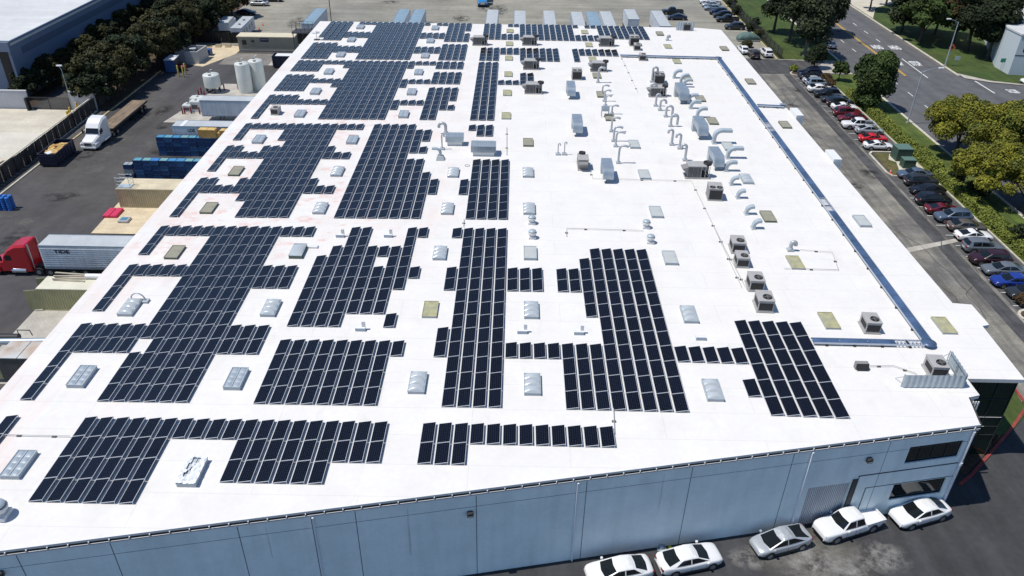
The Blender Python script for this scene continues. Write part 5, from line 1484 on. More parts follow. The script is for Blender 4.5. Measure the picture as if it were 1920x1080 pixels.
q = at(1917, 160, 0); car('sedan', q.x + 2.6, q.y + 1, 180, 'white', 'white car at the right edge on the side street', 'cars on the street')

# ------------------------------------------------------------------ trucks and trailers
M_TRAIL = mat('trailer_white', (.58, .61, .64), .55, noise=(.8, .08), streak=((2.5, 2.5, .25), .10))
M_TROOF = mat('trailer_roof', (.42, .445, .46), .6, noise=(.5, .10))
M_TBLUE = mat('trailer_roof_blue', (.22, .31, .38), .5, noise=(.5, .14))
M_CHROME = mat('chrome', (.7, .7, .7), .2, .9)
def wheels(parent, xs, w, rr=.5, ys=None):
    for x in xs:
        for s in (-1, 1):
            y = s * (w / 2 - .16)
            b = MB(); b.cyl((x, y - .16, rr), (x, y + .16, rr), rr, n=18); wh = b.build('wheel', M_RUBBER, parent)
            b = MB(); b.cyl((x, y + s * .15, rr), (x, y + s * .175, rr), rr * .5, n=12); b.build('rim', M_RIM, wh)
def trailer(L, w, h, label, loc, rot, ribs=True, roof=M_TROOF, side=M_TRAIL, name='box_trailer', group=None, z0=1.15):
    r = thing(name, label, 'trailer', loc, R(rot), group)
    b = MB(); b.bb(-L / 2, L / 2, -w / 2, w / 2, z0, h - .06)
    if ribs:
        n = int(L / .55)
        for k in range(n):
            x = -L / 2 + L * (k + .5) / n
            for s in (-1, 1): b.bb(x - .02, x + .02, s * (w / 2 + .012) - .012, s * (w / 2 + .012) + .012, z0 + .1, h - .2)
    b.build('box_body', side, r)
    b = MB(); b.bb(-L / 2 - .02, L / 2 + .02, -w / 2 - .02, w / 2 + .02, h - .058, h); b.build('trailer_roof', roof, r)
    b = MB()
    for s in (-1, 1):
        b.bb(-L / 2 - .03, L / 2 + .03, s * w / 2 - .03, s * w / 2 + .03, h + .001, h + .05)
        b.bb(-L / 2, L / 2, s * (w / 2 + .01) - .02, s * (w / 2 + .01) + .02, z0 - .12, z0 + .06)
    b.build('trim_rail', M_STEEL, r)
    b = MB(); b.bb(-L / 2 + .2, L / 2 - .2, -.5, .5, z0 - .35, z0 - .13); b.build('chassis', M_DARKST, r)
    wheels(r, (-L / 2 + 1.0, -L / 2 + 2.25), w)
    b = MB()
    for s in (-1, 1): b.bb(L * .28, L * .28 + .12, s * .8 - .06, s * .8 + .06, .05, z0 - .12)
    b.build('landing_leg', M_DARKST, r)
    return r
GT = 'trailers parked behind the warehouse'
for k, (x, y1, roof, lab) in enumerate(((-14.6, 143.3, M_TBLUE, 'blue roofed trailer left of the lone pole behind the roof edge'), (4.7, 144.1, M_TBLUE, 'blue roofed trailer, left one of the close pair behind the roof'), (8.3, 144.1, M_TBLUE, 'pale blue roofed trailer, right one of the close pair behind the roof'), (25.2, 145.1, M_TROOF, 'grey roofed trailer under the parked blue truck'),
    (31.5, 144.6, M_TROOF, 'pale roofed trailer, first right of the one under the blue truck'), (38.2, 145.1, M_TROOF, 'pale roofed trailer standing alone at mid back edge'), (44.6, 144.5, M_TROOF, 'cream roofed trailer, left of the close three'), (48.2, 144.8, M_TBLUE, 'bluish roofed trailer, middle of the close three'), (51.4, 145.4, M_TROOF, 'grey roofed trailer, right of the close three'), (63.6, 146.9, M_TROOF, 'white trailer beside the black pickup at the back edge'))):
    L = 14.2
    o = trailer(L, 2.6, 4.0, lab, (x, y1 - L / 2, .012), -90, ribs=k in (6, 7), roof=roof, group=GT)
r = trailer(9.5, 2.6, 3.9, 'white box truck with a dark cab end behind the roof', (57.4, 143.6, .012), -90, ribs=False, group=GT, name='box_truck')
r['category'] = 'truck'
b = MB(); b.bevelbox(-7.0, -4.9, -1.15, 1.15, .5, 2.5, .2); b.build('cab', mat('truck_cab_teal', (.03, .07, .09), .3, coat=.5), r)
# trailers lying along the left wall
t1 = trailer(13.0, 2.5, 3.7, 'white trailer with a plain roof beside the round tanks', (-14.5, 81.2, .012), 180, ribs=False, name='storage_trailer', group='trailers against the left wall')
t2 = trailer(13.2, 2.5, 4.0, 'white trailer with black scribbled letters and a white roof band', (-14.2, 68.8, .012), 180, ribs=False, name='storage_trailer', group='trailers against the left wall')
b = MB(); b.bb(4.9, 5.5, -1.27, 1.27, 4.003, 4.03); b.build('roof_band', M_WHITE, t2)
m = frame_matrix((2.6, 1.263, 3.35), (-1, 0, 0), (0, 0, 1))
text_mesh('LOS', 'lettering', M_BLACK, t2, .62, frame_matrix((3.8, 1.263, 3.35), (-1, 0, 0), (0, 0, 1)))
text_mesh('SERPAS', 'lettering', M_BLACK, t2, .62, frame_matrix((1.9, 1.263, 3.35), (-1, 0, 0), (0, 0, 1)))
# red tractor with the ribbed white trailer
def tractor(label, loc, rot, m_paint, name='semi_tractor'):
    r = thing(name, label, 'truck', loc, R(rot), 'semi trucks in the yard')
    b = MB()
    prof = [(3.45, .55), (3.5, .9), (3.4, 1.35), (2.9, 1.62), (1.75, 1.82), (1.62, 1.95)]
    rings = []
    for x, wq, zt, zb in ((3.5, .80, 1.15, .55), (3.42, .98, 1.38, .5), (2.9, 1.05, 1.60, .5), (1.7, 1.12, 1.86, .5)):
        rings.append([(x, -wq, zb), (x, wq, zb), (x, wq, zt - .18), (x, wq * .8, zt), (x, -wq * .8, zt), (x, -wq, zt - .18)])
    b.loft(rings, 0, True, False)
    rings = []
    for x, wq, zt in ((1.7, 1.12, 1.87), (1.69, 1.12, 1.95), (1.25, 1.14, 2.75), (.75, 1.16, 3.35), (-.1, 1.18, 3.80), (-1.3, 1.2, 3.92), (-1.45, 1.15, 3.85)):
        rings.append([(x, -wq, .55), (x, wq, .55), (x, wq, zt - .25), (x, wq * .82, zt), (x, -wq * .82, zt), (x, -wq, zt - .25)])
    b.loft(rings, 0, True, False)
    for s in (-1, 1): b.bevelbox(2.15, 3.45, s * 1.12 - .18, s * 1.12 + .18, .5, 1.12, .1)
    b.build('body', m_paint, r)
    b = MB(); b.face([(1.705, -.98, 2.02), (1.705, .98, 2.02), (1.27, .95, 2.74), (1.27, -.95, 2.74)]); b.build('windscreen', M_CGLASS, r)
    for s in (-1, 1):
        b = MB(); q = [(1.35, s * 1.155, 1.95), (.55, s * 1.165, 1.95), (.55, s * 1.165, 2.6), (1.2, s * 1.155, 2.6)]; b.face(q if s > 0 else q[::-1]); b.build('side_window', M_CGLASS, r)
        b = MB(); b.cyl((-1.6, s * .95, .9), (-1.6, s * .95, 3.9), .08, n=10); b.build('exhaust_stack', M_CHROME, r)
        b = MB(); b.cyl((.9, s * 1.0, .62), (-.7, s * 1.0, .62), .32, n=14); b.build('fuel_tank', M_CHROME, r)
        b = MB(); b.bevelbox(1.5, 1.72, s * 1.38 - .12, s * 1.38 + .12, 2.0, 2.6, .04); b.build('wing_mirror', M_TRIM, r)
        b = MB(); b.bevelbox(3.3, 3.52, s * .92 - .15, s * .92 + .15, .95, 1.15, .03); b.build('headlight', M_HEAD, r)
    b = MB(); b.bb(3.43, 3.56, -.55, .55, .7, 1.25); b.build('grille', M_CHROME, r)
    b = MB(); b.bb(3.35, 3.66, -1.15, 1.15, .38, .62); b.build('bumper', m_paint if m_paint is PT['white'] else M_TRIM, r)
    b = MB(); b.bb(-3.9, 3.0, -.45, .45, .55, .85); b.build('chassis', M_DARKST, r)
    wheels(r, (2.75, -2.1, -3.4), 2.5)
    return r
M_TRED = mat('truck_paint_red', (.42, .008, .015), .3, coat=.6)
tractor('bright red tractor unit with a raised sleeper roof', (-24.9, 32.2, .012), 180, M_TRED)
r = trailer(15.0, 2.55, 4.0, 'white trailer with horizontal side ribs behind the red tractor', (-14.4, 32.2, .012), 180, ribs=False, name='ribbed_trailer')
b = MB()
for k in range(9):
    z = 1.4 + k * .27
    for s in (-1, 1): b.bb(-7.45, 7.45, s * 1.30 - .022, s * 1.30 + .022, z, z + .07)
b.build('side_rib', M_TRAIL, r)
wheels(r, (4.4, 3.1), 2.55)
text_mesh('TIDE', 'lettering', mat('lettering_navy', (.015, .02, .05), .6), r, .62, frame_matrix((5.0, 1.325, 3.28), (-1, 0, 0), (0, 0, 1)), 1.35)
tractor('white tractor unit facing the viewer, hitched to an empty flatbed', (-33.9, 70.6, .012), -92, PT['white'])
r = thing('flatbed_trailer', 'long flatbed trailer with a bare brown wooden deck', 'trailer', (-33.8, 79.4, .012), R(-90))
b = MB(); b.bb(-6.6, 6.6, -1.25, 1.25, 1.28, 1.45); b.build('deck', mat('wood_deck', (.20, .145, .095), .85, streak=((.4, 4, 1), .35), noise=(1, .2)), r)
b = MB()
for s in (-1, 1): b.bb(-6.6, 6.6, s * 1.27 - .03, s * 1.27 + .03, 1.15, 1.47)
b.bb(-6.5, 6.5, -.5, .5, .85, 1.27); b.build('chassis', M_DARKST, r)
wheels(r, (-5.4, -4.1), 2.5)
# blue truck at the top edge and its neighbours' trailers outside the picture
M_TB = mat('truck_paint_blue', (.03, .22, .50), .3, coat=.5)
q = at(903, 15, 0); r = tractor('bright blue tractor unit with a white bonnet top at the top edge', (q.x, q.y + 4.2, .012), -86, M_TB)
trailer(14, 2.6, 4.0, 'trailer behind the blue tractor at the top edge', (q.x - .7, q.y + 13.5, .012), -87, ribs=False)
for x, lab in ((-4.2, 'trailer at the top edge casting the left dark shadow'), (-.9, 'second trailer at the top edge casting the left dark shadow'), (9.6, 'trailer at the top edge casting the middle dark shadow'), (13.4, 'second trailer at the top edge casting the middle dark shadow')):
    trailer(14, 2.6, 4.2, lab, (x, 181.5, .012), 90, ribs=False, group='trailers at the top edge')
r = trailer(10.5, 2.5, 3.1, 'white office trailer with roof vents and side windows at the far left', (-30.1, 133.3, .012), 92, ribs=False, name='office_trailer', z0=.6)
for x in (-2.2, 1.6):
    b = MB(); b.lathe([(.3, 0), (.3, .12), (.2, .2), (.02, .2)], (x, 0, 3.11), 12); b.build('roof_vent', M_UNITD, r)
b = MB()
for x in (-3.6, -1.5, .8, 2.8): b.bb(x - .4, x + .4, -1.275, -1.262, 1.4, 2.3)
b.build('window', M_GLASS, r)
b = MB(); b.bb(-5.275, -5.262, -.9, .9, 1.5, 2.2); b.build('window', M_GLASS, r)
r = trailer(5.6, 2.3, 2.9, 'white box truck parked behind the white office trailer', (-34.6, 136.0, .012), 95, ribs=False, name='box_truck'); r['category'] = 'truck'
b = MB(); b.bevelbox(2.9, 4.7, -1.05, 1.05, .5, 2.2, .15); b.build('cab', PT['white'], r)
# ------------------------------------------------------------------ yard things along the left wall
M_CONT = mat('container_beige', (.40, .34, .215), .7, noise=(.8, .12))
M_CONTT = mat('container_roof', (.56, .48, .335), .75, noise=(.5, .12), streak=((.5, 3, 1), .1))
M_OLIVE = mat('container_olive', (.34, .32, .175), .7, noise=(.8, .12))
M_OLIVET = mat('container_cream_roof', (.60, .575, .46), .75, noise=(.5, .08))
def container(L, w, h, label, loc, rot, m, mt, doors=False):
    r = thing('shipping_container', label, 'container', loc, R(rot), 'containers in the yard')
    b = MB()
    n = int(L / .28)
    for s in (-1, 1):
        V, F = [], []
        for k in range(n * 2 + 1):
            x = -L / 2 + .08 + (L - .16) * k / (n * 2)
            o = (0, -.07)[(k // 1) % 2]
            for z in (.12, h - .1): V.append((x, s * (w / 2 + o), z))
        for k in range(n * 2): F.append((2 * k, 2 * k + 2, 2 * k + 3, 2 * k + 1))
        b.idx(V, F)
    for x in (-L / 2 + .03, L / 2 - .03): b.bb(x - .02, x + .02, -w / 2 + .05, w / 2 - .05, .12, h - .1)
    b.build('corrugated_side', m, r)
    b = MB(); b.bb(-L / 2, L / 2, -w / 2, w / 2, h - .06, h); b.build('roof', mt, r)
    b = MB()
    for s in (-1, 1):
        b.bb(-L / 2, L / 2, s * (w / 2 - .03) - .04, s * (w / 2 - .03) + .04, 0, .14)
        b.bb(-L / 2, L / 2, s * (w / 2 - .03) - .035, s * (w / 2 - .03) + .035, h - .14, h - .062)
        for x in (-L / 2 + .05, L / 2 - .05): b.bb(x - .045, x + .045, s * (w / 2 - .03) - .045, s * (w / 2 - .03) + .045, .141, h - .141)
    b.build('frame', m, r)
    if doors:
        for s, a in ((1, 8), (-1, -48)):
            b = MB(); b.bb(-1.2, 0, -.03, .03, .15, h - .15)
            for x in (-.9, -.3): b.tube([(x, -.05, .2), (x, -.05, h - .2)], .025, 5)
            d = b.build('door', m, r, loc=(-L / 2 - .02, s * (w / 2 - .05), 0), rotz=R(a if s > 0 else 12))
    return r
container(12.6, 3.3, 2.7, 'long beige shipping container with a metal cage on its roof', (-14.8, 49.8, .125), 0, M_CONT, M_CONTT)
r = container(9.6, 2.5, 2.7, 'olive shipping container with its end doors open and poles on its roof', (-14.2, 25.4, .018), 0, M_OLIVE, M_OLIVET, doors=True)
b = MB(); b.bb(.8, 3.0, -1.30, -1.285, 1.6, 2.5); sg = b.build('sign', mat('sign_pale_blue', (.55, .60, .70), .6), r)
for txt, z, sz, xx in (('MARTINEZ', 2.25, .38, 1.9), ('& SONS', 1.97, .28, 2.0)):
    text_mesh(txt, 'lettering', mat('lettering_blue', (.02, .04, .16), .6), sg, sz, frame_matrix((xx, -1.305, z), (1, 0, 0), (0, 0, 1)), .95)
def cage(loc, label):
    r = thing('metal_cage', label, 'cage', loc)
    b = MB()
    for x in (-.9, .9):
        for y in (-.6, .6): b.tube([(x, y, 0), (x, y, 1.5)], .03, 5)
    for z in (.05, .5, 1.0, 1.45):
        for y in (-.6, .6): b.tube([(-.9, y, z), (.9, y, z)], .02, 5)
        for x in (-.9, .9): b.tube([(x, -.6, z), (x, .6, z)], .02, 5)
    b.build('bars', M_STEEL, r)
    b = MB(); b.bb(-.85, .85, -.55, .55, .06, .09); b.build('tray', M_STEELP, r)
cage((-20.1, 48.9, 2.83), 'grey metal cage standing on the roof of the long beige container')
# red panels and the window frame on the tan pad
q = at(213, 401, .14); r = thing('red_ramp', 'red two-part ramp lying at the edge of the tan pad', 'ramp', (q.x, q.y, .12))
for x in (-.46, .46):
    b = MB(); b.bevelbox(x - .44, x + .44, -1.15, 1.15, .0, .35, .08); b.build('ramp_half', mat('ramp_red', (.55, .03, .09), .5), r)
q = at(234, 414, .14); r = thing('framed_hatch', 'small grey framed hatch with blue glass on the tan pad', 'hatch', (q.x, q.y, .12))
b = MB(); b.bevelbox(-.65, .65, -.65, .65, 0, .3, .06); b.build('frame', M_UNITT, r)
b = MB(); b.bb(-.42, .42, -.4, .4, .301, .32); b.build('glass', mat('hatch_blue', (.08, .22, .32), .2), r)
q = at(297, 382, .14); r = thing('safety_rail', 'yellow steel rail in front of the long beige container', 'rail', (q.x, q.y, .12))
b = MB()
for z in (.3, .7, 1.1): b.tube([(-1.2, 0, z), (1.6, 0, z)], .05, 6)
for x in (-1.2, .2, 1.6): b.tube([(x, 0, 0), (x, 0, 1.1)], .05, 6)
b.build('bars', mat('safety_yellow', (.60, .38, .02), .5), r)
# poles and tube on the olive container
M_TIMBER = mat('weathered_timber', (.42, .37, .29), .85, streak=((.5, 6, 1), .3))
for k in range(7):
    b = MB(); b.bb(-1.7, 1.7, -.07, .07, 0, .12)
    q = at(140 + k * .6, 527 - k * 2.2, 2.75)
    o = b.build('timber_plank', M_TIMBER, loc=(q.x - .6, q.y, 2.73 + (k % 2) * .125), rotz=R(random.uniform(-6, 12)))
    tag(o, ('topmost' if k % 2 else 'lower') + ' weathered plank, ' + ORD[k] + ' from the front in the heap on the olive container', 'plank', 'planks on the olive container')
b = MB(); b.cyl((-.9, 0, .28), (.9, 0, .28), .28, n=14); q = at(178, 521, 2.8)
tag(b.build('white_tube', M_WHITE, loc=(q.x, q.y, 2.73)), 'thick white tube lying on the olive container against the wall', 'tube')
# crates: blue collapsible bins in stacks
CB = [mat('crate_blue_%d' % k, c, .6, noise=(1.5, .12)) for k, c in enumerate(((.016, .058, .17), (.013, .045, .13), (.03, .10, .22)))]
CTOP = [mat('crate_lid_%d' % k, c, .55, noise=(1.5, .12)) for k, c in enumerate(((.05, .22, .42), (.10, .30, .38), (.16, .34, .34), (.03, .19, .47)))]
M_CGREY = mat('crate_grey', (.30, .34, .35), .6, noise=(1.5, .1))
CR0 = {}
def crate(key, mb, mt):
    if key in CR0:
        o = CR0[key].copy(); COL.objects.link(o); return o
    b = MB()
    w, d, h = 1.16, 1.06, .72
    b.bb(-w / 2 + .03, w / 2 - .03, -d / 2 + .03, d / 2 - .03, .1, h - .07)
    for z0, z1 in ((.06, .14), (h - .1, h - .02)): b.bb(-w / 2, w / 2, -d / 2, d / 2, z0, z1)
    for x in (-w / 2 + .06, 0, w / 2 - .06):
        for y in (-d / 2 + .06, d / 2 - .06): b.bb(x - .06, x + .06, y - .06, y + .06, 0, h - .021)
    b.bb(-w / 2 + .07, w / 2 - .07, -d / 2 + .07, d / 2 - .07, h - .021, h - .008, 1)
    o = CR0[key] = b.build('storage_crate', [mb, mt])
    return o
rnd = random.Random(5)
PLC = ['bottom', 'second', 'third', 'fourth', 'top']
for blk, x0, y0, nc, nh, nd, desc in (('a', -22.0, 57.6, 12, 4, 1, 'nearer blue crate wall'), ('b', -22.2, 66.2, 12, 4, 1, 'farther blue crate wall')):
    for c in range(nc):
        hh = nh if not (blk == 'a' and c == 0) else 4
        for k in range(hh):
            g = (blk == 'a' and c >= 7 and k < 3 and False)
            top = k == hh - 1
            kk = rnd.randrange(3)
            o = crate(('c', kk, rnd.randrange(4)), CB[kk], CTOP[rnd.randrange(4)])
            o.location = (x0 + c * 1.2 + rnd.uniform(-.03, .03), y0 + rnd.uniform(-.04, .04), .03 + k * .735)
            lvl_ = ['bottom', 'second', 'third', 'top'][k]
            tag(o, 'blue crate, ' + lvl_ + ' of the ' + ORD[c] + ' stack from left in the ' + desc, 'crate', 'blue storage crates')
for c in range(2):
    for k in range(3):
        o = crate(('g', k % 2), M_CGREY if k != 0 else CB[1], M_CGREY)
        o.location = (-23.9 + c * .62, 57.7, .03 + k * .735); o.scale = (.52, 1, 1)
        tag(o, 'narrow grey crate, ' + ('bottom', 'middle', 'top')[k] + ' of the ' + ('left' if c == 0 else 'right') + ' slim stack beside the crate wall', 'crate', 'grey storage crates')
M_CARD = mat('cardboard', (.42, .25, .075), .85, noise=(1.2, .2))
for k, (px, py, d) in enumerate(((384, 264, (2.6, 1.1, 1.2)), (404, 264, (1.1, 1.0, .7)), (418, 263, (1.4, 1.0, 1.1)))):
    q = at(px, py, 3.0); q.y = 66.3; r = thing('cardboard_box', ('largest', 'small low', 'rear right')[k] + ' brown cardboard box on the crates in front of the scribbled trailer', 'box', (q.x, q.y, 2.96), R(random.uniform(-3, 3)), 'cardboard boxes on the farther crate wall')
    b = MB(); b.bb(-d[0] / 2, d[0] / 2, -d[1] / 2, d[1] / 2, 0, d[2]); b.build('carton', M_CARD, r)
    b = MB(); b.bb(-d[0] / 2 + .1, -.02, -d[1] / 2 + .03, d[1] / 2 - .03, d[2] + .001, d[2] + .05); b.bb(.02, d[0] / 2 - .1, -d[1] / 2 + .03, d[1] / 2 - .03, d[2] + .001, d[2] + .05); b.build('flap', mat('cardboard_top', (.56, .38, .14), .85, noise=(1.5, .2)), r)
# dumpsters
M_DUMP = mat('dumpster_navy', (.009, .012, .035), .6, noise=(1, .2))
def dumpster(label, loc, rot, L=6.0, w=2.5, h=1.9):
    r = thing('dumpster', label, 'dumpster', loc, R(rot), 'navy dumpsters in the yard')
    b = MB(); t = .07
    b.bb(-L / 2, L / 2, -w / 2, -w / 2 + t, .2, h); b.bb(-L / 2, L / 2, w / 2 - t, w / 2, .2, h)
    b.bb(-L / 2, -L / 2 + t, -w / 2 + t, w / 2 - t, .2, h); b.bb(L / 2 - t, L / 2, -w / 2 + t, w / 2 - t, .2, h)
    b.bb(-L / 2 + t, L / 2 - t, -w / 2 + t, w / 2 - t, .2, .3)
    n = 7
    for k in range(n):
        x = -L / 2 + .3 + (L - .6) * k / (n - 1)
        for s in (-1, 1): b.bb(x - .05, x + .05, s * (w / 2 + .04) - .04, s * (w / 2 + .04) + .04, .2, h - .05)
    for z in (.6, 1.1, 1.6):
        for s in (-1, 1): b.bb(s * (L / 2 + .03) - .03, s * (L / 2 + .03) + .03, -w / 2 + .1, w / 2 - .1, z, z + .08)
    b.build('bin', M_DUMP, r)
    b = MB()
    for s in (-1, 1): b.bb(-L / 2 - .03, L / 2 + .03, s * (w / 2 - .03) - .06, s * (w / 2 - .03) + .06, h + .001, h + .07)
    for s in (-1, 1): b.bb(s * (L / 2 - .03) - .06, s * (L / 2 - .03) + .06, -w / 2 + .04, w / 2 - .04, h + .002, h + .07)
    b.build('rim', M_DUMP, r)
    b = MB(); b.bb(-L / 2, L / 2, -.5, -.35, 0, .19); b.bb(-L / 2, L / 2, .35, .5, 0, .19); b.build('skid', M_DARKST, r)
    return r
dumpster('navy dumpster heaped with brown cardboard by the fence', (-37.0, 63.8, .012), 92)
rnd = random.Random(9)
for k in range(16):
    b = MB(); b.bb(-.55, .55, -.4, .4, 0, .10)
    o = b.build('cardboard_sheet', M_WHITE if k == 15 else (M_CARD if k % 2 else MATS['cardboard_top']), loc=(-37.0 + rnd.uniform(-.65, .65), 63.8 + rnd.uniform(-2.2, 2.4), 1.5 + k * .022), rotz=rnd.uniform(0, 3))
    o.rotation_euler[0] = rnd.uniform(-.3, .3); o.rotation_euler[1] = rnd.uniform(-.3, .3)
    tag(o, 'white sheet on top of the cardboard heap in the dumpster' if k == 15 else 'brown cardboard sheet heaped in the navy dumpster by the fence', 'cardboard', 'cardboard heaped in the dumpster' if k != 15 else None)
r = dumpster('navy dumpster with a white cover behind the round tanks', (-13.7, 111.4, .02), 0, 7.5, 2.6, 2.3)
b = MB(); b.bb(-3.2, 3.6, -.9, .9, 2.25, 2.36); b.build('cover_sheet', M_WHITE, r)
# round tanks
M_TANK = mat('tank_white', (.58, .60, .57), .5, noise=(.6, .10), streak=((.8, .8, .15), .10))
def tank(x, y, rad, h, label, leg=0.0, vents=2):
    r = thing('storage_tank', label, 'tank', (x, y, .02), 0, 'round white tanks by the wall')
    b = MB(); b.lathe([(rad, leg), (rad, h - .15), (rad * .96, h), (rad * .3, h + .12), (.02, h + .14)], n=30); b.build('tank_body', M_TANK, r)
    if leg:
        b = MB()
        for k in range(6): a = k * math.pi / 3; b.bb(rad * .85 * math.cos(a) - .08, rad * .85 * math.cos(a) + .08, rad * .85 * math.sin(a) - .08, rad * .85 * math.sin(a) + .08, 0, leg - .002)
        b.build('leg', M_DARKST, r)
    b = MB()
    for k in range(vents): a = 2.2 + k * 2.6; b.lathe([(.3, 0), (.3, .1), (.02, .12)], (rad * .55 * math.cos(a), rad * .55 * math.sin(a), h + .05), 12)
    b.build('hatch', M_UNITD, r)
    b = MB(); b.tube([(0, 0, h), (0, 0, h + .8), (.4, 0, h + .9)], .06, 6); b.build('vent_pipe', M_TANK, r)
tank(-18.6, 95.8, 1.3, 5.2, 'tall white tank, left one of the touching pair'); tank(-16.7, 97.7, 1.3, 5.2, 'tall white tank, right one of the touching pair')
tank(-24.4, 95.4, 1.45, 3.2, 'short white tank on dark legs left of the tall pair', leg=1.0)
# red bollards and small plant by the white trailer
M_BOLR = mat('bollard_red', (.22, .02, .03), .6); M_BOLY = mat('bollard_yellow', (.55, .36, .02), .6)
def bollard(px, py, m, label, group, h=1.2, rad=.12):
    q = at(px, py, 0); b = MB(); b.lathe([(rad, 0), (rad, h - .06), (rad * .7, h), (.01, h + .02)], n=12)
    tag(b.build('bollard', m, loc=(q.x, q.y, .014)), label, 'bollard', group)
for k, (px, py) in enumerate(((343, 214), (347, 214), (359, 213), (375, 214), (384, 172 + 10), (378, 176), (373, 180), (421, 170), (447, 168))):
    bollard(px, py, M_BOLR, 'dark red bollard, ' + ORD[k] + ' in the line round the white pumps and tanks', 'dark red bollards round the tanks')
for k, (px, py) in enumerate(((129, 224), (132, 222), (134, 216), (146, 207))):
    bollard(px, py, M_BOLY, 'yellow bollard, ' + ORD[k] + ' from the front beside the tall lamp post', 'yellow bollards by the lamp post', 1.4, .15)
def pump(px, py, d, label):
    q = at(px, py, 0); r = thing('white_pump_cabinet', label, 'machine', (q.x, q.y, .016), 0, 'white machines by the white trailer')
    b = MB(); b.bevelbox(-d[0] / 2, d[0] / 2, -d[1] / 2, d[1] / 2, 0, d[2], .12); b.build('casing', M_TANK, r)
    b = MB(); b.bb(-d[0] * .3, d[0] * .3, -d[1] / 2 - .012, -d[1] / 2 - .002, d[2] * .3, d[2] * .7); b.build('grille', M_UNITD, r)
    b = MB(); b.lathe([(.25, 0), (.25, .25), (.1, .3)], (0, 0, d[2] + .001), 12); b.build('cap', M_TANK, r)
pump(354, 209, (1.5, 1.3, 1.3), 'small white machine with a dark grille at the pad corner'); pump(370, 208, (1.7, 1.5, 1.9), 'larger cream machine beside the white trailer'); pump(372, 196, (2.2, 1.6, 1.4), 'low white machine behind the cream machine')
# recycling compactor, table, poles
r = thing('compactor', 'blue compactor cabinet with a white top by the trees', 'compactor', (-36.3, 107.6, .016), R(4))
b = MB(); b.bb(-.95, .95, -1.6, 1.9, .1, 2.4); b.build('casing', mat('compactor_blue', (.035, .10, .26), .5), r)
b = MB(); b.bb(-1.0, 1.0, -1.65, .6, 2.401, 2.5); b.bb(-.8, 1.0, .7, 1.9, 2.401, 2.55); b.build('top', M_WHITE, r)
b = MB(); b.bb(.951, 1.0, -1.4, 1.7, .3, 2.2); b.bb(1.0, 1.6, .3, 1.7, .1, 1.2); b.build('side_machinery', M_DARKST, r)
q = at(339, 132, 0); b = MB(); b.bb(-1.1, 1.1, -.5, .5, .75, .9)
for x in (-1, 1): b.bb(x - .06, x + .06, -.4, .4, 0, .749)
tag(b.build('red_bench', mat('bench_red', (.4, .03, .04), .5), loc=(q.x, q.y, .016)), 'red bench beside the blue compactor', 'bench')
for k, (px, py) in enumerate(((336, 144), (345, 145), (349, 140))): bollard(px, py, mat('bollard_pale_yellow', (.45, .38, .10), .6), 'pale yellow post, ' + ORD[k] + ' of three in front of the red bench', 'pale yellow posts by the bench', 2.2, .14)
# walled enclosure with dish
r = thing('walled_enclosure', 'open topped pale block enclosure full of equipment near the trees', 'enclosure', (-35.0, 114.6, .016), R(-4))
b = MB()
b.bb(-2.3, 2.3, -2.4, -2.2, 0, 2.4); b.bb(-2.3, 2.3, 2.2, 2.4, 0, 2.4); b.bb(-2.3, -2.1, -2.199, 2.199, 0, 2.4); b.bb(2.1, 2.3, -2.199, 2.199, 0, 2.4); b.build('block_wall', mat('block_grey', (.45, .45, .45), .8, noise=(1, .08)), r)
b = MB(); b.bb(-2.25, -.3, -2.45, -2.401, .1, 2.3); b.build('gate_panel', M_UNITT, r)
b = MB(); b.lathe([(.02, 0), (.5, .12), (.7, .35)], (.3, .2, 2.0), 14); b.bb(-.1, .5, -.2, .5, .0, 1.99); b.bb(-1.6, -.6, -1.0, 1.0, 0, 1.6); b.build('equipment', M_STEELP, r)
q = at(390, 103, 0); b = MB(); b.bb(-.5, .5, -.7, .7, .1, 1.1, 0); b.bb(-.55, .55, -.75, .75, 1.101, 1.2, 0); tag(b.build('blue_bin', mat('bin_blue', (.02, .07, .24), .5), loc=(q.x + .3, q.y, .016)), 'blue wheeled bin on the right of the pale enclosure', 'bin')
for k in range(6):
    b = MB()
    for j in range(5): b.bb(-.6, .6, -.5 + j * .22, -.38 + j * .22, .1, .13)
    for x in (-.5, 0, .5): b.bb(x - .05, x + .05, -.5, .5, 0, .099)
    q = at(392 + k % 3 * 18, 88 - k // 3 * 3, 0)
    tag(b.build('pallet', mat('pallet_wood', (.42, .34, .2), .85), loc=(q.x, q.y, .016), rotz=R(rnd.uniform(-8, 8))), 'wooden pallet, ' + ORD[k] + ' of those lying along the dark fence', 'pallet', 'pallets by the dark fence')
# office cabin
r = thing('office_cabin', 'long low beige office cabin with a blue sign by the back fence', 'building', (-21.8, 123.2, .016), R(1))
b = MB(); b.bb(-5.9, 5.9, -1.5, 1.5, .1, 2.9); b.build('wall', mat('cabin_beige', (.30, .28, .22), .8, streak=((4, 4, .2), .08)), r)
b = MB(); b.bb(-6.05, 6.05, -1.65, 1.65, 2.901, 3.08); b.build('roof', mat('cabin_roof', (.58, .52, .38), .75, noise=(1, .08)), r)
b = MB(); b.bb(-5.0, -4.1, -1.52, -1.502, 1.35, 2.3); w = b.build('window', M_GLASS, r)
b = MB(); b.bb(-3.3, -2.3, -1.52, -1.502, .15, 2.4); d = b.build('door', mat('cabin_door', (.26, .25, .2), .7), r)
b = MB(); b.bb(-3.1, -2.4, -1.535, -1.522, 1.9, 2.3); b.build('pane', M_GLASS, d)
b = MB(); b.bb(-1.2, .6, -1.53, -1.502, 2.0, 2.75); s = b.build('sign', mat('sign_navy', (.01, .015, .06), .5), r)
b = MB()
x = -1.05
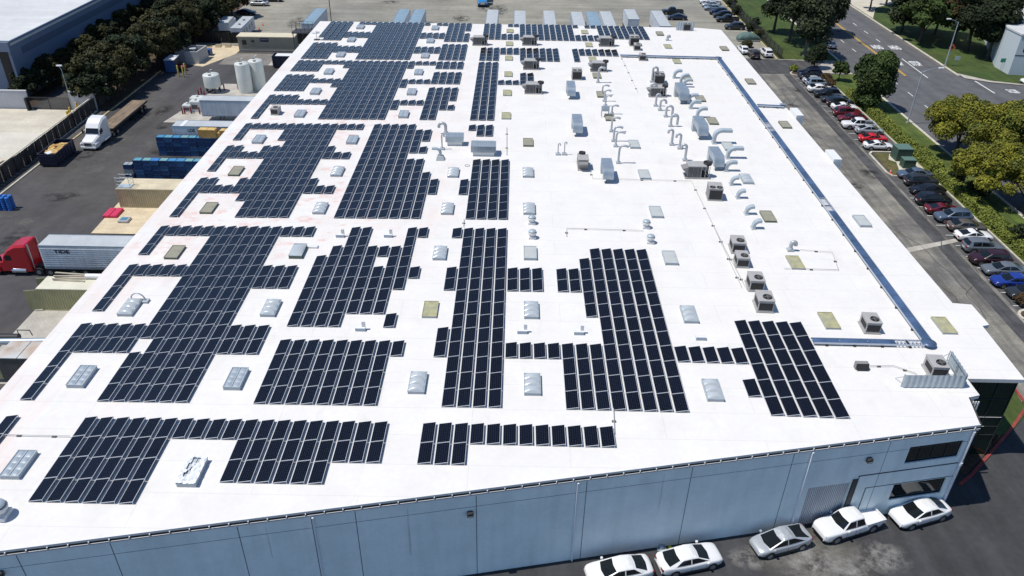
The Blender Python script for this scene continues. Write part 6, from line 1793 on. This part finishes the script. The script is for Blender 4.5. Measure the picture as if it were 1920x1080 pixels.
for w_ in (.09, .06, .11, .08, .1, .05, .12, .08, .1, .07, .11, .09):
    b.bb(x, x + w_, -1.536, -1.5305, 2.38, 2.52); x += w_ + .035
b.build('lettering', mat('lettering_pale', (.4, .42, .52), .6), s)
b = MB(); b.bb(-5.9, 5.9, -1.55, -1.501, .1, .3); b.build('skirt', M_UNITT, r)
# dark screen fence behind the cabin, back steel stair
def fence(name, pts, h, label, m, post=3.0, cat='fence', z=0.0, board=.0):
    r = thing(name, label, cat, (pts[0][0], pts[0][1], z))
    o0 = Vector((pts[0][0], pts[0][1], 0))
    for (x0, y0), (x1, y1) in zip(pts, pts[1:]):
        a, c = Vector((x0, y0, 0)) - o0, Vector((x1, y1, 0)) - o0
        d = c - a; L = d.length; d.normalize(); nn = Vector((-d.y, d.x, 0))
        b = MB()
        m2 = max(1, int(L / (board or 2.5)))
        for k in range(m2):
            s0, s1 = L * k / m2 + .015, L * (k + 1) / m2 - .015
            off = .0 if k % 2 else .03
            p, q = a + d * s0 + nn * off, a + d * s1 + nn * off
            b.idx([tuple(p + nn * .02), tuple(q + nn * .02), tuple(q - nn * .02), tuple(p - nn * .02)] + [tuple(v + Vector((0, 0, h))) for v in (p + nn * .02, q + nn * .02, q - nn * .02, p - nn * .02)], [(4, 5, 6, 7), (0, 1, 5, 4), (1, 2, 6, 5), (2, 3, 7, 6), (3, 0, 4, 7)])
        b.build('panel', m, r)
        n = max(1, int(L / post))
        for k in range(n + 1):
            p = a + d * (L * k / n) - nn * .1
            b = MB(); b.bb(p.x - .06, p.x + .06, p.y - .06, p.y + .06, 0, h + .08); b.build('post', M_DARKST, r)
    return r
fence('screen_fence', [(-38.5, 127.6), (-28.0, 127.6), (-8, 127.9)], 2.2, 'black screen fence behind the beige cabin', mat('black_screen', (.012, .013, .012), .9))
fence('board_fence', [(-40.5, 38), (-40.6, 62), (-41.2, 92)], 2.2, 'long dark board fence between the yard and the pale concrete pad', mat('dark_boards', (.040, .036, .034), .85, noise=(1, .25)), board=.9)
b = MB(); b.prism([(-40.85, 38), (-40.66, 38), (-40.76, 62), (-41.35, 92), (-41.55, 92), (-40.95, 62)], 2.21, 2.3); tag(b.build('fence_capping', M_CONC), 'pale capping running along the top of the dark board fence', 'capping')
# pale wall segments and gate
M_PW = mat('pale_plaster', (.50, .50, .52), .8, noise=(.6, .06))
for x0, x1, lab in ((-57.6, -52.3, 'pale free-standing wall left of the wire gate'), (-45.2, -40.9, 'pale free-standing wall right of the wire gate')):
    r = thing('plaster_wall', lab, 'wall', ((x0 + x1) / 2, 85.0, 0)); b = MB(); w = (x1 - x0) / 2
    b.bb(-w, w, -.12, .12, 0, 3.1); b.build('wall_body', M_PW, r); b = MB(); b.bb(-w - .02, w + .02, -.15, .15, 3.101, 3.2); b.build('coping', M_WHITE, r)
M_MESH = bpy.data.materials.new('wire_mesh'); M_MESH.use_nodes = True; _p = M_MESH.node_tree.nodes['Principled BSDF']; _p.inputs['Base Color'].default_value = (.03, .03, .03, 1); _p.inputs['Alpha'].default_value = .45
r = thing('wire_gate', 'dark wire mesh gate between the two pale walls', 'gate', (-48.8, 84.7, 0))
b = MB(); b.face([(-3.4, 0, .1), (3.5, 0, .1), (3.5, 0, 2.1), (-3.4, 0, 2.1)]); b.build('mesh_panel', M_MESH, r)
b = MB()
for z in (.1, 2.1): b.tube([(-3.4, 0, z), (3.5, 0, z)], .04, 5)
for x in (-3.4, 0, 3.5): b.tube([(x, 0, 0), (x, 0, 2.15)], .05, 5)
b.bb(-3.55, -3.2, -.9, -.1, 0, 2.2); b.build('frame', M_BLACK, r)
# small white building behind the gate
r = thing('carport_shed', 'small grey roofed shed with white posts behind the wire gate', 'shed', (-46.6, 93.0, .06), R(6))
b = MB(); b.idx([(-2.2, -1.4, 2.0), (2.2, -1.4, 2.0), (2.2, 1.4, 2.7), (-2.2, 1.4, 2.7), (-2.2, -1.4, 2.12), (2.2, -1.4, 2.12), (2.2, 1.4, 2.82), (-2.2, 1.4, 2.82)], [(0, 3, 2, 1), (4, 5, 6, 7), (0, 1, 5, 4), (1, 2, 6, 5), (2, 3, 7, 6), (3, 0, 4, 7)]); b.build('roof', M_UNIT, r)
b = MB()
for x in (-2.1, -.7, .7, 2.1): b.bb(x - .12, x + .12, -1.3, -1.1, 0, 1.99)
b.build('post', M_WHITE, r); b = MB(); b.bb(-2.1, 2.1, 1.0, 1.1, 0, 2.5); b.build('back_wall', M_WHITE, r)
# brown stack at the pad's edge
for k in range(10):
    b = MB(); b.bb(-1.2, 1.2, -.5, .5, 0, .3)
    q = at(10 + k * 4.5, 322 - k * 4.5, 0); o = b.build('timber_stack', mat('old_timber', (.10, .075, .05), .9, streak=((1, 6, 1), .4)), loc=(-42.3 - (9 - k) * .35, 57 + k * 1.0, .014), rotz=R(80 + rnd.uniform(-5, 5)))
    tag(o, 'brown timber bundle, ' + ORD[k] + ' from the front along the pad edge', 'timber', 'timber bundles along the pad edge')
# blue drums bottom left
M_DRUM = mat('drum_blue', (.02, .13, .42), .45)
k = 0
for row_ in range(2):
    for c in range(4):
        for lv_ in range(2):
            b = MB(); b.lathe([(.28, 0), (.30, .28), (.285, .3), (.30, .32), (.30, .6), (.285, .62), (.30, .64), (.28, .9), (.25, .92), (.02, .91)], n=14)
            tag(b.build('blue_drum', M_DRUM, loc=(-37.0 + c * .68, 47.0 + row_ * .68, .012 + lv_ * .95)), ('lower' if lv_ == 0 else 'upper') + ' blue drum, ' + ORD[c] + ' from left in the ' + ('front' if row_ == 0 else 'rear') + ' row', 'drum', 'blue drums at the left picture edge')
# dust collector at the bottom left
r = thing('dust_collector', 'grey machine with rusty topped panels and ducts at the lower left edge', 'machine', (-14.6, 13.2, .018))
b = MB(); b.bb(-1.6, 2.4, -1.2, 1.3, .3, 3.0); b.build('casing', mat('machine_dark', (.075, .072, .07), .7, noise=(1, .15)), r)
for x in (-1.6, .4):
    b = MB(); b.bb(x + .03, x + 1.95, -1.25, 1.35, 3.001, 3.08); b.build('top_panel', mat('rusty_top', (.50, .50, .49), .6, noise=(.9, .10), col2=(.36, .24, .15)), r)
b = MB(); b.cyl((-4.0, 2.2, 2.3), (1.4, 2.2, 2.5), .33, n=14); b.build('duct', M_STEEL, r)
b = MB(); b.cyl((-5, 3.0, 2.2), (-2.0, 3.1, 2.2), .38, n=14); b.build('motor', M_BLACK, r)
b = MB(); b.tube([(-2.0, 3.2, 2.5), (-2.0, 3.2, 3.0), (-.8, 3.2, 3.0), (-.7, 3.2, 2.4)], .05, 6); b.tube([(-3.2, .5, 1.2), (-2.2, .3, 1.9), (-1.6, .4, 1.9)], .2, 8)
for x in (-1.4, 2.2): b.bb(x - .08, x + .08, -1.1, -.9, 0, .299)
b.build('pipework', M_DARKST, r)
b = MB(); b.bb(-2.9, -1.7, -1.0, .6, .4, 1.6); b.build('side_hopper', M_OLIVE, r)
# stair and gantry at the far left roof corner; roof hatch rails
q = at(575, 52, H); r = thing('steel_gantry', 'black steel gantry and ladder cage at the far left roof corner', 'gantry', (EX0 - 2.0, q.y - 1.5, 0))
b = MB()
for x in (-1.5, 1.4):
    for y in (-1.2, 1.6): b.tube([(x, y, 0), (x, y, 8.5)], .09, 6)
b.bb(-1.7, 1.9, -1.4, 1.8, 8.1, 8.25); b.build('platform', M_DARKST, r)
b = MB()
for x in (-1.6, -.8, 0, .8, 1.7):
    for y in (-1.3, 1.7): b.tube([(x, y, 8.25), (x, y, 9.6)], .03, 4)
for z in (8.7, 9.2, 9.6):
    for y in (-1.3, 1.7): b.tube([(-1.6, y, z), (1.7, y, z)], .025, 4)
b.build('railing', M_DARKST, r)
# tall poles
def lamp_post(px, py, h, arm, label, name='lamp_post', cobra=True, rot=0.0, rad=.13, z=.1):
    q = at(px, py, 0); r = thing(name, label, 'lamp post', (q.x, q.y, z), rot)
    b = MB(); b.tube([(0, 0, 0), (0, 0, h)], [rad, rad * .6], 8); b.build('pole', M_STEELP, r)
    if arm:
        b = MB(); b.tube([(0, 0, h - .2), (arm * .3, 0, h + .25), (arm * .7, 0, h + .5), (arm, 0, h + .55)], .045, 6); b.build('arm', M_STEEL, r)
    b = MB(); b.bevelbox(arm - .15, arm + .75, -.17, .17, h + .47, h + .66, .05); hd = b.build('lamp_head', M_WHITE, r)
    b = MB(); b.bb(arm + .0, arm + .65, -.12, .12, h + .455, h + .469); b.build('lens', MATS['lamp_lens'], hd)
    b = MB(); b.bb(-.22, .22, -.22, .22, 0, .25); b.build('base', M_CONC_G, r)
    return r
lamp_post(1701, 232, 9.0, 2.6, 'tall street lamp with a long arm on the near kerb of the street')
lamp_post(142, 221, 8.2, -.5, 'slim tall lamp post on the pale pad beside the yellow bollards', rad=.07, z=.014)
lamp_post(1771, 125, 9.0, -2.4, 'street lamp with an orange sign on the far side of the street')
q = at(632, 40, 0); r = thing('dark_pole', 'short dark pole with a box head behind the far roof edge', 'pole', (q.x, q.y - 6, 0)); b = MB(); b.tube([(0, 0, 0), (0, 0, 7.5)], .1, 6); b.build('pole', M_DARKST, r); b = MB(); b.bb(-.3, .3, -.2, .2, 7.5, 8.1); b.build('pole_head', M_DARKST, r)
# signs across the street
def sign_at(px, py, h, kind, label):
    q = at(px, py, 0); r = thing('road_sign', label, 'sign', (q.x, q.y, .1))
    b = MB(); b.tube([(0, 0, 0), (0, 0, h)], .04, 6); b.build('post', M_STEEL, r)
    b = MB()
    if kind == 'orange':
        s = .75; P = [(-s, -.07, h - s), (0, -.07, h - 2 * s), (s, -.07, h - s), (0, -.07, h)]; b.face(P); b.face([(x, -.05, z) for x, y, z in reversed(P)]); pl = b.build('plate', mat('sign_orange', (.75, .12, .03), .5), r)
        b = MB(); b.face([(-.25, -.074, h - s - .25), (.25, -.074, h - s - .25), (.25, -.074, h - s + .25), (-.25, -.074, h - s + .25)]); b.build('symbol', M_BLACK, pl)
    else:
        c = {'white': (.5, .55, .55), 'green': (.02, .25, .14)}[kind]
        b.bb(-.55, .55, -.07, -.04, h - .8, h); b.build('plate', mat('sign_' + kind, c, .5), r)
sign_at(1777, 115, 3.6, 'orange', 'orange diamond warning sign on the lawn across the street')
sign_at(1790, 126, 2.2, 'white', 'small pale sign on the lawn beside the orange diamond')
sign_at(1874, 134, 2.6, 'green', 'green street name sign in the shade at the corner lawn')
# utility cabinets on the island, cone
M_CAB = mat('cabinet_green', (.042, .085, .064), .55, noise=(1.5, .08))
for x0, x1, y0, y1, h, lab in ((89.4, 91.7, 68.3, 70.5, 1.9, 'large green utility cabinet on the grass island'), (89.4, 91.2, 65.6, 67.0, 1.25, 'smaller green utility cabinet on the grass island')):
    r = thing('utility_cabinet', lab, 'cabinet', ((x0 + x1) / 2, (y0 + y1) / 2, .11)); w, d = (x1 - x0) / 2, (y1 - y0) / 2
    b = MB(); b.bb(-w, w, -d, d, 0, h); b.build('casing', M_CAB, r)
    b = MB(); b.bb(-w - .05, w + .05, -d - .05, d + .05, h + .001, h + .09); b.build('lid', mat('cabinet_lid', (.10, .17, .14), .5), r)
    b = MB(); b.bb(-w * .9, -.02, -d - .02, -d - .002, .1, h - .1); b.bb(.02, w * .9, -d - .02, -d - .002, .1, h - .1); b.build('door', mat('cabinet_door', (.035, .075, .058), .6), r)
def cone(px, py, label, z=.02):
    q = at(px, py, 0); r = thing('traffic_cone', label, 'cone', (q.x, q.y, z)); b = MB(); b.bb(-.2, .2, -.2, .2, 0, .05); b.lathe([(.15, .051), (.03, .72), (.01, .73)], n=12); b.build('cone_body', mat('cone_orange', (.75, .10, .03), .5), r)
    b = MB(); b.lathe([(.108, .3), (.082, .45)], n=12); b.build('band', M_WHITE, r)
cone(1669, 326, 'orange traffic cone at the corner of the grass island', .12)
cone(493, 48, 'traffic cone near the white office trailer, farther of two', .012); cone(486, 56, 'traffic cone beside the white office trailer, nearer of two', .012)
# tarpaulin covered car
r = thing('covered_vehicle', 'vehicle under a grey green tarpaulin behind the right roof edge', 'vehicle', (83.6, 137.2, .02))
b = MB(); b.loft([[(-2.5, -1, .1), (-2.5, 1, .1), (-2.5, .8, .8), (-2.5, -.8, .8)], [(-1.6, -1.05, .1), (-1.6, 1.05, .1), (-1.6, .85, 1.5), (-1.6, -.85, 1.5)], [(0, -1.1, .1), (0, 1.1, .1), (0, .8, 1.75), (0, -.8, 1.75)], [(1.4, -1.05, .1), (1.4, 1.05, .1), (1.4, .85, 1.45), (1.4, -.85, 1.45)], [(2.5, -.95, .1), (2.5, .95, .1), (2.5, .8, .8), (2.5, -.8, .8)]], 0, True, True)
b.build('tarpaulin', mat('tarp_green', (.09, .15, .14), .75, noise=(2, .25), bump=(3, 1.0)), r)
b = MB(); b.tube([(-2.5, -1.0, .2), (0, -1.12, .2), (2.5, -.97, .2)], .03, 5); b.build('rope', M_WHITE, r)
# chain link fence at the lawn
r = fence('chain_link_fence', [(86.9, 122.5), (86.9, 150), (86.9, 178)], 2.2, 'tall chain link fence between the back lot and the lawn', M_MESH)
# ------------------------------------------------------------------ neighbouring buildings
q = at(17, 77, 10); r = thing('neighbour_warehouse', 'big neighbouring warehouse with a pale grey roof and blue grey wall at top left', 'building', (q.x, q.y, 0))
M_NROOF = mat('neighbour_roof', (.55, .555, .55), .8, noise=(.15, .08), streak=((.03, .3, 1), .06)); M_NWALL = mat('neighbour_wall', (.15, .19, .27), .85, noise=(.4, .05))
b = MB(); b.bb(-90, 0, 0, 190, 9.2, 9.6); b.build('roof', M_NROOF, r)
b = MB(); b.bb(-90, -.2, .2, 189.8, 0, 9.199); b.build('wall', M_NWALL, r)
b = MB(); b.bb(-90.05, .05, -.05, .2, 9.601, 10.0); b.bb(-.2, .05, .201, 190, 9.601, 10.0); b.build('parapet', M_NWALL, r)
b = MB(); b.bb(-.199, -.17, 3, 189, 7.0, 8.2); b.build('wall_band', mat('neighbour_band', (.085, .115, .17), .85), r)
b = MB(); b.bb(-2.6, -.6, .10, .199, 1.0, 8.0); b.build('window', M_BLACK, r)
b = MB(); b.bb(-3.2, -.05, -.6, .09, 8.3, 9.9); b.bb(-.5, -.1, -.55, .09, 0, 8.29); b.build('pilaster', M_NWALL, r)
b = MB(); b.bb(-16, -12.5, 38, 40, 9.601, 9.9); b.build('roof_hatch', M_UNIT, r)
q = at(1916, 66, 8); r = thing('corner_building', 'white two-storey building with a pale roof at the top right edge', 'building', (q.x, q.y, 0))
cb = [(0, 0), (42, -6), (60, 46), (16, 46), (0, 5.7)]
b = MB(); b.prism(cb, 7.9, 8.2); b.build('roof', M_NROOF, r)
ci = [(.12, .12), (41.8, -5.8), (59.7, 45.8), (16.1, 45.8), (.12, 5.6)]
b = MB()
for k in range(5): b.face([(*ci[k], 0), (*ci[(k + 1) % 5], 0), (*ci[(k + 1) % 5], 7.899), (*ci[k], 7.899)])
b.build('wall', mat('corner_wall', (.52, .57, .60), .8), r)
def cbx(u, z, o=.0):
    d = Vector((42, -6, 0)).normalized(); return tuple(Vector((.12, .12, 0)) + d * u + Vector((d.y, -d.x, 0)) * (-.03 - o if False else .03 + o) + Vector((0, 0, z)))
b = MB(); b.face([cbx(0, 3.9), cbx(41, 3.9), cbx(41, 4.1), cbx(0, 4.1)]); b.build('wall_band', M_JOINT, r)
b = MB()
for k in range(6): b.face([cbx(1.2 + k * 2.6, 4.7), cbx(3.2 + k * 2.6, 4.7), cbx(3.2 + k * 2.6, 6.8), cbx(1.2 + k * 2.6, 6.8)])
b.build('window', M_GLASS, r)
b = MB(); b.bb(14, 17, 22, 24, 8.201, 9.2); b.build('roof_unit', M_UNIT, r)
# ------------------------------------------------------------------ trees, shrubs, hedges
def leaf_mat(name, c, c2, isl=.45, sc=.35):
    m = mat(name, c, .75, col2=c2, noise=(sc, .18), island=isl, spec=.25)
    return m
L_OLIVE = leaf_mat('leaf_olive', (.044, .042, .012), (.026, .029, .009))
L_DARK = leaf_mat('leaf_dark', (.020, .030, .010), (.012, .020, .007))
L_MID = leaf_mat('leaf_mid', (.046, .072, .016), (.026, .044, .011))
L_GREY = leaf_mat('leaf_grey_green', (.040, .052, .022), (.026, .036, .016))
L_YEL = leaf_mat('leaf_yellow', (.170, .165, .016), (.085, .098, .014), .5, .7)
L_HEDGE = leaf_mat('leaf_hedge', (.165, .190, .032), (.120, .150, .025), .22, .6)
L_RED = leaf_mat('leaf_reddish', (.075, .045, .02), (.05, .045, .018))
M_BARK = mat('bark', (.075, .060, .045), .9, noise=(3, .3)); M_BARKP = mat('bark_pale', (.22, .19, .16), .9, noise=(3, .3))
def crown(seed, clumps, n, size, squash=.8, up=.35):
    """leaf faces scattered through the outer part of every clump"""
    rnd = random.Random(seed)
    V, F = [], []
    tot = sum(c[3] ** 2 for c in clumps)
    g = rnd.gauss
    for cx, cy, cz, r in clumps:
        for _ in range(max(8, int(n * r * r / tot))):
            x, y, z = g(0, 1), g(0, 1), g(0, 1)
            l = math.sqrt(x * x + y * y + z * z) or 1
            x, y, z = x / l, y / l, z / l
            if z < -.45 and rnd.random() < .6: z = -z
            k = r * (.55 + .5 * rnd.random() ** .6)
            px, py, pz_ = cx + x * k, cy + y * k, cz + z * k * squash
            nx, ny, nz = x + g(0, .55), y + g(0, .55), z + up + g(0, .55)
            l = math.sqrt(nx * nx + ny * ny + nz * nz) or 1
            nx, ny, nz = nx / l, ny / l, nz / l
            ax, ay, az = g(0, 1), g(0, 1), g(0, 1)
            ux, uy, uz = ny * az - nz * ay, nz * ax - nx * az, nx * ay - ny * ax
            l = math.sqrt(ux * ux + uy * uy + uz * uz) or 1
            s = size * (.6 + .8 * rnd.random())
            ux, uy, uz = ux / l * s, uy / l * s, uz / l * s
            vx, vy, vz = (ny * uz - nz * uy) * .7, (nz * ux - nx * uz) * .7, (nx * uy - ny * ux) * .7
            b = len(V)
            V += [(px - ux, py - uy, pz_ - uz), (px + vx, py + vy, pz_ + vz), (px + ux, py + uy, pz_ + uz), (px - vx, py - vy, pz_ - vz)]
            F.append((b, b + 1, b + 2, b + 3))
    return V, F
TREE_MESH = {}
def tree(x, y, h, rad, label, leaf, seed=0, n=2600, size=.34, trunk_h=None, kind='round', bark=None, group=None, cat='tree', name='tree', z=.05):
    rnd = random.Random(seed)
    r = thing(name, label, cat, (x, y, z), rnd.uniform(0, 6.28), group)
    th = trunk_h if trunk_h is not None else h * .35
    cl = []
    nc = 15 if kind != 'tall' else 22
    if kind == 'bushy': nc = 30
    for k in range(nc):
        a = rnd.uniform(0, 6.28)
        if kind == 'bushy':
            zz = rnd.uniform(-.45, 1); hr = math.sqrt(max(0, 1 - zz * zz)) * rad * rnd.uniform(.6, .95)
            cl.append((math.cos(a) * hr, math.sin(a) * hr, th + (h - th) * (.42 + .42 * zz), rad * rnd.uniform(.17, .30)))
        elif kind == 'cone':
            t = k / (nc - 1); rr = rad * (1 - t) * .85 + .3
            cl.append((math.cos(a) * rr * .7, math.sin(a) * rr * .7, th + (h - th) * t * .93, max(.7, rad * .5 * (1.1 - t))))
        else:
            t = rnd.random(); rr = rad * .72 * math.sqrt(rnd.random()) * math.sqrt(max(.15, 1 - (2 * t - .75) ** 2 * .8))
            cl.append((math.cos(a) * rr, math.sin(a) * rr, th + (h - th) * (.12 + .74 * t), rad * rnd.uniform(.26, .46)))
    if kind in ('round', 'bushy'): cl.append((0, 0, th + (h - th) * .5, rad * (.72 if kind == 'round' else .62)))
    V, F = crown(seed, cl, n, size)
    b = MB(); b.idx(V, F); b.build('crown', leaf, r)
    b = MB()
    b.tube([(0, 0, 0), (.05, .02, th * .6), (.1, -.05, th * 1.1), (.05, .05, th + (h - th) * .45)], [h * .030, h * .024, h * .019, h * .008], 7)
    for k in range(5):
        c = cl[rnd.randrange(len(cl))]
        z0 = th * rnd.uniform(.7, 1.15)
        b.tube([(.05, 0, z0), (c[0] * .5, c[1] * .5, z0 + (c[2] - z0) * .6), (c[0], c[1], c[2])], [h * .013, h * .009, h * .003], 5)
    b.build('trunk', bark or M_BARK, r)
    return r
GT1 = 'dark trees along the left neighbour'
k = 0
LT = [(60, 148, 7.5, 3.8), (92, 128, 8, 4.2), (118, 108, 8, 4.2), (140, 98, 7, 3.4), (170, 92, 9, 4.4), (186, 70, 9, 4.4), (206, 60, 9, 4.2), (228, 42, 9, 4.4), (250, 28, 9, 4.2), (270, 14, 9, 4.2), (300, 6, 9, 4.4), (158, 160, 5, 2.6), (176, 148, 8, 4.0), (205, 138, 9, 4.6), (236, 120, 9, 4.8), (262, 100, 9, 4.6), (288, 88, 9, 4.6), (312, 74, 9, 4.6), (335, 62, 9, 4.6), (352, 44, 9, 4.6), (372, 34, 9, 4.6), (392, 22, 9, 4.6), (410, 12, 9, 4.6), (430, 4, 9, 4.6), (340, 24, 9, 4.2), (318, 46, 8, 4.0), (356, 10, 9, 4.4), (330, -8, 9, 4.6), (400, -10, 9, 4.8), (450, -8, 9, 4.6)]
LDESC = ['by the dark window of the neighbour', 'second by the neighbour wall', 'before the left end of the blue grey wall', 'at the wall, small gap behind it', 'at the wall, half way along', 'at the wall above the middle', 'at the wall, upper part', 'touching the upper wall', 'near the top of the wall', 'at the top end of the wall', 'at the top edge by the wall', 'low and shrubby behind the right pale wall', 'behind the right pale wall', 'over the yard kerb, nearest of the kerb row', 'second of the kerb row', 'third of the kerb row', 'fourth of the kerb row', 'fifth of the kerb row, left of the compactor', 'sixth of the kerb row', 'above the pale enclosure', 'eighth of the kerb row', 'ninth of the kerb row, by the white box truck', 'near the top edge by the parked cars', 'at the top edge by the parked cars', 'in the middle between wall and kerb rows, upper', 'in the middle between wall and kerb rows, lower', 'in the middle at the top edge', 'cut by the top edge at left', 'cut by the top edge at middle', 'cut by the top edge at right']
for k, (px, py, h, rad) in enumerate(LT):
    if k < 11: h *= .72; rad *= .82
    q = at(px, py, h * .55)
    q.x -= (2.6 if k >= 13 else .5)
    tree(q.x, q.y, h, rad, 'dark olive tree ' + LDESC[k], L_OLIVE if k % 3 else L_DARK, 100 + k, 6500, .25, h * .10, 'bushy', group=GT1)
# right side
q = at(1626, 203, 0); tree(q.x, q.y, 10.8, 4.9, 'dense round green tree on the verge beside the parked cars', L_MID, 11, 17000, .22, .8)
q = at(1572, 152, 0); tree(q.x, q.y, 4.2, 1.8, 'small dark tree beside the first parked cars', L_MID, 12, 2600, .2, 1.3)
q = at(1526, 128, 0); tree(q.x, q.y, 4.8, 2.4, 'small round tree at the end of the parked car row', L_DARK, 13, 3400, .22, 1.3)
q = at(1450, 62, 0); tree(q.x, q.y, 12.5, 4.8, 'tall tree on the lawn, left of the two bare trunked ones', L_DARK, 14, 5600, .28, 4.0, 'tall')
q = at(1478, 82, 0); tree(q.x, q.y, 14, 5.2, 'tall tree on the lawn with a long bare trunk', L_DARK, 15, 6400, .28, 4.4, 'tall')
q = at(1508, 106, 0); tree(q.x, q.y, 15, 6.2, 'large pale barked tree overhanging the street', L_GREY, 16, 12500, .26, 2.8, 'tall', M_BARKP)
q = at(1536, 62, 0); tree(q.x, q.y, 13.5, 5.6, 'large tree behind the one overhanging the street', L_GREY, 17, 8500, .3, 3.2, 'tall')
q = at(1470, 16, 0); tree(q.x, q.y, 11, 4.2, 'tree at the top edge of the left lawn', L_DARK, 18, 3600, .32, 4)
q = at(1500, 20, 0); tree(q.x, q.y, 11, 4.2, 'tree at the top edge beside the street', L_DARK, 19, 3600, .32, 4)
GT2 = 'trees across the street'
for k, (px, py, h, rad, m, nn, lab) in enumerate(((1690, 60, 11, 5.4, L_GREY, 8000, 'weeping green tree across the street, leftmost'), (1724, 80, 12, 5.8, L_MID, 9000, 'weeping green tree across the street, middle'), (1752, 66, 12, 5.6, L_GREY, 8000, 'weeping green tree across the street, behind'), (1786, 84, 12, 4.0, L_RED, 3200, 'thin reddish tree across the street'), (1812, 96, 15, 5.6, L_DARK, 11000, 'big dark conifer like tree beside the white building'), (1850, 112, 15, 5.8, L_DARK, 12000, 'big dark tree shading the white building'), (1780, 40, 12, 4, L_DARK, 4000, 'dark tree behind the thin reddish one'), (1630, 20, 10, 3.6, L_DARK, 3200, 'dark tree at the top edge beyond the street'), (1660, 12, 11, 4, L_MID, 3200, 'green tree at the top edge beyond the footpath'), (1706, 20, 11, 4.2, L_MID, 3200, 'green tree further back across the street'))):
    q = at(px, py, 0); tree(q.x, q.y, h, rad, lab, m, 30 + k, nn, .3, h * .22, 'tall' if k in (4, 5, 0, 2) else 'bushy', group=GT2)
GT3 = 'yellow green trees by the hedge'
for k, (px, py, h, rad, nn, lab) in enumerate(((1800, 262, 9.6, 5.4, 24000, 'big yellow green tree, nearest the tall street lamp'), (1856, 288, 9.8, 5.6, 24000, 'big yellow green tree, middle of the group'), (1914, 276, 9.6, 5.2, 16000, 'yellow green tree cut by the right edge, rear'), (1848, 346, 9.0, 5.0, 20000, 'yellow green tree leaning over the hedge'), (1926, 366, 9.2, 5.0, 14000, 'yellow green tree cut by the right edge, front'))):
    q = at(px, py, 2.2); tree(q.x, q.y, h, rad, lab, L_YEL, 50 + k, nn, .16, 1.6, 'bushy', group=GT3)
for px, py, h, rad, m, lab in ((1905, 452, 2.4, 1.5, L_DARK, 'dark round shrub behind the hedge at the right edge'), (1830, 372, 2.6, 1.8, L_DARK, 'dark shrub in the shade under the yellow green trees'), (1790, 345, 2.2, 1.6, L_DARK, 'dark shrub behind the hedge, under the trees'), (1912, 572, 1.3, .9, L_RED, 'small shrub inside the kerbed bed at the right edge'), (1488, 134, 1.1, 1.0, L_HEDGE, 'small shrub at the end of the parked car row'), (1546, 155, 1.6, 1.5, L_RED, 'reddish shrub behind the silver estate car'), (1554, 164, 1.5, 1.3, L_RED, 'second reddish shrub behind the white saloon'),
                               (1404, 58, 1.8, 1.3, L_DARK, 'dark shrub by the fence, farthest of the lot edge'), (1414, 52, 2.4, 1.5, L_DARK, 'larger dark shrub beside the lot kerb'), (1424, 72, 2.0, 1.4, L_OLIVE, 'olive shrub beside the lot kerb below the larger one'), (1380, 28, 2.2, 1.6, L_DARK, 'dark shrub behind the black pickup by the fence'), (1372, 14, 2.0, 1.5, L_DARK, 'dark shrub at the top of the lot edge'), (1400, 88, 1.0, 1.6, L_OLIVE, 'low olive shrub below the tarpaulin'), (1838, 850 - 8, 1.0, .7, L_RED, 'small reddish shrub in the bed by the red kerb'), (1853, 826, .8, .6, L_RED, 'second small shrub in the bed by the red kerb')):
    q = at(px, py, 0); tree(q.x, q.y, h, rad, lab, m, int(px), 1500, .14, .25, cat='shrub', name='shrub', z=.1)
# hedges: clipped boxes of small leaves along the bays
def hedge(x0, x1, y0, y1, h, label, seed, m=L_HEDGE):
    rnd = random.Random(seed)
    V, F = [], []
    A = (x1 - x0) * (y1 - y0) + 2 * h * (y1 - y0) + 2 * h * (x1 - x0)
    for _ in range(int(A * 60)):
        t = rnd.random() * A
        if t < (x1 - x0) * (y1 - y0): p = (rnd.uniform(x0, x1), rnd.uniform(y0, y1), h + rnd.gauss(0, .07)); nn = (0, 0, 1)
        elif rnd.random() < .85:
            sd = rnd.choice((x0, x1)); p = (sd + rnd.gauss(0, .06), rnd.uniform(y0, y1), rnd.uniform(0.05, h)); nn = (1 if sd == x1 else -1, 0, .3)
        else:
            sd = rnd.choice((y0, y1)); p = (rnd.uniform(x0, x1), sd + rnd.gauss(0, .06), rnd.uniform(.05, h)); nn = (0, 1 if sd == y1 else -1, .3)
        n = Vector(nn) + Vector((rnd.gauss(0, .5), rnd.gauss(0, .5), rnd.gauss(0, .5))); n.normalize()
        u = n.orthogonal().normalized() * rnd.uniform(.07, .16); w = n.cross(u)
        P = Vector(p); b = len(V)
        V += [tuple(P - u), tuple(P + w), tuple(P + u), tuple(P - w)]; F.append((b, b + 1, b + 2, b + 3))
    r = thing('hedge', label, 'hedge', ((x0 + x1) / 2, y0, .1), 0, 'clipped hedges behind the parked cars')
    ox, oy = (x0 + x1) / 2, y0
    b = MB(); b.idx([(x - ox, y - oy, z) for x, y, z in V], F); b.build('foliage', m, r)
    b = MB(); b.bb(x0 + .12 - ox, x1 - .12 - ox, .12, y1 - y0 - .12, 0, h - .1); b.build('twig_core', mat('twigs', (.050, .060, .016), .95), r)
hedge(92.9, 94.7, 26, 41.5, 1.1, 'clipped yellow green hedge at the right edge below the dark round shrub', 1)
hedge(92.9, 94.8, 42.5, 63.5, 1.1, 'long clipped hedge behind the near car row', 2)
hedge(93.0, 95.0, 64.5, 72.0, 1.1, 'short clipped hedge behind the green cabinets', 3)
hedge(92.9, 94.6, 73.0, 91.0, 1.1, 'clipped hedge behind the white pickup and the red coupe', 4)
hedge(92.9, 95.0, 94.0, 100.5, 1.0, 'pale clipped hedge beside the round tree', 5)
